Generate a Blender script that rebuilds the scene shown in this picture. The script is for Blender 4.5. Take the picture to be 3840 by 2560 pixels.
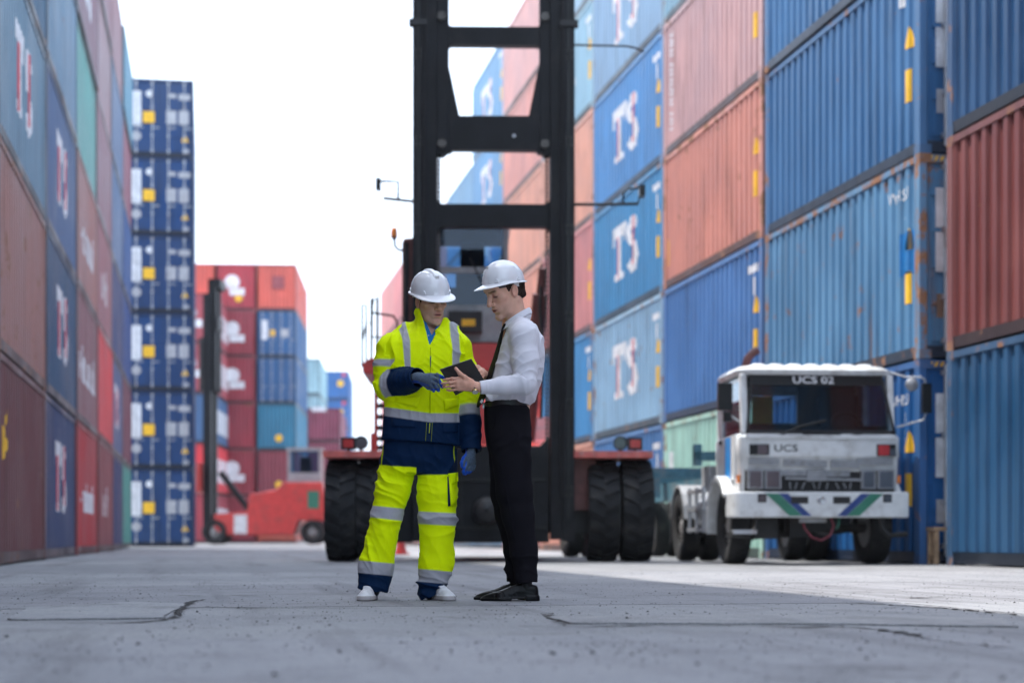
import bpy, bmesh, math, random
import numpy as np
from mathutils import Vector, Matrix, noise as mnoise

for _o in list(bpy.data.objects):
    bpy.data.objects.remove(_o)
S = bpy.context.scene
C = S.collection
R = math.radians

# ------------------------------------------------------------------ camera
TH = math.atan(1145 / 6400)          # the camera is turned this far right of the alley
CT, ST = math.cos(TH), math.sin(TH)
HC = 0.335
cam_d = bpy.data.cameras.new('camera')
cam = bpy.data.objects.new('camera', cam_d)
C.objects.link(cam)
cam.location = (0, 0, HC)
cam.rotation_euler = (R(90), 0, -TH)
cam_d.sensor_width = 36
cam_d.lens = 60
cam_d.shift_y = 0.1914
cam_d.clip_start = 0.05
cam_d.clip_end = 2000
cam_d.dof.use_dof = True
cam_d.dof.focus_distance = 9.2
cam_d.dof.aperture_fstop = 1.75
S.camera = cam

# ------------------------------------------------------------------ sky and sun
SUN = Vector((-1.0, 0.652, 2.64)).normalized()
SUN_EL = math.asin(SUN.z)
SUN_AZ = math.atan2(SUN.x, SUN.y)
W = bpy.data.worlds.new('World')
S.world = W
W.use_nodes = True
wn, wl = W.node_tree.nodes, W.node_tree.links
wn.clear()
sky = wn.new('ShaderNodeTexSky')
sky.sky_type = 'NISHITA'
sky.sun_disc = False
sky.sun_elevation = SUN_EL
sky.sun_rotation = SUN_AZ
sky.air_density = 1.0
sky.dust_density = 4.0
sky.ozone_density = 1.0
# thin high overcast: the whole dome is veiled evenly
hsv = wn.new('ShaderNodeHueSaturation')
hsv.inputs['Saturation'].default_value = 0.85
hsv.inputs['Value'].default_value = 1.0
bg = wn.new('ShaderNodeBackground')
bg.inputs['Strength'].default_value = 0.15
wo = wn.new('ShaderNodeOutputWorld')
wl.new(sky.outputs[0], hsv.inputs['Color'])
veil = wn.new('ShaderNodeMix')
veil.data_type = 'RGBA'
veil.inputs[0].default_value = 0.5
veil.inputs[7].default_value = (9.3, 11.0, 13.4, 1)
wl.new(hsv.outputs[0], veil.inputs[6])
wl.new(veil.outputs[2], bg.inputs[0])
wl.new(bg.outputs[0], wo.inputs[0])

sun_d = bpy.data.lights.new('sun', 'SUN')
sun_d.energy = 3.2
sun_d.angle = R(0.6)
sun_d.color = (1.0, 0.95, 0.88)
sun = bpy.data.objects.new('sun', sun_d)
C.objects.link(sun)
sun.rotation_euler = SUN.to_track_quat('Z', 'Y').to_euler()
sun.location = SUN * 60

S.view_settings.view_transform = 'Standard'
S.view_settings.look = 'None'
S.view_settings.gamma = 1
S.view_settings.use_curve_mapping = False
S.view_settings.exposure = 1.0
S.render.engine = 'CYCLES'

rnd = random.Random(7)


def cw(xc, zc, z=0.0):
    """a point given as metres right of / in front of the camera -> world"""
    return Vector((xc * CT + zc * ST, -xc * ST + zc * CT, z))


# ------------------------------------------------------------------ mesh helpers
def box(bm, x0, x1, y0, y1, z0, z1):
    v = [bm.verts.new(p) for p in ((x0, y0, z0), (x1, y0, z0), (x1, y1, z0), (x0, y1, z0),
                                   (x0, y0, z1), (x1, y0, z1), (x1, y1, z1), (x0, y1, z1))]
    for f in ((3, 2, 1, 0), (4, 5, 6, 7), (0, 1, 5, 4), (1, 2, 6, 5), (2, 3, 7, 6), (3, 0, 4, 7)):
        bm.faces.new([v[i] for i in f])
    return bm


def prism(bm, pts, axis, a, b):
    """polygon pts in the two other axes (cyclic order), pushed from a to b along axis"""
    def p3(u, w, t):
        return ((t, u, w), (u, t, w), (u, w, t))[axis]
    A = [bm.verts.new(p3(u, w, a)) for u, w in pts]
    B = [bm.verts.new(p3(u, w, b)) for u, w in pts]
    n = len(pts)
    f = [bm.faces.new(A), bm.faces.new(B[::-1])]
    for i in range(n):
        j = (i + 1) % n
        f.append(bm.faces.new((A[j], A[i], B[i], B[j])))
    bmesh.ops.recalc_face_normals(bm, faces=f)
    return bm


def frame_axes(d):
    d = d.normalized()
    u = d.orthogonal().normalized()
    return u, d.cross(u)


def cyl(bm, p0, p1, r0, r1=None, n=12, caps=True):
    p0, p1 = Vector(p0), Vector(p1)
    r1 = r0 if r1 is None else r1
    u, w = frame_axes(p1 - p0)
    A, B = [], []
    for i in range(n):
        a = 2 * math.pi * i / n
        o = u * math.cos(a) + w * math.sin(a)
        A.append(bm.verts.new(p0 + o * r0))
        B.append(bm.verts.new(p1 + o * r1))
    for i in range(n):
        j = (i + 1) % n
        bm.faces.new((A[i], A[j], B[j], B[i]))
    if caps:
        bm.faces.new(A[::-1])
        bm.faces.new(B)
    return bm


def tube(bm, pts, r, n=8, closed=False):
    pts = [Vector(p) for p in pts]
    rs = r if isinstance(r, (list, tuple)) else [r] * len(pts)
    prev = None
    up = None
    first = None
    for k, p in enumerate(pts):
        a = pts[k - 1] if k else (pts[-1] if closed else p)
        b = pts[k + 1] if k < len(pts) - 1 else (pts[0] if closed else p)
        d = (b - a).normalized()
        if up is None:
            up = d.orthogonal().normalized()
        u = (up - d * up.dot(d)).normalized()
        up = u
        w = d.cross(u)
        ring = [bm.verts.new(p + (u * math.cos(2 * math.pi * i / n) + w * math.sin(2 * math.pi * i / n)) * rs[k]) for i in range(n)]
        if prev:
            for i in range(n):
                j = (i + 1) % n
                bm.faces.new((prev[i], prev[j], ring[j], ring[i]))
        else:
            first = ring
        prev = ring
    if closed:
        for i in range(n):
            j = (i + 1) % n
            bm.faces.new((prev[i], prev[j], first[j], first[i]))
    else:
        bm.faces.new(first[::-1])
        bm.faces.new(prev)
    return bm


def lathe(bm, prof, n=32, axis=0, c=(0, 0, 0), closed=True):
    """prof: (r, t) list spun about axis through c; closed profile loop"""
    c = Vector(c)
    rings = []
    for r, t in prof:
        ring = []
        for i in range(n):
            a = 2 * math.pi * i / n
            p = [0, 0, 0]
            p[axis] = t
            p[(axis + 1) % 3] = r * math.cos(a)
            p[(axis + 2) % 3] = r * math.sin(a)
            ring.append(bm.verts.new(c + Vector(p)))
        rings.append(ring)
    m = len(rings)
    fs = []
    for k in range(m if closed else m - 1):
        A, B = rings[k], rings[(k + 1) % m]
        for i in range(n):
            j = (i + 1) % n
            fs.append(bm.faces.new((A[i], A[j], B[j], B[i])))
    if not closed:
        fs.append(bm.faces.new(rings[0]))
        fs.append(bm.faces.new(rings[-1]))
    bmesh.ops.recalc_face_normals(bm, faces=fs)
    return bm


def bev(bm, w, seg=1, ang=40):
    es = [e for e in bm.edges if len(e.link_faces) == 2 and e.calc_face_angle(0) > R(ang)]
    bmesh.ops.bevel(bm, geom=es, offset=w, segments=seg, affect='EDGES', profile=0.5, clamp_overlap=True)
    return bm


def mesh(name, bm, smooth=False, ang=None):
    me = bpy.data.meshes.new(name)
    bm.to_mesh(me)
    bm.free()
    if smooth:
        me.shade_smooth()
        if ang:
            me.set_sharp_from_angle(angle=R(ang))
    return me


def ob(name, me, mat=None, parent=None, color=None, loc=None, rot=None):
    if isinstance(me, bmesh.types.BMesh):
        me = mesh(name, me)
    o = bpy.data.objects.new(name, me)
    C.objects.link(o)
    if mat is not None and me is not None:
        if len(me.materials) == 0:
            me.materials.append(mat)
        elif me.materials[0] != mat:
            o.material_slots[0].link = 'OBJECT'
            o.material_slots[0].material = mat
    if parent:
        o.parent = parent
    if color is not None:
        o.color = color
    if loc is not None:
        o.location = loc
    if rot is not None:
        o.rotation_euler = rot
    return o


def tag(o, label=None, cat=None, group=None, kind=None):
    if label:
        o['label'] = label
    if cat:
        o['category'] = cat
    if group:
        o['group'] = group
    if kind:
        o['kind'] = kind
    return o


def thing(name, label, cat, loc=(0, 0, 0), rz=0.0, group=None):
    o = bpy.data.objects.new(name, None)
    C.objects.link(o)
    o.location = loc
    o.rotation_euler = (0, 0, rz)
    o.empty_display_size = 0.2
    return tag(o, label, cat, group)


# ------------------------------------------------------------------ materials
def new_mat(name):
    m = bpy.data.materials.new(name)
    m.use_nodes = True
    nt = m.node_tree
    b = nt.nodes['Principled BSDF']
    return m, nt, b


class G:
    """tiny node-graph helper"""
    def __init__(self, nt):
        self.nt = nt

    def n(self, t, **kw):
        x = self.nt.nodes.new('ShaderNode' + t)
        for k, v in kw.items():
            setattr(x, k, v)
        return x

    def l(self, a, b):
        self.nt.links.new(a, b)

    def val(self, sock, v):
        if hasattr(v, 'is_linked') or isinstance(v, bpy.types.NodeSocket):
            self.l(v, sock)
        else:
            sock.default_value = v

    def coord(self, kind='Object', scale=(1, 1, 1), rnd_off=False):
        t = self.n('TexCoord')
        m = self.n('Mapping')
        m.inputs['Scale'].default_value = scale
        self.l(t.outputs[kind], m.inputs[0])
        if rnd_off:
            oi = self.n('ObjectInfo')
            c = self.n('CombineXYZ')
            mu = self.math('MULTIPLY', oi.outputs['Random'], 71.0)
            for i in range(3):
                self.l(mu, c.inputs[i])
            self.l(c.outputs[0], m.inputs['Location'])
        return m.outputs[0]

    def noise(self, vec, scale, detail=4, rough=0.55, dist=0.0):
        x = self.n('TexNoise')
        self.l(vec, x.inputs['Vector'])
        x.inputs['Scale'].default_value = scale
        x.inputs['Detail'].default_value = detail
        x.inputs['Roughness'].default_value = rough
        x.inputs['Distortion'].default_value = dist
        return x.outputs[0]

    def ramp(self, fac, stops, interp='LINEAR'):
        x = self.n('ValToRGB')
        x.color_ramp.interpolation = interp
        e = x.color_ramp.elements
        while len(e) < len(stops):
            e.new(0.5)
        for i, (p, c) in enumerate(stops):
            e[i].position = p
            e[i].color = c if len(c) == 4 else (*c, 1)
        self.l(fac, x.inputs[0])
        return x.outputs[0]

    def step(self, fac, a, b):
        x = self.n('MapRange')
        x.interpolation_type = 'SMOOTHSTEP'
        self.l(fac, x.inputs[0])
        x.inputs[1].default_value = a
        x.inputs[2].default_value = b
        return x.outputs[0]

    def mix(self, fac, a, b, mode='MIX'):
        x = self.n('Mix', data_type='RGBA', blend_type=mode)
        self.val(x.inputs[0], fac)
        for s, v in ((x.inputs[6], a), (x.inputs[7], b)):
            if isinstance(v, (tuple, list)) and len(v) == 3:
                v = (*v, 1)
            self.val(s, v)
        return x.outputs[2]

    def math(self, op, a, b=0.0):
        x = self.n('Math', operation=op)
        self.val(x.inputs[0], a)
        self.val(x.inputs[1], b)
        return x.outputs[0]

    def bump(self, h, strength, dist=0.01):
        x = self.n('Bump')
        x.inputs['Strength'].default_value = strength
        x.inputs['Distance'].default_value = dist
        self.l(h, x.inputs['Height'])
        return x.outputs[0]


def simple(name, col, rough=0.6, metal=0.0, var=0.12, scale=6.0, bump=0.0, bscale=60, spec=None, coat=0.0, dirt=None, dscale=3.0):
    m, nt, b = new_mat(name)
    g = G(nt)
    v = g.coord('Object', rnd_off=True)
    f = g.noise(v, scale)
    lo = tuple(max(0, c * (1 - var)) for c in col)
    hi = tuple(min(1, c * (1 + var)) for c in col)
    c = g.mix(g.step(f, 0.3, 0.7), lo, hi)
    if dirt:
        d = g.noise(v, dscale, 6, 0.65)
        c = g.mix(g.math('MULTIPLY', g.step(d, 0.48, 0.72), dirt[3]), c, dirt[:3])
    g.l(c, b.inputs['Base Color'])
    b.inputs['Roughness'].default_value = rough
    b.inputs['Metallic'].default_value = metal
    if spec is not None:
        b.inputs['Specular IOR Level'].default_value = spec
    if coat:
        b.inputs['Coat Weight'].default_value = coat
    if bump:
        g.l(g.bump(g.noise(v, bscale, 3), bump, 0.004), b.inputs['Normal'])
    return m


def glassy(name, col, alpha=0.25, rough=0.03):
    m, nt, b = new_mat(name)
    g = G(nt)
    tr = g.n('BsdfTransparent')
    tr.inputs[0].default_value = (*col, 1)
    gl = g.n('BsdfGlossy')
    gl.inputs['Roughness'].default_value = rough
    gl.inputs[0].default_value = (0.9, 0.95, 1, 1)
    fr = g.n('Fresnel')
    fr.inputs[0].default_value = 1.45
    mx = g.n('MixShader')
    g.l(g.math('MULTIPLY', fr.outputs[0], alpha), mx.inputs[0])
    g.l(tr.outputs[0], mx.inputs[1])
    g.l(gl.outputs[0], mx.inputs[2])
    g.l(mx.outputs[0], nt.nodes['Material Output'].inputs[0])
    return m


def paint_mat():
    """weathered steel paint: colour and rust amount come from the object"""
    m, nt, b = new_mat('container_paint')
    g = G(nt)
    oi = g.n('ObjectInfo')
    v = g.coord('Object', rnd_off=True)
    vs = g.coord('Object', (1.0, 1.0, 0.10), rnd_off=True)
    base = oi.outputs['Color']
    rust = oi.outputs['Alpha']
    fade = g.step(g.noise(v, 0.55, 5, 0.6), 0.35, 0.75)
    chalk = g.mix(1.0, g.mix(1.0, base, (1.9, 1.85, 1.75), 'MULTIPLY'), (0.012, 0.012, 0.013), 'ADD')
    c = g.mix(g.math('MULTIPLY', fade, 0.32), base, chalk)
    stre = g.noise(vs, 5.5, 5, 0.6)
    c = g.mix(g.math('MULTIPLY', g.step(stre, 0.46, 0.74), 0.55), c, g.mix(1.0, c, (0.38, 0.34, 0.33), 'MULTIPLY'))
    stre2 = g.noise(vs, 11.0, 3, 0.5)
    c = g.mix(g.math('MULTIPLY', g.step(stre2, 0.55, 0.8), 0.35), c, g.mix(1.0, c, (1.7, 1.7, 1.65), 'MULTIPLY'))
    pn = g.noise(v, 2.6, 8, 0.68)
    rr = g.math('ADD', pn, g.math('MULTIPLY', rust, 0.30))
    rm = g.step(rr, 0.70, 0.80)
    rs = g.math('MULTIPLY', g.step(g.math('ADD', stre, g.math('MULTIPLY', rust, 0.22)), 0.70, 0.86), 0.5)
    rcol = g.mix(g.noise(v, 14, 3), (0.16, 0.06, 0.03), (0.36, 0.19, 0.10))
    c = g.mix(g.math('MAXIMUM', rm, rs), c, rcol)
    g.l(c, b.inputs['Base Color'])
    g.l(g.math('ADD', 0.42, g.math('MULTIPLY', g.math('MAXIMUM', rm, fade), 0.35)), b.inputs['Roughness'])
    g.l(g.bump(g.noise(v, 3.0, 5, 0.6), 0.35, 0.012), b.inputs['Normal'])
    return m


M = {}
M['paint'] = paint_mat()
M['white_mark'] = simple('white_mark_paint', (0.72, 0.73, 0.75), 0.6, var=0.15, scale=4, dirt=(0.3, 0.3, 0.32, 0.35), dscale=5)
M['red_mark'] = simple('red_mark_paint', (0.62, 0.06, 0.08), 0.6, var=0.2, scale=5)
M['yellow_mark'] = simple('yellow_mark_paint', (0.85, 0.48, 0.02), 0.55, var=0.1)
M['dark_void'] = simple('dark_rubber_and_void', (0.02, 0.02, 0.022), 0.8)
M['galv'] = simple('galvanised_steel', (0.45, 0.47, 0.5), 0.45, 0.6, dirt=(0.2, 0.1, 0.06, 0.5))
M['grey_card'] = simple('grey_placard', (0.42, 0.42, 0.44), 0.5)
M['brown_card'] = simple('brown_placard', (0.2, 0.13, 0.09), 0.6)
S.cycles.use_denoising = True
# ------------------------------------------------------------------ shipping containers
CW = 2.438


def lin(r, g, b, k=1.0):
    def f(c):
        c /= 255
        return c / 12.92 if c <= 0.04045 else ((c + 0.055) / 1.055) ** 2.4
    R_, G_, B_ = (f(c) * k for c in (r, g, b))
    if b > r * 1.25:
        R_, G_, B_ = R_ * 0.86, G_ * 1.0, B_ * 0.95
    return tuple(min(0.85, c) for c in (R_, G_, B_))


def corr_breaks(y0, y1, pitch=0.278, depth=0.036):
    out = []
    n = max(1, round((y1 - y0) / pitch))
    p = (y1 - y0) / n
    s = depth
    fl = (p - 2 * s) / 2
    y = y0
    out.append((y, 0.0))
    for i in range(n):
        out += [(y + fl / 2, 0.0), (y + fl / 2 + s, depth), (y + fl * 1.5 + s, depth), (y + fl * 1.5 + 2 * s, 0.0)]
        y += p
    out.append((y1, 0.0))
    return out


_cm = {}


def cached(key, fn):
    if key not in _cm:
        _cm[key] = fn()
    return _cm[key]


def side_wall_mesh(L, H, sg):
    def f():
        bm = bmesh.new()
        br = corr_breaks(0.15, L - 0.15)
        z0, z1 = 0.165, H - 0.095
        X = CW / 2 - 0.012
        A = [bm.verts.new((sg * (X - d), y, z0)) for y, d in br]
        B = [bm.verts.new((sg * (X - d), y, z1)) for y, d in br]
        for i in range(len(br) - 1):
            q = (A[i], A[i + 1], B[i + 1], B[i])
            bm.faces.new(q if sg > 0 else q[::-1])
        return mesh('side_wall', bm)
    return cached(('side', L, H, sg), f)


def end_wall_mesh(H):
    def f():
        bm = bmesh.new()
        br = corr_breaks(-CW / 2 + 0.1, CW / 2 - 0.1, 0.25, 0.045)
        z0, z1 = 0.165, H - 0.12
        A = [bm.verts.new((x, 0.03 + d, z0)) for x, d in br]
        B = [bm.verts.new((x, 0.03 + d, z1)) for x, d in br]
        for i in range(len(br) - 1):
            bm.faces.new((A[i], A[i + 1], B[i + 1], B[i]))
        return mesh('end_wall', bm)
    return cached(('end', H), f)


def shell_mesh(L, H, opens):
    """roof, floor and the walls that are not built as sheets"""
    def f():
        bm = bmesh.new()
        xl = -CW / 2 + (0.07 if 'l' in opens else 0.03)
        xr = CW / 2 - (0.07 if 'r' in opens else 0.03)
        box(bm, xl, xr, 0.11 if 'n' in opens else 0.05, L - 0.05, 0.05, H - 0.03)
        for sx in (-1, 1):
            if ('l' if sx < 0 else 'r') in opens:
                continue
            x0, x1 = sorted((sx * CW / 2, sx * (CW / 2 - 0.12)))
            for y0, y1 in ((0.003, 0.15), (L - 0.15, L - 0.003)):
                box(bm, x0, x1, y0, y1, 0.0, H)
            box(bm, x0, x1, 0.15, L - 0.15, 0.02, 0.16)
            box(bm, x0, x1, 0.15, L - 0.15, H - 0.09, H - 0.01)
        return mesh('body_shell', bm)
    return cached(('shell', L, H, opens), f)


def post_mesh(H):
    def f():
        bm = bmesh.new()
        box(bm, -0.05, 0.05, -0.075, 0.075, 0.118, H - 0.118)
        bev(bm, 0.01)
        return mesh('corner_post', bm)
    return cached(('post', H), f)


def casting_mesh():
    def f():
        bm = bmesh.new()
        box(bm, -0.081, 0.081, -0.089, 0.089, 0, 0.118)
        bev(bm, 0.012)
        # the oval holes: recessed dark pockets on the four outer faces
        return mesh('corner_casting', bm)
    return cached('casting', f)


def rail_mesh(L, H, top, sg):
    def f():
        bm = bmesh.new()
        X = CW / 2
        if top:
            x0, x1 = sorted((sg * X, sg * (X - 0.06)))
            box(bm, x0, x1, 0.151, L - 0.151, H - 0.095, H - 0.012)
        else:
            x0, x1 = sorted((sg * (X - 0.004), sg * (X - 0.05)))
            box(bm, x0, x1, 0.151, L - 0.151, 0.022, 0.16)
        bev(bm, 0.006)
        return mesh('top_rail' if top else 'bottom_rail', bm)
    return cached(('rail', L, H, top, sg), f)


def door_leaf_mesh(H):
    def f():
        bm = bmesh.new()
        w = CW / 2 - 0.12
        z0, z1 = 0.17, H - 0.13
        # leaf with five raised fields between four horizontal grooves
        n = 5
        box(bm, 0.004, w, 0.035, 0.075, z0, z1)
        hh = (z1 - z0) / n
        for i in range(n):
            b2 = bmesh.new()
            box(b2, 0.05, w - 0.05, 0.012, 0.04, z0 + i * hh + 0.06, z0 + (i + 1) * hh - 0.06)
            bev(b2, 0.012)
            t = mesh('t', b2)
            bm.from_mesh(t)
            bpy.data.meshes.remove(t)
        return mesh('door_leaf', bm)
    return cached(('leaf', H), f)


def rod_mesh(H):
    def f():
        bm = bmesh.new()
        cyl(bm, (0, -0.012, 0.10), (0, -0.012, H - 0.07), 0.022, n=8)
        for z in (0.2, 0.75, H * 0.62, H - 0.2):
            box(bm, -0.05, 0.05, -0.03, 0.03, z, z + 0.06)
        box(bm, 0.0, 0.26, -0.045, -0.03, 1.05, 1.09)
        return mesh('lock_rod', bm)
    return cached(('rod', H), f)


def beam_x_mesh(z0, z1, name):
    def f():
        bm = bmesh.new()
        box(bm, -CW / 2 + 0.101, CW / 2 - 0.101, 0.006, 0.12, z0, z1)
        bev(bm, 0.008)
        return mesh(name, bm)
    return cached(('bx', round(z0, 3), round(z1, 3), name), f)


# ---- painted marks that follow the folds of the sheet
def text_polys(txt, size=1.0, extr=0):
    cu = bpy.data.curves.new('t', 'FONT')
    cu.body = txt
    cu.size = size
    cu.align_x = 'CENTER'
    cu.resolution_u = 3
    cu.offset = extr
    o = bpy.data.objects.new('t', cu)
    C.objects.link(o)
    bpy.context.view_layer.update()
    me = bpy.data.meshes.new_from_object(o.evaluated_get(bpy.context.evaluated_depsgraph_get()))
    bpy.data.objects.remove(o)
    bpy.data.curves.remove(cu)
    return me


T_SERIF = [(-0.5, 1.0), (-0.5, 0.66), (-0.42, 0.66), (-0.36, 0.78), (-0.19, 0.78), (-0.19, 0.14), (-0.34, 0.1), (-0.34, 0.0),
           (0.34, 0.0), (0.34, 0.1), (0.19, 0.14), (0.19, 0.78), (0.36, 0.78), (0.42, 0.66), (0.5, 0.66), (0.5, 1.0)]


def s_shape():
    pts = []
    # outer run then inner run of a heavy S, sampled from two arcs
    def arc(cx, cy, rx, ry, a0, a1, n=9):
        return [(cx + rx * math.cos(R(a0 + (a1 - a0) * i / n)), cy + ry * math.sin(R(a0 + (a1 - a0) * i / n))) for i in range(n + 1)]
    up_o = arc(0, 0.73, 0.42, 0.28, 20, 250)
    lo_o = arc(0, 0.27, 0.42, 0.29, 70, -160)
    lo_i = arc(0, 0.27, 0.11, 0.075, -160, 70)
    up_i = arc(0, 0.73, 0.11, 0.07, 250, 20)
    return up_o, lo_o, lo_i, up_i


def mark_mesh(key, build, L, H, sg, yc, zc, flip_vert=False):
    """build(bm) draws in the (u, v) plane; result is laid on the side sheet"""
    def f():
        bm = bmesh.new()
        build(bm)
        for v in bm.verts:
            u, w = v.co.x, v.co.y
            if flip_vert:
                u, w = w, -u
            v.co = (0, yc + sg * u, zc + w)
        br = corr_breaks(0.15, L - 0.15)
        ys = [v.co.y for v in bm.verts]
        lo, hi = min(ys), max(ys)
        for y, d in br:
            if lo < y < hi:
                bmesh.ops.bisect_plane(bm, geom=bm.verts[:] + bm.edges[:] + bm.faces[:], plane_co=(0, y, 0), plane_no=(0, 1, 0))
        by = [b[0] for b in br]
        bd = [b[1] for b in br]
        for v in bm.verts:
            d = float(np.interp(v.co.y, by, bd))
            v.co.x = sg * (CW / 2 - 0.012 - d + 0.004)
        bmesh.ops.recalc_face_normals(bm, faces=bm.faces[:])
        for fc in bm.faces:
            if fc.normal.x * sg < 0:
                fc.normal_flip()
        return mesh('mark', bm)
    return cached(('mark', key, L, H, sg, round(yc, 2), round(zc, 2)), f)


def poly_build(polys):
    def b(bm):
        for pts in polys:
            bm.faces.new([bm.verts.new((u, w, 0)) for u, w in pts])
    return b


def strip_build(a, c):
    def b(bm):
        va = [bm.verts.new((u, w, 0)) for u, w in a]
        vc = [bm.verts.new((u, w, 0)) for u, w in c]
        for i in range(len(a) - 1):
            bm.faces.new((va[i], va[i + 1], vc[i + 1], vc[i]))
    return b


def text_build(txt, size):
    def b(bm):
        me = text_polys(txt, size)
        bm.from_mesh(me)
        bpy.data.meshes.remove(me)
    return b


def blocks_build(n, w, h, seed):
    """a worn, unreadable row of painted letters: upright strokes joined by bars"""
    r = random.Random(seed)

    def b(bm):
        x = -w / 2
        lw = w / n
        for k in range(n):
            hh = h * r.choice((0.72, 0.72, 1.0))
            s = lw * 0.24
            tall = r.random()
            prs = [[(x, 0), (x + s, 0), (x + s, hh), (x, hh)]]
            if tall < 0.7:
                prs.append([(x + lw * 0.56, 0), (x + lw * 0.56 + s, 0), (x + lw * 0.56 + s, h * 0.7), (x + lw * 0.56, h * 0.7)])
            zb = r.choice((0.0, 0.32, 0.56)) * h
            prs.append([(x + s, zb), (x + lw * 0.56, zb), (x + lw * 0.56, zb + h * 0.15), (x + s, zb + h * 0.15)])
            for p in prs:
                bm.faces.new([bm.verts.new((u, v, 0)) for u, v in p])
            x += lw
    return b


def ts_logo(ct, L, H, sg, sc=1.0, faint=False):
    wm, rm = M['white_mark'], M['red_mark']
    yc, zc = L * 0.5, H * 0.30
    h, w = 1.18 * sc, 1.08 * sc
    T = [(-0.58 * w - 0.02 + u * w, v * h) for u, v in T_SERIF]
    ob('lettering', mark_mesh('T%s' % sc, poly_build([T]), L, H, sg, yc, zc), wm, ct)
    uo, lo_o, li, ui = s_shape()

    def sb(bm):
        a = [(0.52 * w + u * w * 1.05, v * h) for u, v in uo + lo_o]
        c = [(0.52 * w + u * w * 1.05, v * h) for u, v in (ui[::-1] + li[::-1])]
        strip_build(a, c)(bm)
    ob('lettering', mark_mesh('S%s' % sc, sb, L, H, sg, yc, zc), wm, ct)
    ob('apostrophe', mark_mesh('A%s' % sc, poly_build([[(-0.06 * w, 0.72 * h), (0.0, 0.72 * h), (0.06 * w, 1.0 * h), (-0.1 * w, 1.0 * h)]]), L, H, sg, yc, zc), wm, ct)
    red = [[(-0.62 * w + a * w, b * h) for a, b in ((-0.1, 0.02), (0.0, 0.02), (0.02, 0.8), (-0.08, 0.8))],
           [(0.52 * w + a * w, b * h) for a, b in ((-0.08, 0.16), (0.10, 0.10), (0.16, 0.98), (0.05, 0.98))]]
    for q, rp in enumerate(red):
        me = mark_mesh('R%s%d' % (sc, q), poly_build([rp]), L, H, sg, yc, zc)
        o = ob('red_stripe', me, rm, ct)
        o.location.x = sg * 0.004


def side_text(ct, L, H, sg, txt, size, yc, zc, mat=None, vert=False):
    ob('lettering', mark_mesh(('txt', txt, size, vert), text_build(txt, size), L, H, sg, yc, zc, vert), mat or M['white_mark'], ct)


def side_patch(ct, L, H, sg, pts, yc, zc, mat, name='decal'):
    ob(name, mark_mesh(('p', tuple(pts)), poly_build([pts]), L, H, sg, yc, zc), mat, ct)


def rect(w, h):
    return [(-w / 2, -h / 2), (w / 2, -h / 2), (w / 2, h / 2), (-w / 2, h / 2)]


TRI = [(-0.14, -0.12), (0.14, -0.12), (0.0, 0.16)]


def container(label, loc, col, rust=0.3, L=6.058, H=2.591, sides='l', end=None, rz=0.0, group=None, full=True, marks=(), parent_end_marks=()):
    ct = thing('shipping_container', label, 'container', loc, rz, group)
    pm = M['paint']
    body = (*col, rust)
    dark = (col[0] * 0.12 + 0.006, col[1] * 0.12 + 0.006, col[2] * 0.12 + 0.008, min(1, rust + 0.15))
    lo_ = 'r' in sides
    trim = (*[c * (0.6 if lo_ else 0.9) + (0.0 if lo_ else 0.02) for c in col], min(1.0, rust + (0.12 if lo_ else 0.35)))  # right-facing boxes: trim darkened in colour to paint the shaded gaps
    cast = (*[c * (0.4 if lo_ else 0.7) + (0.01 if lo_ else 0.03) for c in col], min(1.0, rust + (0.3 if lo_ else 0.55)))  # castings darkened likewise for the gap shade
    opens = sides + ('n' if end else '')
    ob('body_shell', shell_mesh(L, H, opens), pm, ct, body)
    near_done = set()
    for s in sides:
        sg = -1 if s == 'l' else 1
        ob('side_wall', side_wall_mesh(L, H, sg), pm, ct, body)
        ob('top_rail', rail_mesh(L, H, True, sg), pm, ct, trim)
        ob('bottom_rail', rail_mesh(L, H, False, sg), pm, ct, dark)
        for y in (0.078, L - 0.078):
            if y < 1:
                near_done.add(sg)
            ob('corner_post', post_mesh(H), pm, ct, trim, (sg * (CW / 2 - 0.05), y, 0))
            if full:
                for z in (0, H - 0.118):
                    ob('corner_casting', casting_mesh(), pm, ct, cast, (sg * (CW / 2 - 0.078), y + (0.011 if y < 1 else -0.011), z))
    if end:
        for sg in (-1, 1):
            if sg not in near_done:
                ob('corner_post', post_mesh(H), pm, ct, trim, (sg * (CW / 2 - 0.05), 0.078, 0))
                for z in (0, H - 0.118):
                    ob('corner_casting', casting_mesh(), pm, ct, cast, (sg * (CW / 2 - 0.078), 0.089, z))
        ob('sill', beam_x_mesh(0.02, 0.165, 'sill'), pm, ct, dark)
        ob('header', beam_x_mesh(H - 0.12, H - 0.01, 'header'), pm, ct, trim)
        if end == 'wall':
            ob('end_wall', end_wall_mesh(H), pm, ct, body)
        else:
            for sg in (-1, 1):
                d = ob('door_leaf', door_leaf_mesh(H), pm, ct, body)
                if sg < 0:
                    d.location.x = -(CW / 2 - 0.12)
                for f in (0.27, 0.80):
                    x = (CW / 2 - 0.12) * f
                    r = ob('lock_rod', rod_mesh(H), M['galv'], d)
                    r.location.x = x if sg > 0 else (CW / 2 - 0.12) - x
    for mk in marks:
        s = mk[0]
        sg = -1 if s == 'l' else 1
        if mk[1] == 'TS':
            ts_logo(ct, L, H, sg, *mk[2:])
        elif mk[1] == 'text':
            side_text(ct, L, H, sg, *mk[2:])
        elif mk[1] == 'worn':
            n_, w_, h_, y_, z_, vert_ = mk[2:]
            ob('lettering', mark_mesh(('worn', n_, w_, h_, vert_), blocks_build(n_, w_, h_, n_), L, H, sg, y_, z_, vert_), M['white_mark'], ct)
        elif mk[1] == 'patch':
            side_patch(ct, L, H, sg, *mk[2:])
    return ct


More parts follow.
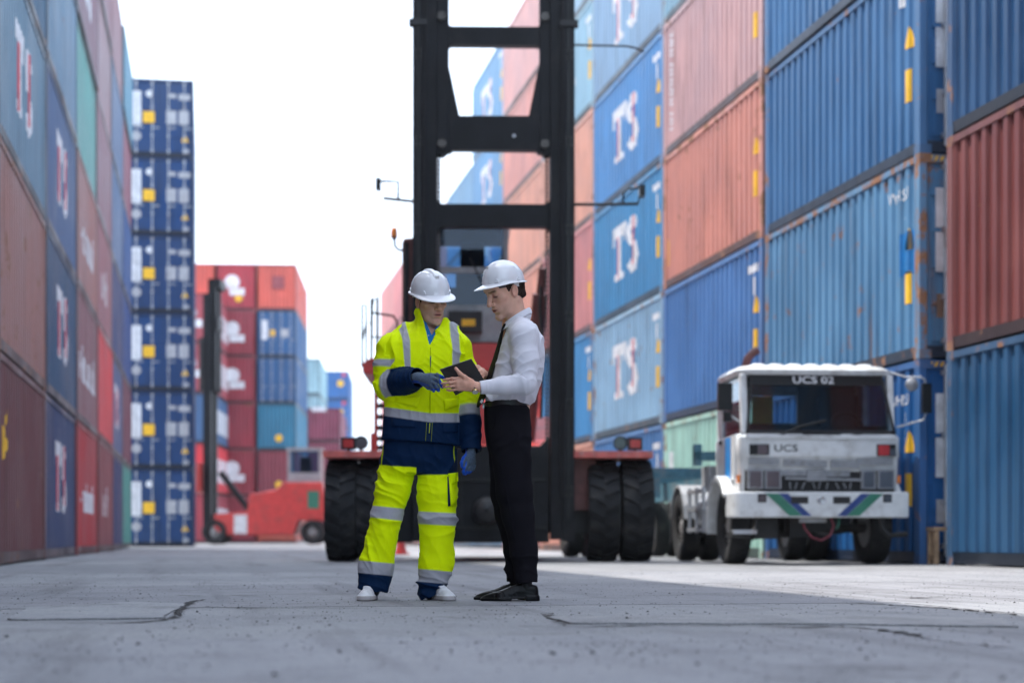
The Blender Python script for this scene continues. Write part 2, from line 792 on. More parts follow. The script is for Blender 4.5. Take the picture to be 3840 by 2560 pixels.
ORD = ['', 'first', 'second', 'third', 'fourth', 'fifth', 'sixth', 'seventh', 'eighth', 'ninth', 'tenth', 'eleventh', 'twelfth', 'thirteenth']
TIER = 2.597
YP = rect(0.16, 0.42)


def std_marks(s, L=6.058, H=2.591, near=True, code=True):
    """the data panel, tare plate and warning sticker near one end"""
    out = []
    y = 0.42 if near else L - 0.42
    out.append((s, 'patch', YP, y, 0.95, M['yellow_mark']))
    out.append((s, 'patch', TRI, y - 0.05 if near else y + 0.05, 1.55, M['yellow_mark']))
    if code:
        out.append((s, 'patch', rect(0.42, 0.13), y + 0.12, H - 0.42, M['white_mark']))
        out.append((s, 'patch', rect(0.16, 0.30), y + 0.05, H - 0.72, M['white_mark']))
    return out


KR = 0.78   # photograph's sunlit wall value -> paint albedo
KL = 0.85


def rc(r, g, b, k=None):
    return lin(r, g, b, KR if k is None else k)


# right-hand row: (name of colour, photo colour, rust, marks)
def TSm(c=True, sc=1.0):
    return [('l', 'TS', sc)] + std_marks('l', code=c)


RW = 8.86
RYN = [-5.2, 0.9, 7.15, 13.44, 20.30, 26.50, 32.66, 38.84, 45.0, 51.14, 57.28, 63.5, 69.7, 75.9, 82.1]
RIGHT = [
    [('dull blue', (60, 110, 165), .1, [])] * 5,
    [('dull red', (170, 95, 90), .1, [])] * 5,
    [('steel blue', (50, 105, 160), .1, [])] * 5,
    [('steel blue', (34, 98, 152), .05, []), ('brick red', (150, 78, 76), .1, []), ('deep blue', (22, 90, 150), .08, [])],
    [('bright blue', (28, 105, 180), .1, std_marks('l', code=False) + [('l', 'text', 'WHSU', 0.2, 0.66, 2.05), ('l', 'text', '8', 0.2, 0.5, 1.82), ('l', 'text', '2', 0.2, 0.5, 1.6)]),
     ('patched light blue', (105, 155, 205), .4, std_marks('l', code=False) + [('l', 'text', 'WHSU', 0.22, 0.7, 2.1), ('l', 'text', '5', 0.2, 0.52, 1.85), ('l', 'patch', rect(0.5, 0.55), 0.42, 1.4, 'blue_touchup')]),
     ('ribbed blue', (70, 125, 185), .12, std_marks('l', code=False) + [('l', 'patch', rect(0.12, 0.35), 0.62, 2.2, 'white_mark')]),
     ('ribbed blue', (72, 128, 188), .12, std_marks('l'))],
    [('pale mint green', (175, 218, 205), .25, [('l', 'patch', rect(0.26, 1.5), 5.6, 1.25, 'white_mark')]),
     ('mid blue', (80, 125, 190), .08, std_marks('l')),
     ('salmon red', (214, 145, 130), .35, std_marks('l', code=False) + [('l', 'patch', rect(0.16, 0.5), 5.75, 0.7, 'yellow_mark')]),
     ('dusty pink', (205, 165, 165), .1, std_marks('l') + [('l', 'worn', 10, 1.9, 0.26, 5.62, 1.35, True)]),
     ('pale steel blue', (150, 180, 205), .2, [])],
    [('blue', (85, 130, 190), .15, std_marks('l')), ('chalky blue with T S lettering', (160, 188, 222), .3, TSm()),
     ('strong blue with T S lettering', (75, 145, 200), .12, TSm()), ('royal blue with T S lettering', (95, 150, 212), .06, TSm()),
     ('washed blue with T S lettering', (155, 178, 212), .1, TSm()), ('washed blue', (160, 180, 210), .1, [])],
    [('pale orange', (222, 160, 140), .3, []), ('sky blue', (75, 145, 205), .2, std_marks('l')),
     ('rose red', (215, 145, 145), .1, std_marks('l', code=False)), ('apricot', (228, 170, 150), .1, []),
     ('powder blue with T S lettering', (165, 195, 220), .1, TSm()), ('powder blue', (175, 195, 220), .1, [])],
    [('rose', (220, 150, 140), .2, []), ('vivid red', (240, 90, 85), .05, [('l', 'worn', 4, 2.0, 0.6, 3.4, 0.9, False)]),
     ('apricot with white lettering', (228, 165, 145), .1, [('l', 'worn', 3, 2.6, 1.3, 4.2, 0.8, False)]),
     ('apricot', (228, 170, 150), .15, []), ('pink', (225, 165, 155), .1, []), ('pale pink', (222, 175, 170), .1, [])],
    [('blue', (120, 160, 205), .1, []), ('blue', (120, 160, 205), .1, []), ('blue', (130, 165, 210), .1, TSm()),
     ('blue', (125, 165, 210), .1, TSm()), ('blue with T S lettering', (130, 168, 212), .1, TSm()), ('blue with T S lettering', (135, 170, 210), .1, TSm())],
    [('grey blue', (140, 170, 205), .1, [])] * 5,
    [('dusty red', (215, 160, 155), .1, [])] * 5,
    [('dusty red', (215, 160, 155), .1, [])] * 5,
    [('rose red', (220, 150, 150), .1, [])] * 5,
    [('rose red', (220, 158, 155), .1, [])] * 5,
]
M['blue_touchup'] = simple('blue_touchup_paint', (0.01, 0.16, 0.42), 0.5)


def fixm(marks):
    out = []
    for mk in marks:
        mk = list(mk)
        mk = [M[x] if (isinstance(x, str) and x in M and i >= 4) else x for i, x in enumerate(mk)]
        out.append(tuple(mk))
    return out


def clean_name(c):
    return c.split(' with ')[0]


DOOR = []
for i, st in enumerate(RIGHT):
    for t, (cn, pc, ru, mk) in enumerate(st):
        has = ' with T S lettering' if any(m[1] == 'TS' for m in mk) else (' with white lettering' if 'white lettering' in cn else '')
        if i < 4:
            where = '%s tier up, %s stack before the narrow gap' % (ORD[t + 1], ('fourth', 'third', 'second', 'last')[i])
        else:
            where = '%s tier, %s stack past the gap by truck' % (ORD[t + 1], ORD[i - 3])
        j = rnd.uniform(-0.03, 0.03)
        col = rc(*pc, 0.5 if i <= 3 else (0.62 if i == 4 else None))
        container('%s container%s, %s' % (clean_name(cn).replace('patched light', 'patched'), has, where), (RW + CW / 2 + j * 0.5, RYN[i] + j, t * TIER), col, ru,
                  sides='l', end='door' if i == 4 else None, group='containers stacked in the row behind the truck', full=3 <= i < 9, marks=fixm(mk))

DOOR.clear()
for o_ in list(C.objects):
    if o_.name.startswith('shipping_container') and abs(o_.location.y - RYN[4]) < 0.1 and o_.location.x > 8:
        DOOR.append(o_)
for q, o_ in enumerate(DOOR):
    def dec(name, mat, x0, x1, z0, z1, y0=0.004, y1=0.014):
        bm = bmesh.new()
        box(bm, x0, x1, y0, y1, z0, z1)
        ob(name, bm, mat, o_)
    dec('placard', M['white_mark'], -1.0, -0.62, 1.66, 2.16)
    dec('placard', M['white_mark'], -1.0, -0.62, 1.10, 1.60)
    dec('placard', M['brown_card'] if q % 2 else M['grey_card'], -0.99, -0.68, 0.52, 0.82)
    for k in range(9):
        x = -1.10 + k * 0.075
        bm = bmesh.new()
        prism(bm, [(x, 2.50), (x + 0.035, 2.50), (x + 0.065, 2.56), (x + 0.03, 2.56)], 1, 0.001, 0.008)
        ob('hazard_stripe', bm, M['yellow_mark'], o_)
# left-hand row
LW = -2.43
LYN = [-3.2, 2.9, 9.0, 15.1, 21.2, 27.36, 33.52, 39.68, 45.84, 51.85]


def TSl(sc=1.0):
    return [('r', 'TS', sc)]


def wtxt(t='P O', size=1.1):
    return [('r', 'worn', len(t), len(t) * size * 0.75, size * 0.8, 3.0, 0.85, False)]


LEFT = [
    [('brown', (120, 90, 88), .2, [])] * 6,
    [('brown', (120, 90, 88), .2, [])] * 6,
    [('brown', (120, 90, 88), .2, [])] * 6,
    [('grey brown', (120, 95, 92), .3, []), ('slate', (70, 80, 110), .2, []), ('brown', (120, 85, 82), .3, []), ('brown', (120, 85, 82), .3, []), ('brown', (120, 85, 82), .3, []), ('brown', (120, 85, 82), .3, [])],
    [('maroon brown', (112, 68, 70), .3, [('r', 'patch', [(-0.3, -0.3), (0.35, -0.05), (0.05, 0.05), (0.2, 0.4), (-0.1, 0.1), (-0.3, 0.3)], 0.8, 1.55, 'yellow_mark')]),
     ('rusty tan', (165, 122, 115), .45, []), ('grey blue with T S lettering', (120, 142, 165), .25, TSl()), ('dull blue', (80, 110, 140), .3, []), ('brown', (120, 85, 82), .3, []), ('brown', (120, 85, 82), .3, [])],
    [('navy with T S lettering', (58, 76, 118), .12, TSl()), ('slate navy with T S lettering', (62, 90, 124), .12, TSl()),
     ('slate blue with T S lettering', (96, 112, 150), .15, TSl()), ('pale grey blue', (130, 150, 175), .3, []), ('slate', (120, 130, 150), .3, []), ('slate', (120, 130, 150), .3, [])],
    [('red with white lettering', (185, 66, 70), .1, wtxt('HAMBURG', 0.75)), ('pinkish brown with white lettering', (150, 112, 116), .2, wtxt('GESEACO', 0.9)),
     ('salmon brown with white lettering', (175, 128, 122), .25, wtxt('TRITON', 0.9)), ('sea green', (130, 178, 175), .2, []),
     ('mauve', (150, 118, 128), .2, wtxt('CAI', 0.8)), ('mauve', (150, 118, 128), .2, [])],
    [('red brown with white lettering', (145, 84, 88), .2, wtxt('TEX', 0.9)), ('bright red', (222, 92, 94), .05, []), ('dull pink with white lettering', (165, 120, 125), .2, wtxt('TEX', 1.0)),
     ('pale mauve', (160, 130, 138), .25, []), ('pale mauve', (172, 148, 152), .25, []), ('mauve', (160, 128, 135), .2, [])],
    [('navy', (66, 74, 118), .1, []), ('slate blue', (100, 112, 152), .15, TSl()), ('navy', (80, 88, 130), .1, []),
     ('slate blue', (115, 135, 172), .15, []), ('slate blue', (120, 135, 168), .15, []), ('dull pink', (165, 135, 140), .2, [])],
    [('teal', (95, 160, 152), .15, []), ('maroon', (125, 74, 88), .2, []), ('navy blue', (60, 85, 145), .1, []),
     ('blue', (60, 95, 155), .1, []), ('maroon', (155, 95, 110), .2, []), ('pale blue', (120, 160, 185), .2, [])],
]
for i, st in enumerate(LEFT):
    for t, (cn, pc, ru, mk) in enumerate(st):
        if any(m[1] == 'TS' for m in mk):
            has = ' with T S lettering'
        elif 'white lettering' in cn:
            has = ' with white lettering'
        else:
            has = ''
        k = len(LEFT) - i
        where = '%s tier, %s stack before the blue tower' % (ORD[t + 1], ORD[k])
        j = rnd.uniform(-0.03, 0.03)
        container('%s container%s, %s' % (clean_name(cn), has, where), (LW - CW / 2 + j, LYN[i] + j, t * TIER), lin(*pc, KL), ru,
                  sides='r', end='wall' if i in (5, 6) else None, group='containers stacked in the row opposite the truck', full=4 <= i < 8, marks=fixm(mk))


# ---- unseen row added behind the camera to block low frontal skylight
for k in range(2):
    for t in range(2):
        container('%s container, %s tier of the added sky blocking row, %s from the alley' % (('dull green', 'dull blue')[k], ORD[t + 1], ('first', 'second')[k]),
                  (-3.5 + 12.3 * k, -16.0, t * (2.896 + 0.006)), lin(*((95, 130, 120), (70, 100, 150))[k], 0.9), .2, 12.192, 2.896, sides='', rz=-math.pi / 2, group='added row blocking low sky behind the camera')

# ---- the dark blue tower of door ends, and the far block
def end_patch(ct, x, z, pts, mat, y=-0.004, name='decal'):
    bm = bmesh.new()
    bm.faces.new([bm.verts.new((x + u, y, z + v)) for u, v in pts])
    return ob(name, bm, mat, ct)


def octo(r):
    return [(r * math.cos(math.pi * 2 * k / 10), r * math.sin(math.pi * 2 * k / 10)) for k in range(10)]


HQ, LQ = 2.896, 12.192
TB = cw((372 - 1176) * 1.6327 / 6400 * 63.8, 63.8)
for t in range(6):
    ct = container('dark blue container with yellow square on its door, %s tier of the tower' % ORD[t + 1], (-1.70, 64.9, t * (HQ + 0.006)),
                   lin(16, 68, 128, 0.62), .06, LQ, HQ, sides='r', end='door', group='dark blue tower of door ends')
    end_patch(ct, -0.87, 1.78, rect(0.34, 1.28), M['white_mark'])
    end_patch(ct, -0.42, 1.45, rect(0.42, 0.42), M['yellow_mark'], y=-0.05)
    end_patch(ct, -0.87, 0.75, octo(0.18), M['grey_card'])
    end_patch(ct, -0.40, 2.33, octo(0.13), M['white_mark'])
    end_patch(ct, 0.90, 0.70, TRI, M['yellow_mark'])
    for x, z, w, h in ((0.42, 2.28, 0.30, 0.16), (0.88, 2.25, 0.42, 0.22), (0.40, 1.48, 0.36, 0.5), (0.86, 1.48, 0.36, 0.52), (0.93, 0.24, 0.22, 0.14)):
        end_patch(ct, x, z, rect(w, h), M['grey_card'])


def far_block(x_img, zc, w_cols, base_label, cols, H=HQ, yaw=None, L=LQ, group='far block of containers'):
    """columns of containers side by side; x_img = right edge of the front in photo pixels (2352 wide)"""
    a = math.atan((938 - 1176) * 1.6327 / 6400) if yaw is None else yaw
    c0 = cw((x_img - 1176) * 1.6327 / 6400 * zc, zc)
    rz = -(TH + a)
    ux = Vector((math.cos(rz), math.sin(rz), 0))
    for k, stack in enumerate(cols):
        for t, (cn, pc, end, deco) in enumerate(stack):
            p = c0 - ux * (CW / 2 + k * (CW + 0.06)) + Vector((0, 0, t * (H + 0.006)))
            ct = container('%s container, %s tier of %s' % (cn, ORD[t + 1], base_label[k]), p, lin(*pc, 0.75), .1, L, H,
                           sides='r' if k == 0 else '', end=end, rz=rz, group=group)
            for d in deco:
                if d == 'logo':
                    end_patch(ct, -0.25, 1.75, octo(0.48), M['white_mark'])
                    end_patch(ct, 0.05, 1.15, rect(0.95, 0.45), M['white_mark'])
                elif d == 'dot':
                    end_patch(ct, 0.15, 0.75, octo(0.24), M['yellow_mark'])
                elif d == 'orange':
                    end_patch(ct, 0.45, 1.5, octo(0.32), M['yellow_mark'])
                    end_patch(ct, 0.75, 2.3, octo(0.2), M['red_mark'])
                elif d == 'square':
                    end_patch(ct, 0.1, 1.75, rect(0.75, 0.8), M['maroon_mark'])
                elif d == 'text':
                    end_patch(ct, -0.35, 2.35, rect(1.1, 0.32), M['white_mark'])
                elif d == 'panel':
                    end_patch(ct, -0.75, 1.7, rect(0.4, 1.2), M['white_mark'])
                    end_patch(ct, -0.25, 1.5, rect(0.34, 0.4), M['yellow_mark'])
                    end_patch(ct, 0.5, 1.5, rect(0.5, 0.5), M['grey_card'])
                elif d == 'stripe':
                    bm = bmesh.new()
                    X = CW / 2 + 0.002
                    for q in range(5):
                        box(bm, X - 0.02, X, 1.2 + q * 1.9, 2.5 + q * 1.9, 0.7, 2.1)
                    ob('lettering', bm, M['white_mark'], ct)


M['maroon_mark'] = simple('maroon_mark_paint', (0.28, 0.06, 0.07), 0.6)
OR, MA, BL, TE = (225, 105, 90), (165, 62, 75), (45, 95, 150), (60, 130, 165)
far_block(680, 106.7, 3, ['the far corner column', 'the far logo column', 'the far inner column'], [
    [('orange red', (200, 100, 80), 'wall', []), ('maroon', (150, 70, 82), 'wall', ['dot']), ('teal blue', TE, 'wall', ['dot']), ('blue door end', BL, 'door', []),
     ('blue door end', BL, 'door', ['panel']), ('orange red', OR, 'wall', ['square'])],
    [('maroon', MA, 'wall', []), ('maroon with white logo', MA, 'wall', ['logo']), ('maroon', MA, 'wall', []), ('maroon with white logo', MA, 'wall', ['logo']),
     ('maroon with white logo', MA, 'wall', ['logo']), ('crimson with white logo', (185, 62, 75), 'wall', ['logo', 'dot'])],
    [('maroon', MA, 'wall', []), ('maroon', MA, 'wall', []), ('maroon', MA, 'wall', []), ('maroon', MA, 'wall', []), ('maroon', MA, 'wall', []), ('orange red', OR, 'wall', [])],
])
far_block(492, 99.0, 1, ['the column behind the black mast'], [
    [('maroon', MA, 'wall', ['stripe']), ('bright red', (225, 60, 70), 'wall', ['stripe']), ('slate blue', (75, 105, 150), 'wall', ['stripe']),
     ('dull red', (185, 85, 95), 'wall', ['logo', 'stripe']), ('dull red', (185, 85, 95), 'wall', ['logo', 'stripe'])],
])
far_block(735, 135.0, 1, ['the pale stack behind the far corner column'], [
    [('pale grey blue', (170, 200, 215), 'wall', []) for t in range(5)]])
far_block(782, 125.0, 1, ['the low stack left of the handler platform'], [
    [('maroon', (150, 75, 95), 'wall', []), ('maroon', (150, 75, 95), 'wall', []), ('maroon', (150, 75, 95), 'wall', []), ('plum with white lettering', (150, 75, 98), 'wall', ['text'])]], H=2.45)
far_block(801, 160.0, 1, ['the blue stack left of the handler platform'], [
    [('blue', (60, 115, 185), 'wall', []), ('blue', (60, 115, 185), 'wall', []), ('blue', (60, 115, 185), 'wall', []), ('blue', (60, 115, 185), 'wall', []),
     ('blue with orange disc', (60, 115, 185), 'wall', ['orange']), ('blue with orange disc', (60, 115, 185), 'wall', ['orange'])]], H=2.65)
# ------------------------------------------------------------------ ground
def concrete_mat():
    m, nt, b = new_mat('yard_concrete')
    g = G(nt)
    oi = g.n('ObjectInfo')
    t = g.n('NewGeometry')
    v = t.outputs['Position']
    big = g.noise(v, 0.3, 5, 0.6)
    mid = g.noise(v, 1.9, 7, 0.68)
    fine = g.noise(v, 34, 5, 0.7)
    grit = g.noise(v, 130, 2, 0.6)
    c = g.mix(g.step(big, 0.32, 0.68), (0.215, 0.225, 0.24), (0.30, 0.305, 0.315))
    c = g.mix(g.math('MULTIPLY', g.step(mid, 0.46, 0.72), 0.6), c, (0.13, 0.132, 0.14))
    c = g.mix(g.math('MULTIPLY', g.step(fine, 0.42, 0.75), 0.5), c, (0.42, 0.415, 0.41))
    c = g.mix(g.math('MULTIPLY', g.step(fine, 0.52, 0.30), 0.0), c, (0.1, 0.1, 0.1))
    c = g.mix(g.math('MULTIPLY', g.step(grit, 0.58, 0.70), 0.7), c, (0.07, 0.07, 0.075))
    mp = g.n('Mapping')
    mp.inputs['Scale'].default_value = (1.0, 0.06, 1.0)
    g.l(v, mp.inputs[0])
    tm = g.noise(mp.outputs[0], 2.4, 5, 0.62)
    c = g.mix(g.math('MULTIPLY', g.step(tm, 0.50, 0.68), 0.5), c, (0.10, 0.10, 0.105))
    oil = g.noise(v, 0.8, 6, 0.7, 0.6)
    c = g.mix(g.math('MULTIPLY', g.step(oil, 0.58, 0.70), 0.6), c, (0.085, 0.083, 0.088))
    c = g.mix(1.0, c, oi.outputs['Color'], 'MULTIPLY')
    g.l(c, b.inputs['Base Color'])
    b.inputs['Roughness'].default_value = 0.8
    h = g.math('ADD', g.math('MULTIPLY', fine, 0.7), g.math('ADD', g.math('MULTIPLY', grit, 0.4), g.math('MULTIPLY', mid, 1.5)))
    g.l(g.bump(h, 1.0, 0.016), b.inputs['Normal'])
    return m


M['concrete'] = concrete_mat()
M['crack'] = simple('crack_dark', (0.028, 0.026, 0.026), 0.95, var=0.5, scale=30)  # mottled dark tone for the crack strips
M['stone'] = simple('loose_stone', (0.06, 0.06, 0.064), 0.9, var=0.7, scale=40)
bm = bmesh.new()
bm.faces.new([bm.verts.new(p) for p in ((-220, -60, -0.012), (220, -60, -0.012), (220, 440, -0.012), (-220, 440, -0.012))])
ground = tag(ob('ground', bm, M['concrete'], color=(0.9, 0.9, 0.9, 1)), kind='structure')
rs = random.Random(21)
# cast slabs with open joints; edges slightly broken, levels slightly uneven
XS = [-9.5, -2.35, 3.55, 8.7, 12.4]
YS = [-8.0, -3.2, 1.4, 5.75, 8.35, 12.3, 16.6, 21.5, 26.5, 31.6, 36.8, 42.0, 47.2, 52.4, 57.6, 63.0]
ys_of = {}
for i in range(len(XS) - 1):
    for j in range(len(YS) - 1):
        sh = 0.0 if i == 2 else rs.uniform(-0.25, 0.25)
        x0, x1 = XS[i] + 0.006, XS[i + 1] - 0.006
        y0, y1 = YS[j] + 0.006, YS[j + 1] - 0.006
        zt = rs.uniform(-0.004, 0.0)
        bm = bmesh.new()
        ring = []
        near = j in (2, 3, 4, 5)
        n = 60 if near else 6
        amp = 0.012 if near else 0.0
        for a, b in (((x0, y0), (x1, y0)), ((x1, y0), (x1, y1)), ((x1, y1), (x0, y1)), ((x0, y1), (x0, y0))):
            for k in range(n):
                t = k / n
                x, y = a[0] + (b[0] - a[0]) * t, a[1] + (b[1] - a[1]) * t
                w = mnoise.noise((x * 3.1, y * 3.1, 7.7)) * amp + mnoise.noise((x * 14, y * 14, 1.7)) * amp * 0.6
                cx, cy = (x0 + x1) / 2, (y0 + y1) / 2
                d = Vector((cx - x, cy - y)).normalized()
                w = abs(w)
                ring.append((x + d.x * w, y + d.y * w))
        A = [bm.verts.new((x, y, zt)) for x, y in ring]
        B = [bm.verts.new((x, y, -0.03)) for x, y in ring]
        bm.faces.new(A)
        m_ = len(ring)
        for k in range(m_):
            q = (k + 1) % m_
            bm.faces.new((A[q], A[k], B[k], B[q]))
        bmesh.ops.recalc_face_normals(bm, faces=bm.faces[:])
        s = rs.uniform(0.86, 1.06)
        ob('slab', bm, M['concrete'], ground, (s, s * rs.uniform(0.99, 1.01), s * rs.uniform(0.99, 1.03), 1))


def gp(dx, dy):
    zc = 6400 * HC / ((dy - 1234) * 1.6327)
    p = cw((dx - 1176) * 1.6327 / 6400 * zc, zc)
    return (p.x, p.y)


def crack(pts, w0, seed):
    """a ragged open crack: irregular dark strip laid on the surface"""
    r = random.Random(seed)
    P = []
    for (a, b) in zip(pts, pts[1:]):
        a, b = Vector(a), Vector(b)
        n = max(2, int((b - a).length / 0.035))
        nn = Vector((-(b - a).y, (b - a).x)).normalized()
        for k in range(n):
            t = k / n
            p = a.lerp(b, t) + nn * (mnoise.noise((a.x + t * 9, seed * 3.3, b.y)) * 0.05 + r.uniform(-0.010, 0.010))
            P.append(p)
    bm = bmesh.new()
    prev = None
    N = len(P)
    for k, p in enumerate(P):
        d = (P[min(k + 1, N - 1)] - P[max(k - 1, 0)]).normalized()
        nn = Vector((-d.y, d.x))
        e = min(1, 6 * k / N, 6 * (N - 1 - k) / N)
        w = w0 * (0.25 + 0.75 * e) * r.uniform(0.35, 1.25) * (0.5 + 0.9 * abs(mnoise.noise((k * 0.22, seed, 0.5))))
        q = (bm.verts.new((p.x + nn.x * w, p.y + nn.y * w, 0.0022)), bm.verts.new((p.x - nn.x * w * r.uniform(.6, 1.2), p.y - nn.y * w, 0.0022)))
        if prev:
            bm.faces.new((prev[0], q[0], q[1], prev[1]))
        prev = q
    ob('crack', bm, M['crack'], ground)


crack([gp(150, 1431), gp(265, 1430), gp(375, 1424), gp(405, 1412), gp(428, 1390), gp(445, 1380), gp(484, 1375)], 0.030, 1)
crack([gp(425, 1395), gp(470, 1392), gp(600, 1397)], 0.014, 2)
crack([gp(500, 1396), gp(700, 1397), gp(920, 1396)], 0.010, 3)
crack([gp(1190, 1437), gp(1300, 1440), gp(1480, 1436), gp(1690, 1437), gp(1830, 1440), gp(1925, 1438), gp(2030, 1446), gp(2100, 1458), gp(2150, 1472)], 0.026, 4)
crack([gp(1925, 1383), gp(2020, 1387), gp(2200, 1398), gp(2345, 1413)], 0.030, 5)
crack([gp(2090, 1372), gp(2180, 1369)], 0.04, 6)
crack([gp(1318, 1405), gp(1360, 1404)], 0.016, 7)
crack([gp(1255, 1406), gp(1275, 1420), gp(1300, 1438)], 0.012, 8)
crack([gp(400, 1366), gp(480, 1369)], 0.02, 9)
crack([gp(2150, 1472), gp(2352, 1490)], 0.012, 10)


def repair(pts, col, seed):
    r = random.Random(seed)
    bm = bmesh.new()
    ring = []
    for i in range(len(pts)):
        a, b = Vector(pts[i]), Vector(pts[(i + 1) % len(pts)])
        n = max(3, int((b - a).length / 0.08))
        for k in range(n):
            p = a.lerp(b, k / n)
            ring.append((p.x + r.uniform(-.012, .012), p.y + r.uniform(-.02, .02)))
    A = [bm.verts.new((x, y, 0.006)) for x, y in ring]
    B = [bm.verts.new((x, y, -0.01)) for x, y in ring]
    bm.faces.new(A)
    for k in range(len(ring)):
        q = (k + 1) % len(ring)
        bm.faces.new((A[q], A[k], B[k], B[q]))
    bmesh.ops.recalc_face_normals(bm, faces=bm.faces[:])
    ob('repair_patch', bm, M['concrete'], ground, (*col, 1))


repair([gp(1262, 1418), gp(1700, 1411), gp(2300, 1421), gp(2340, 1440), gp(1930, 1434), gp(1700, 1433), gp(1310, 1432)], (1.10, 1.09, 1.08), 1)
repair([gp(20, 1424), gp(370, 1420), gp(425, 1388), gp(300, 1383), gp(60, 1396)], (1.12, 1.12, 1.12), 2)

# loose grit swept across the yard
bm = bmesh.new()
r = random.Random(9)
for k in range(6500):
    zc_ = 3.2 + 13 * r.random() ** 1.3
    p = cw(r.uniform(-0.34, 0.34) * zc_, zc_)
    s = r.uniform(0.002, 0.006) * (1.9 if r.random() < 0.06 else 1)
    if mnoise.noise((p.x * 0.9, p.y * 0.9, 3.0)) < r.uniform(-0.5, 0.35):
        continue
    c = Vector((p.x, p.y, s * 0.5))
    u = Vector((r.gauss(0, 1), r.gauss(0, 1), 0)).normalized()
    w = Vector((-u.y, u.x, 0))
    V = [bm.verts.new(c + q) for q in (u * s, w * s * r.uniform(.6, 1), -u * s * r.uniform(.6, 1), -w * s, Vector((r.uniform(-.3, .3) * s, 0, s * r.uniform(.5, .9))))]
    for a, b in ((0, 1), (1, 2), (2, 3), (3, 0)):
        bm.faces.new((V[a], V[b], V[4]))
    bm.faces.new((V[3], V[2], V[1], V[0]))
grit = tag(ob('grit', bm, M['stone']), 'loose dark grit scattered over the concrete yard', 'grit', kind='stuff')
# ------------------------------------------------------------------ materials for machines
M['black_steel'] = simple('black_mast_paint', (0.006, 0.007, 0.0095), 0.5, var=0.25, scale=3, dirt=(0.022, 0.021, 0.021, 0.5), dscale=2.2, bump=0.15, bscale=20, spec=0.22)
M['black_gloss'] = simple('black_gloss_paint', (0.008, 0.009, 0.010), 0.35, var=0.2, spec=0.3)
M['dark_steel'] = simple('grimy_dark_steel', (0.014, 0.015, 0.017), 0.6, var=0.3, dirt=(0.05, 0.035, 0.028, 0.6), bump=0.2)
M['red_paint'] = simple('red_machine_paint', (0.52, 0.045, 0.04), 0.45, var=0.15, dirt=(0.16, 0.05, 0.04, 0.6), bump=0.1)
M['fender_red'] = simple('worn_red_fender', (0.55, 0.12, 0.10), 0.6, var=0.25, dirt=(0.35, 0.3, 0.28, 0.7), dscale=5)
M['rust_and_shade_red'] = simple('maroon_primer_and_shaded_red', (0.14, 0.045, 0.04), 0.55, var=0.3, dirt=(0.05, 0.03, 0.03, 0.6))  # also colours the red body panel painted as if shaded
M['tyre'] = simple('tyre_rubber', (0.012, 0.013, 0.015), 0.85, var=0.2, dirt=(0.07, 0.065, 0.06, 0.5), dscale=4, bump=0.25, bscale=40)
M['rim'] = simple('dusty_rim', (0.30, 0.30, 0.30), 0.55, 0.3, dirt=(0.15, 0.11, 0.08, 0.7))
M['cab_white'] = simple('truck_white_paint', (0.62, 0.64, 0.65), 0.38, var=0.08, dirt=(0.24, 0.22, 0.20, 0.6), dscale=3.4, coat=0.2, bump=0.1, bscale=5)
M['dirty_silver'] = simple('dull_silver_plastic', (0.26, 0.27, 0.29), 0.45, 0.2, var=0.25, dirt=(0.1, 0.09, 0.08, 0.7), dscale=6)
M['chrome'] = simple('dull_chrome', (0.55, 0.56, 0.58), 0.25, 0.9, dirt=(0.2, 0.15, 0.1, 0.3))
M['amber'] = simple('amber_plastic', (0.75, 0.20, 0.02), 0.3, var=0.05, coat=0.5)
M['lamp_red'] = simple('red_lamp_lens', (0.45, 0.03, 0.03), 0.25, coat=0.6)
M['lamp_clear'] = simple('lamp_glass', (0.13, 0.135, 0.15), 0.12, 0.4, coat=0.6)
M['blue_trim'] = simple('blue_trim_paint', (0.02, 0.22, 0.55), 0.4)
M['green_trim'] = simple('green_trim_paint', (0.03, 0.17, 0.11), 0.45)
M['navy_trim'] = simple('navy_trim_paint', (0.02, 0.05, 0.20), 0.45)
M['teal'] = simple('teal_chassis_paint', (0.06, 0.17, 0.22), 0.55, var=0.2, dirt=(0.2, 0.16, 0.13, 0.6))
M['grey_steel'] = simple('grey_primer_steel', (0.30, 0.31, 0.32), 0.6, var=0.2, dirt=(0.12, 0.09, 0.07, 0.6))
M['wood'] = simple('raw_timber', (0.38, 0.25, 0.15), 0.75, var=0.3, scale=9)
M['cab_glass'] = glassy('cab_glass', (0.42, 0.58, 0.74), 0.9)
M['shield_glass'] = glassy('windscreen_glass', (0.62, 0.70, 0.75), 0.9)
M['seat_and_shade'] = simple('dark_seat_and_shade', (0.03, 0.03, 0.035), 0.9)  # seats, and the dark sheets that shade the cab interiors
M['hose_red'] = simple('red_hose', (0.22, 0.03, 0.05), 0.5)
M['sheet_yellow'] = simple('yellow_paper', (0.62, 0.55, 0.12), 0.8)


M['grease_steel'] = simple('greasy_steel', (0.07, 0.065, 0.06), 0.4, 0.7, dirt=(0.02, 0.015, 0.012, 0.7), dscale=8)
M['hose_black'] = simple('hose_rubber', (0.015, 0.015, 0.017), 0.5, spec=0.4)


def part(name, mat, parent, fn, bevel=0.0, smooth=False, ang=35, seg=1):
    bm = bmesh.new()
    fn(bm)
    if bevel:
        bev(bm, bevel, seg)
    bmesh.ops.recalc_face_normals(bm, faces=bm.faces[:])
    return ob(name, mesh(name, bm, smooth, ang), mat, parent)


def bx(*a):
    return lambda bm: box(bm, *a)


def boxes(lst):
    def f(bm):
        for a in lst:
            box(bm, *a)
    return f


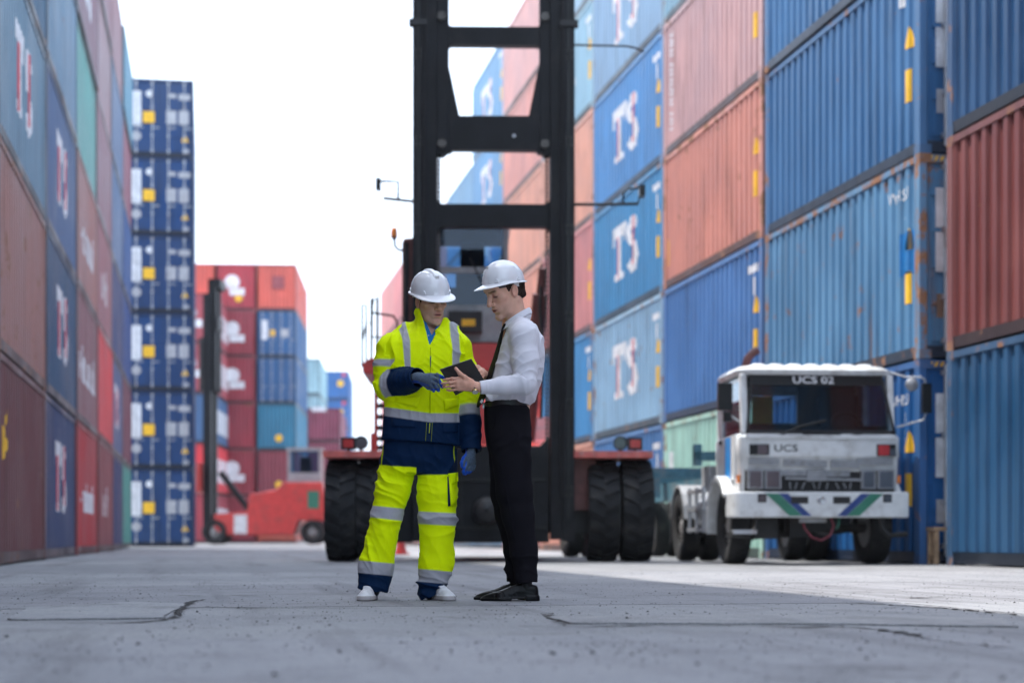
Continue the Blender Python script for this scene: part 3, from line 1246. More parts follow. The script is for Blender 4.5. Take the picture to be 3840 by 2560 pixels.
def wheel(parent, x, y, r, w, lugs=26, rimr=0.55, side=1, name='wheel', lug_h=0.03):
    """tyre about the local x axis; side = +1 when the outer face looks to +x"""
    wh = bpy.data.objects.new(name, None)
    C.objects.link(wh)
    wh.parent = parent
    wh.location = (x, y, r)
    key = (r, w, lugs, rimr, lug_h)

    def tyre():
        bm = bmesh.new()
        ri = r * rimr
        h = w / 2
        prof = [(ri, -h * 0.72), (ri + 0.03, -h * 0.86), (r * 0.80, -h), (r * 0.93, -h * 0.97), (r - lug_h - 0.008, -h * 0.80), (r - lug_h, -h * 0.3),
                (r - lug_h, h * 0.3), (r - lug_h - 0.008, h * 0.80), (r * 0.93, h * 0.97), (r * 0.80, h), (ri + 0.03, h * 0.86), (ri, h * 0.72)]
        lathe(bm, prof, 48, 0)
        for k in range(lugs):
            for s in (-1, 1):
                a0 = 2 * math.pi * (k + (0.5 if s > 0 else 0)) / lugs
                da = 2 * math.pi / lugs * 0.30
                pts = []
                for (xx, tw) in ((s * h * 0.03, 0.9), (s * h * 0.45, 0.35), (s * h * 0.93, -0.15)):
                    for q in (-1, 1):
                        a = a0 + (q * 0.5 + tw) * da * 1.5
                        for rr in (r - lug_h * 1.6, r if abs(xx) < h * 0.9 else r - 0.014):
                            pts.append((xx, rr * math.cos(a), rr * math.sin(a)))
                V = [bm.verts.new(p) for p in pts]
                # two sections of a bent lug: each section 4 corners lower/upper
                for b in (0, 4):
                    i = b
                    bm.faces.new((V[i + 1], V[i + 3], V[i + 7], V[i + 5]))
                    bm.faces.new((V[i], V[i + 1], V[i + 5], V[i + 4]))
                    bm.faces.new((V[i + 3], V[i + 2], V[i + 6], V[i + 7]))
                bm.faces.new((V[8], V[9], V[11], V[10]))
                bm.faces.new((V[0], V[2], V[3], V[1]))
        bmesh.ops.recalc_face_normals(bm, faces=bm.faces[:])
        return mesh('tyre', bm, True, 35)

    def rim():
        bm = bmesh.new()
        ri = r * rimr
        h = w / 2
        prof = [(ri + 0.005, -h * 0.8), (ri - 0.03, -h * 0.78), (ri - 0.05, -h * 0.1), (ri * 0.86, h * 0.05), (ri * 0.55, h * 0.25), (ri * 0.40, h * 0.28), (ri * 0.36, h * 0.62), (0.02, h * 0.66)]
        back = [(0.02, -h * 0.6)]
        lathe(bm, prof + back, 32, 0)
        for k in range(8):
            a = 2 * math.pi * k / 8
            c = Vector((h * 0.25, ri * 0.68 * math.cos(a), ri * 0.68 * math.sin(a)))
            cyl(bm, c, c + Vector((0.04, 0, 0)), 0.018, n=6)
        for k in range(20):
            pass
        return mesh('rim', bm, True, 30)
    ob('tyre', cached(('tyre', key), tyre), M['tyre'], wh)
    o = ob('rim', cached(('rim', key), rim), M['rim'], wh)
    if side < 0:
        o.rotation_euler = (0, 0, math.pi)
    return wh


# ------------------------------------------------------------------ container handler in the middle
PXH = 0.005982
h0 = cw((1130 - 1176) * PXH, 23.45)
hd = thing('container_handler', 'tall black mast container handler with red chassis behind the two men', 'forklift', h0, -TH + R(1.5))


def hx(d):
    return (d - 1130) * PXH


def hz(d):
    return HC + (1234 - d) * PXH


TOPZ = 11.2
# outer uprights: front plate, web and rear flange form a channel
for sgn, (a, b) in ((-1, (948, 1003)), (1, (1265, 1320))):
    xa, xb = hx(a), hx(b)
    xo = xa if sgn < 0 else xb
    xi = xb if sgn < 0 else xa

    def f(bm):
        lo, hi = sorted((xo, xo - sgn * 0.16))
        box(bm, lo, hi, 0.0, 0.42, hz(1242), TOPZ)
        lo, hi = sorted((xo - sgn * 0.162, xi))
        box(bm, lo, hi, 0.03, 0.30, hz(1238), TOPZ - 0.01)
    part('mast_upright', M['black_steel'], hd, f, 0.012)
    part('mast_guide', M['black_gloss'], hd, bx(*sorted((xo - sgn * 0.06, xo - sgn * 0.10)), -0.012, 0.02, 0.6, TOPZ - 0.3), 0.004)
    # clamp with bolt
    part('bracket', M['dark_steel'], hd, boxes([(*sorted((xo + sgn * 0.05, xo - sgn * 0.2)), -0.04, 0.1, hz(60), hz(46))]), 0.01)
    # inner (moving) mast rails, above
    ia, ib = (1003, 1031) if sgn < 0 else (1240, 1265)

    def f2(bm):
        prism(bm, [(hx(ia), hz(352)), (hx(ia) if sgn < 0 else hx(ia), TOPZ + 0.1), (hx(ib), TOPZ + 0.1), (hx(ib), hz(352) if sgn > 0 else hz(345)),
                   ((hx(ia) + hx(ib)) / 2, hz(356))] if sgn < 0 else
              [(hx(ia), hz(345)), (hx(ia), TOPZ + 0.1), (hx(ib), TOPZ + 0.1), (hx(ib), hz(352)), ((hx(ia) + hx(ib)) / 2, hz(356))], 1, 0.06, 0.26)
    part('inner_mast_rail', M['black_steel'], hd, f2, 0.008)


def cross(bm, x0, x1, z0, z1, y0=0.05, y1=0.24, r=0.07, up=True, dn=True):
    """beam with small fillets where it meets the uprights"""
    pts = []

    def fil(cx, cz, sx, sz):
        return [(cx + sx * r * (1 - math.sin(a)), cz + sz * r * (1 - math.cos(a))) for a in [math.pi / 2 * k / 4 for k in range(5)]]
    if dn:
        pts += [(x0, z0 - r)] + [(x0 + r * (1 - math.cos(t)), z0 - r * (1 - math.sin(t))) for t in [math.pi / 2 * k / 4 for k in range(1, 5)]]
        pts += [(x1 - r * (1 - math.cos(t)), z0 - r * (1 - math.sin(t))) for t in [math.pi / 2 * k / 4 for k in range(4, -1, -1)]]
    else:
        pts += [(x0, z0), (x1, z0)]
    if up:
        pts += [(x1 - r * (1 - math.cos(t)), z1 + r * (1 - math.sin(t))) for t in [math.pi / 2 * k / 4 for k in range(0, 5)]]
        pts += [(x0 + r * (1 - math.cos(t)), z1 + r * (1 - math.sin(t))) for t in [math.pi / 2 * k / 4 for k in range(4, -1, -1)]]
    else:
        pts += [(x1, z1), (x0, z1)]
    prism(bm, pts, 1, y0, y1)


part('crossbeam', M['black_steel'], hd, lambda bm: cross(bm, hx(1031) + .001, hx(1240) - .001, hz(100), hz(57), 0.08, 0.24, 0.03))
part('crossbeam', M['black_steel'], hd, lambda bm: prism(bm, [
    (hx(1031) + .001, hz(342) - 0.05), (hx(1031) + 0.05, hz(342)), (hx(1240) - 0.05, hz(342)), (hx(1240) - .001, hz(342) - 0.05),
    (hx(1240) - .001, hz(140)), (hx(1215), hz(263)), (hx(1055), hz(263)), (hx(1031) + .001, hz(150))], 1, 0.07, 0.23))
part('crossbeam', M['black_steel'], hd, lambda bm: cross(bm, hx(1003) + .001, hx(1265) - .001, hz(518), hz(465), 0.10, 0.28, 0.09))
part('bolt', M['galv'], hd, lambda bm: cyl(bm, (hx(1181), 0.055, hz(309)), (hx(1181), 0.07, hz(309)), 0.024, n=10))
part('crossbeam', M['black_steel'], hd, bx(hx(1003), hx(1265), 0.10, 0.28, 9.0, 9.4), 0.01)
part('crossbeam', M['black_steel'], hd, bx(hx(1003), hx(1265), 0.10, 0.28, 10.9, 11.15), 0.01)
# lift cylinders right behind the uprights
for a in (992, 1276):
    part('lift_cylinder', M['dark_steel'], hd, lambda bm: (cyl(bm, (hx(a), 0.40, 0.5), (hx(a), 0.40, 6.2), 0.075, n=14), cyl(bm, (hx(a), 0.40, 6.2), (hx(a), 0.40, 10.9), 0.045, n=12)), smooth=True)
# chains, hoses, rollers and bolted plates of the mast
for a, s_ in ((1008, 1), (1258, -1)):
    part('lift_chain', M['grease_steel'], hd, lambda bm: [box(bm, hx(a) - 0.018, hx(a) + 0.018, 0.30, 0.33, z, z + 0.05) for z in [1.7 + 0.062 * k for k in range(150)]])
for k, a in enumerate((972, 978, 1290, 1296)):
    part('hydraulic_hose', M['hose_black'], hd, lambda bm: tube(bm, [(hx(a) + 0.012 * math.sin(z * 1.7 + k), -0.022, z) for z in [0.9 + 0.4 * q for q in range(26)]], 0.014, 6), smooth=True)
for sgn, a in ((-1, 960), (1, 1308)):
    for z in (0.9, 2.1, 3.3, 4.5, 5.7, 6.9, 8.1):
        pl = part('joint_plate', M['black_gloss'], hd, bx(hx(a) - 0.05, hx(a) + 0.05, -0.012, 0.0, z, z + 0.16), 0.004)
        for dx_ in (-0.03, 0.03):
            for dz_ in (0.03, 0.13):
                part('bolt', M['grease_steel'], pl, lambda bm: cyl(bm, (hx(a) + dx_, -0.024, z + dz_), (hx(a) + dx_, -0.011, z + dz_), 0.011, n=6))
for a in (1015, 1252):
    for z in (5.75, 7.5):
        part('mast_roller', M['grease_steel'], hd, lambda bm: cyl(bm, (hx(a), 0.01, z), (hx(a), 0.058, z), 0.06, n=18), smooth=True, ang=40)
for z in (hz(1100), hz(1210)):
    part('stiffener', M['black_gloss'], hd, bx(hx(1010), hx(1255), 0.035, 0.06, z - 0.02, z + 0.02), 0.004)
for a in (1060, 1165, 1225):
    part('stiffener', M['black_gloss'], hd, bx(hx(a) - 0.012, hx(a) + 0.012, 0.03, 0.06, hz(1208), hz(1102)), 0.004)
# foot of the mast: black block and drum
part('mast_foot', M['black_steel'], hd, lambda bm: prism(bm, [
    (hx(1003), hz(1245)), (hx(1262), hz(1245)), (hx(1262), hz(1000)), (hx(1252), hz(1010)), (hx(1240), hz(1022)), (hx(1003), hz(1022))], 1, 0.06, 0.34), 0.012)
part('mast_foot', M['black_steel'], hd, lambda bm: prism(bm, [
    (hx(880), hz(1245)), (hx(947), hz(1245)), (hx(947), hz(1120)), (hx(905), hz(1150)), (hx(880), hz(1165))], 1, 0.10, 0.40), 0.01)
part('drum', M['dark_steel'], hd, lambda bm: lathe(bm, [(0.02, -0.30), (0.12, -0.28), (0.18, -0.2), (0.20, 0.0), (0.20, 0.3), (0.02, 0.3)], 24, 1, (hx(1118), -0.02, hz(1172)), closed=True), smooth=True, ang=50)
part('axle', M['dark_steel'], hd, boxes([(-1.75, 1.75, 0.45, 0.85, hz(1222), hz(1165))]), 0.03, seg=2)
for x, sd in ((hx(781), -1), (hx(854), -1), (hx(1390), 1), (hx(1469), 1)):
    wheel(hd, x, 0.62, 0.72, 0.44, lugs=22, rimr=0.52, side=sd, lug_h=0.035)
# chassis
part('chassis', M['red_paint'], hd, lambda bm: prism(bm, [(0.5, 0.75), (0.5, 1.62), (1.3, 1.75), (3.0, 2.2), (6.4, 2.2), (6.9, 1.9), (6.9, 0.8), (5.9, 0.75), (5.5, 1.25), (4.3, 1.25), (3.9, 0.70)], 0, -0.95, 0.95), 0.04, seg=2)
part('counterweight', M['red_paint'], hd, lambda bm: prism(bm, [(5.0, 2.21), (6.9, 2.21), (6.7, 2.7), (5.3, 2.7)], 0, -0.9, 0.9), 0.05, seg=2)
for x_ in (-1.45, 0.955):
    part('shaded_body_panel', M['rust_and_shade_red'], hd, bx(x_, x_ + 0.495, 0.30, 0.45, 0.72, hz(1052)), 0.01)  # chassis red darkened in the paint to look shaded
for x0, x1 in ((hx(743), hx(882)), (hx(1319), hx(1501))):
    part('fender', M['fender_red'], hd, bx(x0, x1, -0.02, 1.45, hz(1050), hz(1035)), 0.02)
for sx in (-0.85, 0.62):
    wheel(hd, sx, 5.0, 0.62, 0.40, lugs=20, rimr=0.52, side=-1 if sx < 0 else 1)
# work lamps on the fenders
for xr, xb in ((hx(829), hx(800)), (hx(1427), hx(1461))):
    lz = hz(1035)
    lp = part('work_lamp', M['black_gloss'], hd, lambda bm: (lathe(bm, [(0.02, 0.10), (0.06, 0.08), (0.10, -0.02), (0.088, -0.03), (0.08, -0.01), (0.02, 0.0)], 20, 1, (xr, 0.12, lz + 0.115)),
                                                            box(bm, xr - 0.02, xr + 0.02, 0.1, 0.16, lz, lz + 0.05)), smooth=True)
    part('lens', M['lamp_clear'], lp, lambda bm: cyl(bm, (xr, 0.095, lz + 0.115), (xr, 0.105, lz + 0.115), 0.082, n=20))
    lp = part('tail_lamp', M['black_gloss'], hd, boxes([(xb - 0.1, xb + 0.1, 0.06, 0.2, lz + 0.02, lz + 0.19), (xb - 0.02, xb + 0.02, 0.1, 0.16, lz, lz + 0.03)]), 0.012)
    part('lens', M['lamp_red'], lp, bx(xb - 0.07, xb + 0.07, 0.048, 0.062, lz + 0.05, lz + 0.16), 0.004)
# cab
CX0, CX1, CY0, CY1, CZ0, CZ1 = -0.84, 0.27, 2.0, 3.7, 3.25, 5.06
cab = part('cab', M['grey_steel'], hd, boxes([
    (CX0, CX1, CY0, CY1, CZ0, CZ0 + 0.55), (CX0, CX0 + 0.07, CY0 + 0.02, CY0 + 0.1, CZ0 + 0.55, CZ1 - 0.1), (CX1 - 0.07, CX1, CY0 + 0.02, CY0 + 0.1, CZ0 + 0.55, CZ1 - 0.1),
    (CX0, CX0 + 0.07, CY1 - 0.1, CY1, CZ0 + 0.55, CZ1 - 0.1), (CX1 - 0.07, CX1, CY1 - 0.1, CY1, CZ0 + 0.55, CZ1 - 0.1),
    (CX0 + 0.07, CX1 - 0.07, CY0 + 0.02, CY0 + 0.1, CZ0 + 1.03, CZ0 + 1.12), (CX0, CX1, CY1 - 0.04, CY1 - 0.001, CZ0 + 0.5, CZ0 + 1.0)]), 0.015)
part('cab_roof', M['cab_white'], hd, bx(CX0 - 0.04, CX1 + 0.04, CY0 - 0.1, CY1 + 0.05, CZ1 - 0.09, CZ1), 0.03, seg=2)
part('windscreen', M['cab_glass'], hd, bx(CX0 + 0.072, CX1 - 0.072, CY0 + 0.045, CY0 + 0.055, CZ0 + 1.121, CZ1 - 0.101))
part('windscreen', M['cab_glass'], hd, bx(CX0 + 0.072, CX1 - 0.072, CY0 + 0.045, CY0 + 0.055, CZ0 + 0.552, CZ0 + 1.029))
for x in (CX0 + 0.02, CX1 - 0.03):
    part('side_window', M['cab_glass'], hd, bx(x, x + 0.01, CY0 + 0.11, CY1 - 0.11, CZ0 + 0.552, CZ1 - 0.101))
part('shade_lining', M['seat_and_shade'], hd, boxes([(CX0 + 0.08, CX1 - 0.08, CY1 - 0.06, CY1 - 0.045, CZ0 + 0.56, CZ0 + 1.05), (CX0 + 0.08, CX1 - 0.08, CY0 + 0.2, CY1 - 0.07, CZ1 - 0.115, CZ1 - 0.1)]))  # dark sheets put in for a shaded look behind the glass
part('driver_seat', M['seat_and_shade'], hd, boxes([(-0.5, 0.0, 2.75, 3.2, CZ0 + 0.56, CZ0 + 0.75), (-0.52, 0.0, 3.1, 3.25, CZ0 + 0.76, CZ0 + 1.25), (-0.45, -0.07, 3.1, 3.25, CZ0 + 1.25, CZ1 - 0.14)]), 0.05, seg=2)
part('wiper', M['black_gloss'], hd, lambda bm: tube(bm, [(0.16, 1.99, CZ0 + 0.62), (-0.1, 1.98, CZ0 + 0.85), (-0.30, 1.98, CZ0 + 1.25)], 0.012, 6))
part('console', M['dark_steel'], hd, bx(-0.62, -0.12, 1.7, 1.98, CZ0 + 0.12, CZ0 + 0.42), 0.03)
part('nameplate', M['yellow_mark'], hd, bx(-0.42, -0.22, 1.69, 1.699, CZ0 + 0.2, CZ0 + 0.30))
part('cab_beam', M['red_paint'], hd, bx(-1.2, 0.6, 1.9, 2.2, CZ0 - 0.40, CZ0 - 0.03), 0.02)
part('cab_floor', M['dark_steel'], hd, bx(-1.2, 0.6, 2.21, 3.8, CZ0 - 0.3, CZ0 - 0.03), 0.02)
part('cab_riser', M['red_paint'], hd, boxes([(-0.8, -0.5, 2.3, 3.5, 2.0, CZ0 - 0.301), (0.05, 0.35, 2.3, 3.5, 2.0, CZ0 - 0.301)]), 0.02)
part('hydraulic_tank', M['red_paint'], hd, bx(-0.45, 0.02, 0.75, 1.6, 1.5, 2.25), 0.03)
# tilt cylinder and hoses by the right upright
part('tilt_cylinder', M['rust_and_shade_red'], hd, lambda bm: (cyl(bm, (hx(1218), 1.1, 1.75), (hx(1245), 0.5, 3.75), 0.11, n=14), cyl(bm, (hx(1245), 0.5, 3.75), (hx(1250), 0.38, 4.1), 0.06, n=12)), smooth=True)
part('hose', M['dark_void'], hd, lambda bm: (tube(bm, [(hx(1248), 0.45, 4.15), (hx(1243), 0.4, 3.6), (hx(1250), 0.42, 2.9), (hx(1246), 0.5, 2.0)], 0.022, 6)))
part('rear_post', M['rust_and_shade_red'], hd, lambda bm: prism(bm, [(hx(921), 2.3), (hx(947), 2.3), (hx(947), hz(533)), (hx(925), hz(535)), (hx(921), hz(545))], 1, 0.45, 0.65), 0.012)
part('chain', M['dark_steel'], hd, lambda bm: tube(bm, [(hx(930), 0.43, 2.5), (hx(931), 0.43, hz(560)), (hx(931), 0.43, hz(545))], 0.035, 6))
bp = part('beacon_pole', M['galv'], hd, lambda bm: tube(bm, [(hx(922), 0.5, hz(562)), (hx(912), 0.5, hz(560)), (hx(904), 0.5, hz(552)), (hx(902), 0.5, hz(533))], 0.02, 8), smooth=True)
part('beacon_lamp', M['amber'], bp, lambda bm: lathe(bm, [(0.005, hz(507)), (0.03, hz(508)), (0.042, hz(514)), (0.048, hz(526)), (0.048, hz(531)), (0.005, hz(531))], 16, 2, (hx(902), 0.5, 0)), smooth=True, ang=60)
part('beacon_base', M['black_gloss'], bp, lambda bm: cyl(bm, (hx(902), 0.5, hz(535.5)), (hx(902), 0.5, hz(531.2)), 0.03, 0.046, n=14))
# mirrors
mr = part('mirror_arm', M['black_gloss'], hd, lambda bm: (tube(bm, [(hx(948), 0.2, hz(457)), (hx(880), 0.1, hz(453))], 0.022, 6), tube(bm, [(hx(914), 0.14, hz(455)), (hx(914), 0.14, hz(414)), (hx(880), 0.12, hz(413)), (hx(870), 0.12, hz(415))], 0.018, 6)))
part('mirror', M['black_gloss'], mr, bx(hx(863), hx(874), 0.04, 0.2, hz(434), hz(408)), 0.015)
mr = part('mirror_arm', M['black_gloss'], hd, lambda bm: (tube(bm, [(hx(1319), 0.2, hz(462)), (hx(1390), 0.12, hz(464)), (hx(1468), 0.1, hz(463))], 0.022, 6),
                                                        tube(bm, [(hx(1434), 0.12, hz(462)), (hx(1434), 0.12, hz(440)), (hx(1444), 0.12, hz(428)), (hx(1472), 0.12, hz(426))], 0.016, 6),
                                                        tube(bm, [(hx(1468), 0.1, hz(463)), (hx(1472), 0.1, hz(440))], 0.014, 6)))
part('mirror', M['black_gloss'], mr, bx(hx(1470), hx(1483), 0.0, 0.2, hz(447), hz(422)), 0.015)
part('guide_rod', M['black_gloss'], hd, lambda bm: tube(bm, [(hx(1318), 0.15, hz(95)), (hx(1440), 0.1, hz(99)), (hx(1462), 0.1, hz(103)), (hx(1482), 0.1, hz(112))], 0.014, 6))
# access ladder, platform and rails on the left
part('platform', M['red_paint'], hd, lambda bm: prism(bm, [(hx(820), hz(812)), (hx(820), hz(836)), (hx(850), hz(838)), (-1.2, hz(838)), (-1.2, hz(800)), (hx(838), hz(800))], 1, 1.3, 3.2), 0.01)
for x in (hx(850), hx(874)):
    part('ladder_stringer', M['red_paint'], hd, bx(x - 0.025, x + 0.025, 1.5, 1.6, hz(1035), hz(800)), 0.006)
for d in (862, 887, 912, 939, 966, 992, 1014):
    part('ladder_rung', M['dark_steel'], hd, bx(hx(850) + 0.026, hx(874) - 0.026, 1.51, 1.59, hz(d) - 0.035, hz(d) + 0.035), 0.005)


def rail(pts, r=0.016):
    part('handrail', M['black_gloss'], hd, lambda bm: tube(bm, pts, r, 6))


rail([(hx(818), 1.4, hz(820)), (hx(818), 1.4, hz(672)), (hx(821), 1.4, hz(668)), (hx(828), 1.4, hz(670)), (hx(828), 1.4, hz(810))])
rail([(hx(840), 1.4, hz(812)), (hx(840), 1.4, hz(655)), (hx(845), 1.5, hz(651)), (hx(838), 1.9, hz(662)), (hx(836), 1.9, hz(812))])
rail([(hx(853), 1.6, hz(825)), (hx(853), 1.6, hz(645))], 0.022)
rail([(hx(840), 2.0, hz(675)), (hx(886), 2.4, hz(674)), (hx(897), 2.4, hz(690)), (hx(897), 2.4, hz(800))], 0.018)
rail([(hx(840), 2.0, hz(735)), (hx(897), 2.4, hz(733))], 0.014)
rail([(hx(818), 1.4, hz(760)), (hx(828), 1.4, hz(712)), (hx(840), 1.4, hz(714))], 0.012)
part('bollard_post', M['red_paint'], hd, bx(hx(843), hx(856), 0.9, 1.0, hz(1035), hz(985)), 0.01)

# ------------------------------------------------------------------ white truck tractor
PXT = 0.005357
t0 = cw((1885 - 1176) * PXT, 21.0)
tk = thing('tractor_truck', 'white cab over tractor truck with broken grille and striped bumper', 'truck', t0, -R(5.5))


def tx(d):
    return (d - 1885) * PXT


def tz(d):
    return HC + (1234 - d) * PXT


def loft_box(bm, secs):
    """secs: list of (z, x0, x1, y0, y1, corner) rounded rectangles stacked up"""
    rings = []
    for z, x0, x1, y0, y1, r in secs:
        ring = []
        for cx, cy, a0 in ((x1 - r, y0 + r, -90), (x1 - r, y1 - r, 0), (x0 + r, y1 - r, 90), (x0 + r, y0 + r, 180)):
            for k in range(5):
                a = R(a0 + 22.5 * k)
                ring.append(bm.verts.new((cx + r * math.cos(a), cy + r * math.sin(a), z)))
        rings.append(ring)
    n = len(rings[0])
    for A, B in zip(rings, rings[1:]):
        for i in range(n):
            j = (i + 1) % n
            bm.faces.new((A[i], A[j], B[j], B[i]))
    bm.faces.new(rings[0][::-1])
    bm.faces.new(rings[-1])


WZ0, WZ1 = tz(993), tz(858)
# lower cab (below the glass line) and the roof
part('cab_body', M['cab_white'], tk, lambda bm: loft_box(bm, [
    (tz(1130), -0.98, 1.0, 0.10, 1.62, 0.06), (tz(1052), -0.99, 1.01, 0.06, 1.62, 0.08), (tz(1046), -1.0, 1.02, 0.03, 1.62, 0.10), (tz(1003), -1.0, 1.02, 0.03, 1.62, 0.10),
    (tz(1000), -0.99, 1.01, 0.06, 1.62, 0.10), (WZ0 - 0.005, -0.97, 0.99, 0.08, 1.62, 0.10)]), smooth=True, ang=40)
roof = part('cab_roof', M['cab_white'], tk, lambda bm: loft_box(bm, [
    (WZ1 + 0.002, -0.97, 0.95, 0.16, 1.62, 0.14), (WZ1 + 0.06, -0.99, 0.96, 0.13, 1.64, 0.18), (WZ1 + 0.12, -0.93, 0.90, 0.24, 1.60, 0.22), (WZ1 + 0.135, -0.85, 0.82, 0.34, 1.52, 0.22)]), smooth=True, ang=60)
for k in range(7):
    x = -0.70 + k * 0.225
    part('roof_rib', M['cab_white'], roof, lambda bm: loft_box(bm, [(WZ1 + 0.10, x - 0.095, x + 0.095, 0.24, 1.5, 0.06), (WZ1 + 0.145, x - 0.085, x + 0.085, 0.30, 1.46, 0.06), (WZ1 + 0.158, x - 0.05, x + 0.05, 0.36, 1.40, 0.04)]), smooth=True, ang=80)
# pillars, back wall, glass
part('pillar', M['cab_white'], tk, lambda bm: prism(bm, [(0.09, WZ0), (0.20, WZ0), (0.28, WZ1 + 0.01), (0.18, WZ1 + 0.01)], 0, -0.965, -0.885), 0.01)
part('pillar', M['cab_white'], tk, lambda bm: prism(bm, [(0.09, WZ0), (0.20, WZ0), (0.28, WZ1 + 0.01), (0.18, WZ1 + 0.01)], 0, 0.885, 0.965), 0.01)
for x in (-0.965, 0.895):
    part('pillar', M['cab_white'], tk, bx(x, x + 0.07, 1.3, 1.6, WZ0 - 0.01, WZ1 + 0.02), 0.01)
part('back_wall', M['grey_steel'], tk, boxes([(-0.9, 0.9, 1.57, 1.61, WZ0 - 0.02, WZ0 + 0.22), (-0.9, 0.9, 1.57, 1.61, WZ1 - 0.14, WZ1 + 0.03), (-0.9, -0.78, 1.57, 1.61, WZ0 + 0.221, WZ1 - 0.141), (0.1, 0.9, 1.57, 1.61, WZ0 + 0.221, WZ1 - 0.141)]))


def wind(bm, xa0, xa1, xb0, xb1, za, zb, off, th):
    def yy(z):
        return 0.085 + (z - WZ0) / (WZ1 - WZ0) * 0.10
    P = [(xa0, yy(za) + off, za), (xa1, yy(za) + off, za), (xb1, yy(zb) + off, zb), (xb0, yy(zb) + off, zb)]
    A = [bm.verts.new(p) for p in P]
    B = [bm.verts.new((p[0], p[1] + th, p[2])) for p in P]
    bm.faces.new(A)
    bm.faces.new(B[::-1])
    for i in range(4):
        j = (i + 1) % 4
        bm.faces.new((A[j], A[i], B[i], B[j]))


xA0, xA1, xB0, xB1 = tx(1714), tx(2066), tx(1727), tx(2040)
sh = part('windscreen', M['shield_glass'], tk, lambda bm: wind(bm, xA0 + .03, xA1 - .03, xB0 + .03, xB1 - .03, WZ0 + 0.03, WZ1 - 0.13, 0.0, 0.008))
sb = part('sun_strip', M['black_gloss'], tk, lambda bm: wind(bm, xB0 + .012, xB1 - .012, xB0 + .02, xB1 - .02, WZ1 - 0.13, WZ1 - 0.012, 0.0, 0.01))
for a in ((xA0, xA0 + .035, xB0, xB0 + .035, WZ0, WZ1), (xA1 - .035, xA1, xB1 - .035, xB1, WZ0, WZ1), (xA0, xA1, xA0, xA1, WZ0 - 0.01, WZ0 + 0.035), (xB0, xB1, xB0, xB1, WZ1 - 0.014, WZ1 + 0.008)):
    part('gasket', M['dark_void'], tk, lambda bm: wind(bm, *a, -0.010, 0.02))


def flat_text(name, txt, size, mat, parent, loc, rot=(math.pi / 2, 0, 0), sx=1.0, bold=0.0):
    me = text_polys(txt, size, 0.012 * size)
    o = ob(name, me, mat, parent, None, loc, rot)
    o.scale = (sx, 1, 1)
    return o


tilt = math.atan2(0.10, WZ1 - WZ0)
flat_text('lettering', 'UCS 02', 0.125, M['white_mark'], tk, (tx(1876), 0.085 + 0.0855 - 0.006, tz(877)), (math.pi / 2 - tilt, 0, 0), 1.35)
flat_text('lettering', 'UCS', 0.12, M['black_gloss'], tk, (tx(1805), 0.026, tz(1036)), sx=1.35)
# interior seen through the glass
part('shade_lining', M['seat_and_shade'], tk, boxes([(-0.87, 0.87, 0.5, 1.55, WZ1 - 0.03, WZ1 - 0.01), (0.1, 0.87, 1.52, 1.55, WZ0 - 0.1, WZ1 - 0.031), (-0.87, 0.87, 0.46, 1.5, WZ0 - 0.35, WZ0 - 0.25)]))  # dark lining added so the cab reads as shaded inside
part('dashboard', M['black_gloss'], tk, bx(-0.9, 0.9, 0.16, 0.45, WZ0 - 0.02, WZ0 + 0.10), 0.04)
part('seat', M['seat_and_shade'], tk, boxes([(0.28, 0.78, 1.1, 1.3, WZ0 - 0.2, WZ0 + 0.55)]), 0.06, seg=2)
part('seat', M['seat_and_shade'], tk, boxes([(-0.75, -0.1, 1.1, 1.3, WZ0 - 0.2, WZ0 + 0.18)]), 0.06, seg=2)
part('steering_wheel', M['black_gloss'], tk, lambda bm: tube(bm, [(0.5 + 0.2 * math.cos(a), 0.62 + 0.08 * math.sin(a), WZ0 + 0.12 + 0.18 * math.sin(a)) for a in [2 * math.pi * k / 16 for k in range(16)]], 0.016, 6, True))
part('paper_sheet', M['sheet_yellow'], tk, bx(-0.52, -0.24, 1.50, 1.505, WZ0 + 0.2, WZ1 - 0.16))
part('wiper', M['black_gloss'], tk, lambda bm: tube(bm, [(tx(1790), 0.05, tz(1000)), (tx(1840), 0.055, tz(978)), (tx(1900), 0.06, tz(964))], 0.014, 6))
part('wiper', M['black_gloss'], tk, lambda bm: tube(bm, [(tx(1950), 0.05, tz(1001)), (tx(1990), 0.055, tz(993)), (tx(2040), 0.06, tz(988))], 0.012, 6))
part('vent_panel', M['black_gloss'], tk, bx(tx(1845), tx(1935), 0.055, 0.10, tz(1001), tz(992)), 0.006)
# front: white panel lamps, grille, headlamps
part('ledge', M['cab_white'], tk, bx(-0.93, 0.95, 0.005, 0.06, tz(1006), tz(998)), 0.012, seg=2)
lp = part('turn_lamp', M['black_gloss'], tk, bx(tx(1720), tx(1766), 0.01, 0.06, tz(1044), tz(1020)), 0.006)
part('lens', M['lamp_clear'], lp, bx(tx(1738), tx(1762), 0.0, 0.012, tz(1042), tz(1022)), 0.004)
lp = part('turn_lamp', M['black_gloss'], tk, bx(tx(2018), tx(2062), 0.01, 0.06, tz(1046), tz(1019)), 0.006)
part('lens', M['lamp_red'], lp, bx(tx(2021), tx(2046), 0.0, 0.012, tz(1044), tz(1021)), 0.004)
part('lens', M['lamp_clear'], lp, bx(tx(2048), tx(2060), 0.0, 0.012, tz(1044), tz(1030)), 0.004)
part('grille_recess', M['dark_void'], tk, bx(-0.93, 0.95, 0.075, 0.12, tz(1128), tz(1054)))  # flat dark plate drawn for the grille opening
rr2 = random.Random(5)
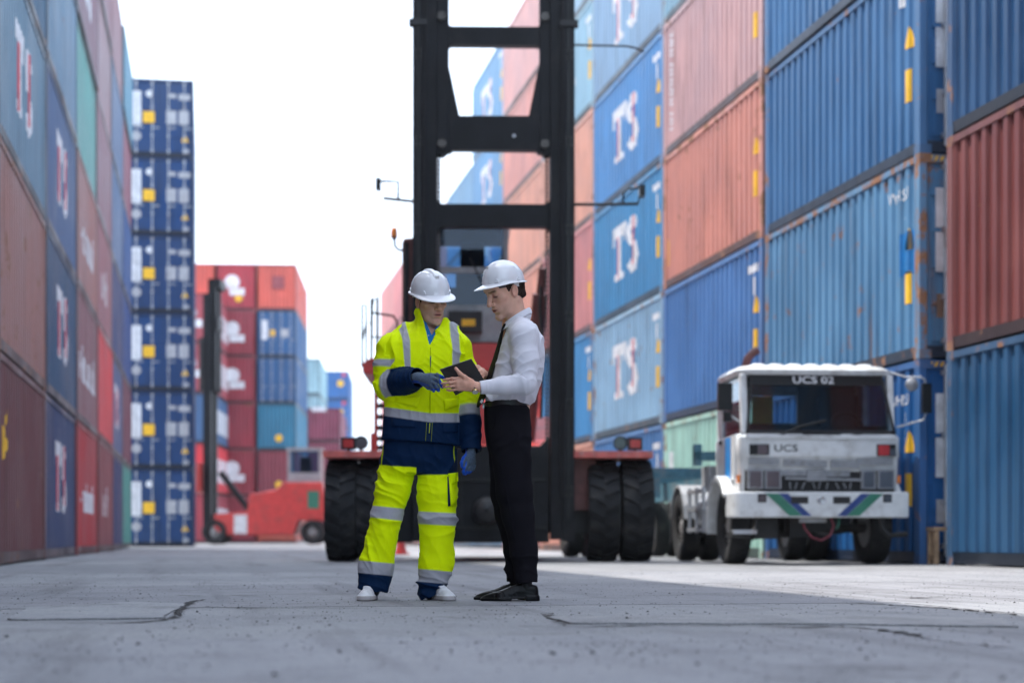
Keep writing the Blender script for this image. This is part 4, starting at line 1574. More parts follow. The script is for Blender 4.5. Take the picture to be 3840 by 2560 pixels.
for k, (a, b, zt, zb) in enumerate(((1714, 1786, 1055, 1070), (1793, 1896, 1058, 1072), (1903, 1971, 1056, 1072), (1979, 2064, 1055, 1071), (1795, 1862, 1080, 1092), (1905, 1962, 1080, 1094), (1800, 1990, 1096, 1102), (1860, 1905, 1078, 1104))):
    q = part('grille_bar', M['dirty_silver'], tk, lambda bm: box(bm, tx(a), tx(b) - 0.004, 0.03 + 0.02 * rr2.random(), 0.074, tz(zb), tz(zt)), 0.012)
    q.rotation_euler = (R(rr2.uniform(-1, 1)), R(rr2.uniform(-2.2, 2.2)), 0)
for k in range(9):
    x = tx(1815 + k * 18)
    part('grille_slat', M['dirty_silver'], tk, lambda bm: tube(bm, [(x, 0.06, tz(1106)), (x + rr2.uniform(-.04, .04), 0.05, tz(1122))], 0.008, 5))
for a, b in ((1716, 1752), (1756, 1794), (1982, 2016), (2020, 2060)):
    lp = part('headlamp', M['dirty_silver'], tk, bx(tx(a), tx(b), 0.02, 0.075, tz(1122), tz(1078)), 0.02, seg=2)
    part('lens', M['lamp_clear'], lp, bx(tx(a) + 0.025, tx(b) - 0.025, 0.008, 0.03, tz(1118), tz(1082)), 0.012, seg=2)
# bumper
BZ0, BZ1 = tz(1188), tz(1129)


def bumper(bm):
    pts = []
    for k in range(5):
        a = R(180 + 22.5 * k)
        pts.append((-0.98 + 0.12 * math.cos(a), 0.06 + 0.14 * math.sin(a) + 0.0))
    for k in range(5):
        a = R(270 + 22.5 * k)
        pts.append((1.0 + 0.12 * math.cos(a), 0.06 + 0.14 * math.sin(a)))
    pts += [(1.12, 0.42), (1.07, 0.42), (1.07, 0.10), (1.0, 0.0), (-0.98, 0.0), (-1.05, 0.10), (-1.05, 0.42), (-1.10, 0.42)]
    prism(bm, pts, 2, BZ0, BZ1)


bp = part('bumper', M['cab_white'], tk, bumper, 0.02, seg=2)
for s in (-1, 1):
    cx0 = tx(1890)
    for nm, c0, c1, mt in (('green_stripe', 104, 74, M['green_trim']), ('blue_stripe', 73, 52, M['navy_trim'])):
        b0, b1 = (c0 - 60) * 0.0054 * 1.0, (c1 - 60) * 0.0054
        zt, zb = BZ1 - 0.02, BZ0 + 0.02
        pts = [(cx0 + s * (c0 * PXT + 0.18), zt), (cx0 + s * (c1 * PXT + 0.18), zt), (cx0 + s * (c1 * PXT - 0.12), zb), (cx0 + s * (c0 * PXT - 0.12), zb)]
        part(nm, mt, bp, lambda bm: prism(bm, pts, 1, -0.0835, -0.0795))
for a in (1745, 2037):
    lp = part('fog_lamp', M['black_gloss'], bp, bx(tx(a - 10), tx(a + 10), -0.088, -0.07, tz(1153), tz(1134)), 0.006)
    part('lens', M['lamp_clear'], lp, bx(tx(a - 7), tx(a + 7), -0.093, -0.086, tz(1150), tz(1137)), 0.003)
for a, b in ((1812, 1852), (1892 + 18, 1932 + 18)):
    part('air_slot', M['dark_void'], bp, bx(tx(a), tx(b), -0.0865, -0.07, tz(1156), tz(1140)), 0.004)  # dark plate on the bumper face drawn for the slot opening
em = part('emblem', M['chrome'], bp, lambda bm: tube(bm, [(tx(1882) + 0.052 * math.cos(t), -0.087, tz(1148) + 0.04 * math.sin(t)) for t in [2 * math.pi * k / 20 for k in range(20)]], 0.006, 5, True))
part('emblem_ring', M['chrome'], em, lambda bm: tube(bm, [(tx(1882) + 0.022 * math.cos(t), -0.087, tz(1148) + 0.036 * math.sin(t)) for t in [2 * math.pi * k / 16 for k in range(16)]], 0.005, 5, True))
part('emblem_ring', M['chrome'], em, lambda bm: tube(bm, [(tx(1882) + 0.045 * math.cos(t), -0.087, tz(1148) + 0.014 + 0.014 * math.sin(t)) for t in [2 * math.pi * k / 16 for k in range(16)]], 0.005, 5, True))
# left flank: door with blue band, fender, marker
dr = part('door', M['cab_white'], tk, bx(-1.012, -0.985, 0.30, 1.25, tz(1100), WZ0 - 0.02), 0.01)
part('blue_band', M['blue_trim'], dr, bx(-1.017, -1.011, 0.52, 0.86, tz(1095), WZ0 - 0.03))
part('handle', M['black_gloss'], dr, bx(-1.035, -1.01, 1.05, 1.2, tz(1010), tz(1002)), 0.006)
part('door_window', M['shield_glass'], tk, bx(-0.95, -0.942, 0.26, 1.28, WZ0 + 0.0, WZ1 - 0.03))
part('door_window', M['shield_glass'], tk, bx(0.942, 0.95, 0.26, 1.28, WZ0 + 0.0, WZ1 - 0.03))
part('door', M['cab_white'], tk, bx(1.01, 1.035, 0.30, 1.25, tz(1100), WZ0 - 0.02), 0.01)
for s in (-1, 1):
    pts = []
    for k in range(9):
        a = R(38 + 150 * k / 8)
        pts.append((0.86 - 0.66 * math.cos(a), 0.47 + 0.66 * math.sin(a)))
    for k in range(8, -1, -1):
        a = R(38 + 150 * k / 8)
        pts.append((0.86 - 0.58 * math.cos(a), 0.47 + 0.58 * math.sin(a)))
    xs = sorted((s * 0.80, s * 1.14))
    part('fender', M['cab_white'], tk, lambda bm: prism(bm, pts, 0, *xs), 0.02, seg=2)
part('marker_lamp', M['amber'], tk, bx(-1.02, -0.985, 0.10, 0.16, tz(1108), tz(1090)), 0.01)
part('marker_lamp', M['amber'], tk, bx(1.0, 1.035, 0.10, 0.16, tz(1108), tz(1090)), 0.01)
# mirrors
part('mirror_arm', M['galv'], tk, lambda bm: tube(bm, [(0.93, 0.2, tz(850)), (1.1, 0.1, tz(862)), (1.28, 0.05, tz(863)), (1.33, 0.05, tz(870)), (1.33, 0.05, tz(880))], 0.012, 6))
ma = part('mirror_arm', M['galv'], tk, lambda bm: (
                                                 tube(bm, [(1.0, 0.15, tz(978)), (1.15, 0.06, tz(970)), (1.31, 0.05, tz(962)), (1.34, 0.05, tz(945))], 0.012, 6)))
part('mirror', M['black_gloss'], ma, bx(1.29, 1.40, 0.0, 0.08, tz(946), tz(878)), 0.02, seg=2)
part('round_mirror', M['dirty_silver'], ma, lambda bm: lathe(bm, [(0.005, -0.03), (0.06, -0.02), (0.085, 0.01), (0.07, 0.03), (0.005, 0.05)], 16, 1, (1.17, 0.06, tz(880))), smooth=True, ang=60)
part('mirror_arm', M['galv'], tk, lambda bm: tube(bm, [(-0.96, 0.25, tz(868)), (-1.08, 0.15, tz(880)), (-1.16, 0.1, tz(884))], 0.012, 6))
ma = part('mirror_arm', M['galv'], tk, lambda bm: (tube(bm, [(-0.98, 0.2, tz(965)), (-1.12, 0.1, tz(950)), (-1.16, 0.1, tz(940))], 0.012, 6)))
part('mirror', M['black_gloss'], ma, bx(-1.27, -1.09, 0.04, 0.12, tz(942), tz(880)), 0.02, seg=2)
part('mirror', M['black_gloss'], ma, bx(-1.20, -1.10, 0.05, 0.11, tz(968), tz(946)), 0.02, seg=2)
# steps and brackets below the bumper
for s in (-1, 1):
    part('step_bracket', M['dark_steel'], tk, lambda bm: tube(bm, [(s * 0.78, 0.08, BZ0), (s * 0.80, 0.06, BZ0 - 0.14), (s * 0.88, 0.05, BZ0 - 0.22), (s * 1.10, 0.04, BZ0 - 0.20)], 0.035, 8))
part('step', M['galv'], tk, bx(-1.09, -0.80, -0.02, 0.12, BZ0 - 0.20, BZ0 - 0.15), 0.008)
part('hose', M['hose_red'], tk, lambda bm: tube(bm, [(-0.20, 0.1, BZ0 + 0.02), (-0.19, 0.06, BZ0 - 0.12), (-0.10, 0.05, BZ0 - 0.24), (0.02, 0.05, BZ0 - 0.28), (0.13, 0.05, BZ0 - 0.22), (0.18, 0.06, BZ0 - 0.1), (0.15, 0.1, BZ0 + 0.02)], 0.013, 6))
part('strap', M['green_trim'], tk, lambda bm: tube(bm, [(0.26, 0.1, BZ0), (0.25, 0.08, BZ0 - 0.08), (0.22, 0.08, BZ0 - 0.14)], 0.012, 5))
part('plate_holder', M['grey_steel'], tk, bx(-0.26, 0.08, 0.02, 0.06, BZ0 - 0.06, BZ0 + 0.01), 0.005)
# running gear
part('chassis_rail', M['dark_steel'], tk, boxes([(-0.42, -0.34, 0.2, 5.6, 0.62, 0.86)]), 0.01)
part('chassis_rail', M['dark_steel'], tk, boxes([(0.34, 0.42, 0.2, 5.6, 0.62, 0.86)]), 0.01)
part('engine', M['dark_steel'], tk, boxes([(-0.33, 0.33, 0.5, 1.7, 0.42, 1.0), (-0.30, -0.05, 0.35, 0.9, 0.34, 0.6), (-0.75, -0.45, 0.35, 0.62, 0.32, 0.62)]), 0.05, seg=2)
part('front_axle', M['dark_steel'], tk, lambda bm: cyl(bm, (-0.8, 0.86, 0.46), (0.8, 0.86, 0.46), 0.06, n=10))
part('rear_axle', M['dark_steel'], tk, lambda bm: (cyl(bm, (-0.8, 3.95, 0.49), (0.8, 3.95, 0.49), 0.09, n=12), lathe(bm, [(0.02, -0.2), (0.16, -0.15), (0.2, 0), (0.16, 0.15), (0.02, 0.2)], 16, 0, (0, 3.95, 0.49))), smooth=True)
wheel(tk, -0.90, 0.86, 0.49, 0.27, lugs=40, rimr=0.56, side=-1, lug_h=0.012)
wheel(tk, 0.90, 0.86, 0.49, 0.27, lugs=40, rimr=0.56, side=1, lug_h=0.012)
for s in (-1, 1):
    for o_ in (0.62, 0.94):
        wheel(tk, s * o_, 3.95, 0.49, 0.26, lugs=40, rimr=0.56, side=s, lug_h=0.012)
for s in (-1, 1):
    pts = []
    for k in range(9):
        a = R(10 + 160 * k / 8)
        pts.append((3.95 - 0.60 * math.cos(a), 0.50 + 0.60 * math.sin(a)))
    for k in range(8, -1, -1):
        a = R(10 + 160 * k / 8)
        pts.append((3.95 - 0.57 * math.cos(a), 0.50 + 0.57 * math.sin(a)))
    part('mudguard', M['grey_steel'], tk, lambda bm: prism(bm, pts, 0, *sorted((s * 0.45, s * 1.08))))
part('fuel_tank', M['galv'], tk, lambda bm: cyl(bm, (-0.78, 1.9, 0.68), (-0.78, 2.75, 0.68), 0.26, n=18), smooth=True, ang=50)
part('battery_box', M['grey_steel'], tk, boxes([(-1.0, -0.5, 2.0, 2.5, 0.96, 1.3)]), 0.02)
for z in (0.42, 0.70, 0.94):
    part('side_step', M['galv'], tk, bx(-1.12, -1.05, 1.85, 2.95, z, z + 0.05), 0.008)
for y in (1.9, 2.4, 2.9):
    part('step_upright', M['galv'], tk, bx(-1.105, -1.065, y, y + 0.04, 0.40, 1.02), 0.006)
part('air_tank', M['dark_steel'], tk, lambda bm: cyl(bm, (0.75, 1.9, 0.62), (0.75, 2.8, 0.62), 0.24, n=16), smooth=True, ang=50)
part('fifth_wheel', M['dark_steel'], tk, lambda bm: prism(bm, [(-0.45, 3.6), (0.45, 3.6), (0.45, 4.0), (0.2, 4.5), (0.08, 4.1), (-0.08, 4.1), (-0.2, 4.5), (-0.45, 4.0)], 2, 0.98, 1.05), 0.01)
part('rear_rack', M['teal'], tk, boxes([(-1.15, 0.6, 2.2, 2.35, 1.38, 1.5), (-1.15, -1.05, 2.2, 2.35, 1.31, 1.6), (-0.45, -0.33, 2.2, 2.35, 0.865, 1.375), (0.33, 0.45, 2.2, 2.35, 0.865, 1.375)]), 0.01)
part('exhaust_stack', M['rust_and_shade_red'], tk, lambda bm: tube(bm, [(-0.55, 1.75, 1.0), (-0.55, 1.75, 2.3), (-0.55, 1.75, 2.62), (-0.52, 1.75, 2.72), (-0.44, 1.76, 2.80), (-0.38, 1.76, 2.83)], 0.055, 12), smooth=True, ang=60)

# ------------------------------------------------------------------ teal skeletal trailer behind the truck
tr = thing('skeletal_trailer', 'teal skeletal container trailer parked behind the white truck', 'trailer', t0 + Vector((0.30 - 0.55, 5.2, 0)), -R(1.0))
part('main_rail', M['teal'], tr, boxes([(-0.5, -0.38, 0, 5.6, 0.95, 1.25)]), 0.01)
part('main_rail', M['teal'], tr, boxes([(0.38, 0.5, 0, 5.6, 0.95, 1.25)]), 0.01)
for y in (0.0, 2.6, 5.3):
    part('bolster', M['teal'], tr, bx(-1.2, 1.2, y, y + 0.24, 1.252, 1.40), 0.01)
for s in (-1, 1):
    part('side_guard', M['teal'], tr, boxes([(s * 1.15 - 0.03, s * 1.15 + 0.03, 0.3, 2.6, 0.72, 0.84), (s * 1.15 - 0.03, s * 1.15 + 0.03, 0.3, 2.6, 0.44, 0.52)]), 0.01)
    for y in (0.5, 1.4, 2.3):
        part('guard_post', M['teal'], tr, bx(s * 1.15 - 0.02, s * 1.15 + 0.02, y, y + 0.06, 0.42, 1.251))
    part('landing_leg', M['galv'], tr, boxes([(s * 0.7 - 0.06, s * 0.7 + 0.06, 0.7, 0.82, 0.05, 1.251), (s * 0.7 - 0.12, s * 0.7 + 0.12, 0.64, 0.88, 0.0, 0.05)]), 0.006)
    for o_ in (0.62, 0.94):
        wheel(tr, s * o_, 4.2, 0.49, 0.26, lugs=40, rimr=0.56, side=s, lug_h=0.012)
part('axle', M['dark_steel'], tr, lambda bm: cyl(bm, (-0.8, 4.2, 0.49), (0.8, 4.2, 0.49), 0.07, n=10))
part('axle_hanger', M['teal'], tr, boxes([(-0.46, -0.4, 3.9, 4.5, 0.5, 0.949), (0.4, 0.46, 3.9, 4.5, 0.5, 0.949)]))

# ------------------------------------------------------------------ far red handler seen from the side
f0z = 85.0
PXF = 1.6327 * f0z / 6400
f0 = cw((600 - 1176) * PXF, f0z)
ff = thing('red_container_lift', 'red container lift seen side on before the far maroon stacks', 'forklift', f0, -TH)


def fx(d):
    return (d - 600) * PXF


def fz(d):
    return HC + (1234 - d) * PXF


part('mast_upright', M['black_steel'], ff, boxes([(fx(474), fx(492), -0.9, -0.5, 0.4, fz(680)), (fx(474), fx(492), 0.6, 1.0, 0.4, fz(680))]), 0.03)
part('mast_section', M['black_steel'], ff, boxes([(fx(484), fx(502), -0.75, -0.4, fz(900), fz(645)), (fx(484), fx(502), 0.5, 0.85, fz(900), fz(645)), (fx(484), fx(512), -0.75, 0.85, fz(665), fz(645))]), 0.03)
part('carriage', M['dark_steel'], ff, boxes([(fx(466), fx(474), -1.0, 1.1, fz(900), fz(780)), (fx(488), fx(506), -0.6, 0.7, fz(760), fz(730))]), 0.03)
part('spreader', M['red_paint'], ff, boxes([(fx(446), fx(470), -2.6, 2.6, fz(1130), fz(1065))]), 0.03)
part('chassis', M['red_paint'], ff, lambda bm: prism(bm, [
    (fx(500), fz(1215)), (fx(500), fz(1180)), (fx(575), fz(1175)), (fx(580), fz(1135)), (fx(640), fz(1125)), (fx(655), fz(1108)), (fx(745), fz(1108)), (fx(752), fz(1150)), (fx(752), fz(1195)),
    (fx(690), fz(1195)), (fx(680), fz(1228)), (fx(525), fz(1228))], 1, -1.0, 1.1), 0.06, seg=2)
part('side_panel', M['cab_white'], ff, bx(fx(545), fx(575), -1.02, -0.99, fz(1225), fz(1182)), 0.005)
part('engine_cover', M['green_trim'], ff, bx(fx(712), fx(738), -1.02, -0.99, fz(1168), fz(1128)), 0.005)
part('tilt_cylinder', M['black_steel'], ff, lambda bm: cyl(bm, (fx(512), -0.7, fz(1085)), (fx(578), -0.7, fz(1172)), 0.16, n=12), smooth=True, ang=50)
part('cab', M['grey_steel'], ff, boxes([(fx(664), fx(740), -0.6, 0.7, fz(1107), fz(1086)), (fx(664), fx(670), -0.6, 0.7, fz(1086), fz(1036)), (fx(735), fx(740), -0.6, 0.7, fz(1086), fz(1036)), (fx(662), fx(742), -0.65, 0.75, fz(1036), fz(1029))]), 0.03)
part('cab_window', M['cab_glass'], ff, bx(fx(670), fx(735), -0.58, -0.56, fz(1086), fz(1036)))
part('driver_seat', M['seat_and_shade'], ff, bx(fx(690), fx(715), -0.2, 0.3, fz(1086), fz(1050)), 0.1)
wheel(ff, fx(500), -0.85, 0.62, 0.5, lugs=22, side=-1, lug_h=0.03)
wheel(ff, fx(722), -0.85, 0.60, 0.5, lugs=22, side=-1, lug_h=0.03)
wheel(ff, fx(500), 0.95, 0.62, 0.5, lugs=22, side=1, lug_h=0.03)
wheel(ff, fx(722), 0.95, 0.60, 0.5, lugs=22, side=1, lug_h=0.03)
for w_ in [c for c in ff.children if c.name.startswith('wheel')]:
    w_.rotation_euler = (0, 0, math.pi / 2)
for d in (500, 722):
    part('axle', M['dark_steel'], ff, lambda bm: cyl(bm, (fx(d), -0.8, 0.6), (fx(d), 0.9, 0.6), 0.12, n=10))

# ------------------------------------------------------------------ small things
st = thing('wooden_trestle', 'raw timber trestle standing in the gap between blue containers', 'trestle', (9.07, 20.0, 0), R(-4))
for x in (-0.13, 0.33):
    part('leg', M['wood'], st, lambda bm: prism(bm, [(x - 0.03, 0), (x + 0.03, 0), (x + 0.03, 0.42), (x - 0.03, 0.42)], 1, -0.05, 0.0), 0.004)
    part('leg', M['wood'], st, lambda bm: prism(bm, [(x - 0.03, 0), (x + 0.03, 0), (x + 0.03, 0.42), (x - 0.03, 0.42)], 1, 0.16, 0.21), 0.004)
    part('foot_rail', M['wood'], st, bx(x - 0.02, x + 0.02, 0.002, 0.158, 0.06, 0.12), 0.004)
part('top_plank', M['wood'], st, bx(-0.17, 0.37, -0.06, 0.07, 0.422, 0.47), 0.005)
part('top_plank', M['wood'], st, bx(-0.17, 0.37, 0.08, 0.22, 0.422, 0.47), 0.005)

cn = thing('traffic_cone', 'small orange red traffic cone standing beyond the handler wheels', 'cone', cw((921 - 1176) * 1.6327 / 6400 * 34, 34.0))
part('base', M['red_paint'], cn, bx(-0.16, 0.16, -0.16, 0.16, 0, 0.03), 0.01)
part('body', M['red_paint'], cn, lambda bm: cyl(bm, (0, 0, 0.03), (0, 0, 0.42), 0.12, 0.03, 16), smooth=True, ang=50)

# ------------------------------------------------------------------ trees beyond the yard
def leaf_mat():
    m, nt, b = new_mat('tree_leaves')
    g = G(nt)
    oi = g.coord('Object')
    c = g.mix(g.step(g.noise(oi, 0.8, 3), 0.35, 0.65), (0.05, 0.10, 0.025), (0.11, 0.17, 0.05))
    g.l(c, b.inputs['Base Color'])
    b.inputs['Roughness'].default_value = 0.6
    b.inputs['Subsurface Weight'].default_value = 0.0
    return m


M['leaf'] = leaf_mat()
M['bark'] = simple('tree_bark', (0.12, 0.09, 0.07), 0.9, bump=0.4)


def tree(label, loc, h, r, seed):
    rr = random.Random(seed)
    t = thing('tree', label, 'tree', loc, rr.uniform(0, 6), 'trees beyond the container yard')
    bm = bmesh.new()
    tube(bm, [(0, 0, 0), (0.1, 0, h * 0.3), (-0.1, 0.1, h * 0.6), (0, 0, h * 0.85)], [h * 0.028, h * 0.022, h * 0.014, h * 0.004], 8)
    tips = []
    for k in range(9):
        a = rr.uniform(0, 6.28)
        z0 = h * rr.uniform(0.3, 0.65)
        e = Vector((math.cos(a) * r * rr.uniform(.5, .85), math.sin(a) * r * rr.uniform(.5, .85), z0 + h * rr.uniform(.08, .25)))
        tube(bm, [(0, 0, z0), e * 0.5 + Vector((0, 0, z0 * 0.5 + 0.3)), e], [h * 0.012, h * 0.008, h * 0.003], 6)
        tips.append(e)
    ob('trunk', bm, M['bark'], t)
    bm = bmesh.new()
    tips += [Vector((rr.gauss(0, r * .35), rr.gauss(0, r * .35), h * rr.uniform(.6, .95))) for _ in range(14)]
    for c in tips:
        cr = r * rr.uniform(0.22, 0.42)
        for _ in range(170):
            d = Vector((rr.gauss(0, 1), rr.gauss(0, 1), rr.gauss(0, 0.8)))
            p = c + d.normalized() * cr * (rr.random() ** 0.4)
            s = rr.uniform(0.12, 0.24)
            u = Vector((rr.gauss(0, 1), rr.gauss(0, 1), rr.gauss(0, 1))).normalized()
            v = u.orthogonal().normalized()
            bm.faces.new([bm.verts.new(q) for q in (p - u * s, p + v * s * .6, p + u * s, p - v * s * .6)])
    ob('crown', bm, M['leaf'], t)


for k, (d, zc_, h) in enumerate(((838, 190, 8.5), (852, 210, 10.0), (822, 200, 7.0))):
    tree(['pale green tree beyond the yard, just left of the ladder', 'taller green tree beyond the yard, behind the ladder', 'low green tree beyond the yard beside the blue stack'][k],
         cw((d - 1176) * 1.6327 / 6400 * zc_, zc_), h, h * 0.38, k)
# ------------------------------------------------------------------ implicit modelling for the two people
class Vol:
    def __init__(self, lo, hi, h):
        self.lo = np.array(lo, np.float32)
        self.h = h
        self.n = tuple(int(math.ceil((b - a) / h)) + 1 for a, b in zip(lo, hi))
        self.f = np.full(self.n, 0.3, np.float32)

    def block(self, blo, bhi):
        i0 = [max(0, int((blo[k] - self.lo[k]) / self.h)) for k in range(3)]
        i1 = [min(self.n[k], int((bhi[k] - self.lo[k]) / self.h) + 2) for k in range(3)]
        sl = tuple(slice(a, max(a, b)) for a, b in zip(i0, i1))
        ax = [self.lo[k] + self.h * np.arange(i0[k], max(i0[k], i1[k]), dtype=np.float32) for k in range(3)]
        P = np.meshgrid(*ax, indexing='ij')
        return sl, P

    def apply(self, prim, k=0.01, op='add', pad=0.03):
        fn, blo, bhi = prim
        m = pad + k
        sl, P = self.block([a - m for a in blo], [b + m for b in bhi])
        if P[0].size == 0:
            return self
        d = fn(*P)
        a = self.f[sl]
        if op == 'add':
            h = np.clip(0.5 + 0.5 * (a - d) / k, 0, 1)
            self.f[sl] = a * (1 - h) + d * h - k * h * (1 - h)
        else:
            d = -d
            h = np.clip(0.5 - 0.5 * (a - d) / k, 0, 1)
            self.f[sl] = a * (1 - h) + d * h + k * h * (1 - h)
        return self

    def add(self, prim, k=0.01):
        return self.apply(prim, k, 'add')

    def sub(self, prim, k=0.004):
        return self.apply(prim, k, 'sub')

    def nets(self):
        f = self.f
        s = f < 0
        nx, ny, nz = f.shape
        cs = np.zeros((nx - 1, ny - 1, nz - 1), np.int8)
        for a in (0, 1):
            for b in (0, 1):
                for c in (0, 1):
                    cs += s[a:nx - 1 + a, b:ny - 1 + b, c:nz - 1 + c]
        act = (cs > 0) & (cs < 8)
        I, J, K = np.nonzero(act)
        idx = np.full(act.shape, -1, np.int32)
        idx[I, J, K] = np.arange(len(I))
        pos = np.zeros((len(I), 3))
        cnt = np.zeros(len(I))
        cor = [(a, b, c) for a in (0, 1) for b in (0, 1) for c in (0, 1)]
        val = {q: f[I + q[0], J + q[1], K + q[2]] for q in cor}
        for q in cor:
            for ax in range(3):
                if q[ax] == 0:
                    r = list(q)
                    r[ax] = 1
                    r = tuple(r)
                    v0, v1 = val[q], val[r]
                    m = (v0 < 0) != (v1 < 0)
                    t = np.where(m, v0 / np.where(m, v0 - v1, 1), 0)
                    for d in range(3):
                        pos[:, d] += np.where(m, q[d] + (t if d == ax else 0), 0)
                    cnt += m
        pos /= cnt[:, None]
        V = self.lo + self.h * (np.stack([I, J, K], 1) + pos)
        quads = []
        for ax in range(3):
            sl0 = [slice(1, -1)] * 3
            sl1 = [slice(1, -1)] * 3
            sl0[ax] = slice(0, -1)
            sl1[ax] = slice(1, None)
            a, b = s[tuple(sl0)], s[tuple(sl1)]
            E = np.argwhere(a != b)
            inside = a[tuple(E.T)]
            E = E + np.array([0 if k == ax else 1 for k in range(3)])
            u, w = [(1, 2), (2, 0), (0, 1)][ax]
            def cell(du, dw):
                q = E.copy()
                q[:, u] -= du
                q[:, w] -= dw
                return idx[q[:, 0], q[:, 1], q[:, 2]]
            q4 = np.stack([cell(1, 1), cell(0, 1), cell(0, 0), cell(1, 0)], 1)
            q4[~inside] = q4[~inside][:, ::-1]
            quads.append(q4)
        Q = np.concatenate(quads)
        Q = Q[(Q >= 0).all(1)]
        return V, Q


def cone(a, b, ra, rb, flat=None, ax=None):
    """round cone from a to b; flat<1 squeezes it along direction ax"""
    a, b = np.array(a, float), np.array(b, float)
    ab = b - a
    L2 = max(float(ab @ ab), 1e-9)
    m = max(ra, rb) * (1.0 if flat is None or flat <= 1 else flat)
    n = None
    if ax is not None:
        n = np.array(ax, float)
        n = n / np.linalg.norm(n)

    def fn(X, Y, Z):
        px, py, pz = X - a[0], Y - a[1], Z - a[2]
        t = np.clip((px * ab[0] + py * ab[1] + pz * ab[2]) / L2, 0, 1)
        ox, oy, oz = px - t * ab[0], py - t * ab[1], pz - t * ab[2]
        if n is not None:
            q = (ox * n[0] + oy * n[1] + oz * n[2]) * (1 / flat - 1)
            ox, oy, oz = ox + q * n[0], oy + q * n[1], oz + q * n[2]
            return (np.sqrt(ox * ox + oy * oy + oz * oz) - (ra + t * (rb - ra))) * min(1.0, flat if flat else 1)
        return np.sqrt(ox * ox + oy * oy + oz * oz) - (ra + t * (rb - ra))
    return fn, np.minimum(a, b) - m, np.maximum(a, b) + m


def ell(c, r, rot=None):
    c, r = np.array(c, float), np.array(r, float)
    Rm = np.eye(3) if rot is None else np.array(rot)

    def fn(X, Y, Z):
        p = [X - c[0], Y - c[1], Z - c[2]]
        q = [sum(Rm[j][i] * p[j] for j in range(3)) for i in range(3)]
        k0 = np.sqrt(sum((q[i] / r[i]) ** 2 for i in range(3)))
        k1 = np.sqrt(sum((q[i] / r[i] ** 2) ** 2 for i in range(3)))
        return k0 * (k0 - 1) / np.maximum(k1, 1e-6)
    m = float(r.max())
    return fn, c - m, c + m


def rbox(c, half, rot=None, r=0.01):
    c, half = np.array(c, float), np.array(half, float)
    Rm = np.eye(3) if rot is None else np.array(rot)

    def fn(X, Y, Z):
        p = [X - c[0], Y - c[1], Z - c[2]]
        q = [np.abs(sum(Rm[j][i] * p[j] for j in range(3))) - half[i] + r for i in range(3)]
        o = np.sqrt(sum(np.maximum(k, 0) ** 2 for k in q))
        return o + np.minimum(np.maximum(q[0], np.maximum(q[1], q[2])), 0) - r
    m = float(np.linalg.norm(half))
    return fn, c - m, c + m


def stack(levels, p=2.3):
    """levels (z, cx, cy, rx, ry): a body built of rounded slices"""
    lv = sorted(levels)
    A = np.array(lv, float)

    def smooth(z, k):
        # monotone-ish cubic through the levels
        return np.interp(z, A[:, 0], A[:, k])

    def fn(X, Y, Z):
        cx, cy, rx, ry = (smooth(Z, k) for k in (1, 2, 3, 4))
        u, v = np.abs((X - cx) / rx), np.abs((Y - cy) / ry)
        q = (u ** p + v ** p) ** (1 / p)
        d = (q - 1) * np.minimum(rx, ry)
        return np.maximum(d, np.maximum(A[0, 0] - Z, Z - A[-1, 0]))
    rx, ry = A[:, 3].max(), A[:, 4].max()
    return fn, np.array([(A[:, 1] - A[:, 3]).min(), (A[:, 2] - A[:, 4]).min(), A[0, 0]]), np.array([(A[:, 1] + A[:, 3]).max(), (A[:, 2] + A[:, 4]).max(), A[-1, 0]])


def dense(levels, n=6):
    """smooth resampling of stack levels (Catmull-Rom)"""
    lv = np.array(sorted(levels), float)
    out = []
    for i in range(len(lv) - 1):
        p0, p1, p2, p3 = lv[max(i - 1, 0)], lv[i], lv[i + 1], lv[min(i + 2, len(lv) - 1)]
        for k in range(n):
            t = k / n
            q = 0.5 * ((2 * p1) + (-p0 + p2) * t + (2 * p0 - 5 * p1 + 4 * p2 - p3) * t * t + (-p0 + 3 * p1 - 3 * p2 + p3) * t ** 3)
            q[0] = p1[0] + (p2[0] - p1[0]) * t
            out.append(tuple(q))
    out.append(tuple(lv[-1]))
    return out


_perm = np.random.RandomState(3).permutation(256).astype(np.int64)
_perm = np.concatenate([_perm, _perm, _perm])
_grad = np.random.RandomState(4).normal(size=(256, 3))
_grad /= np.linalg.norm(_grad, axis=1)[:, None]


def pn(P):
    """vectorised gradient noise, about -0.6..0.6"""
    Pi = np.floor(P).astype(np.int64)
    F = P - Pi
    Pi &= 255
    U = F * F * F * (F * (F * 6 - 15) + 10)
    r = 0
    for a in (0, 1):
        for b in (0, 1):
            for c in (0, 1):
                h = _perm[_perm[_perm[Pi[:, 0] + a] + Pi[:, 1] + b] + Pi[:, 2] + c]
                g = _grad[h]
                d = (g * (F - np.array([a, b, c]))).sum(1)
                w = (U[:, 0] if a else 1 - U[:, 0]) * (U[:, 1] if b else 1 - U[:, 1]) * (U[:, 2] if c else 1 - U[:, 2])
                r = r + w * d
    return r


def ridge(P):
    return 1 - np.minimum(1, np.abs(pn(P)) * 3.2)


def folds(V, across, freq, seed, mf=4.0, warp=0.9, cover=0.5):
    """cloth folds: soft crests, sharp valleys, in patches; across = direction over the folds"""
    a = np.array(across, float)
    a = a / np.linalg.norm(a)
    s = (V @ a) * freq + warp * (1.6 * pn(V * 4.3 + seed) + 0.5 * pn(V * 10.0 + seed + 3))
    w = crest(s)
    m = np.clip(cover - 0.1 + 2.2 * pn(V * mf + seed * 1.7 + 0.3), 0, 1)
    return (w - 0.2) * m * 1.45


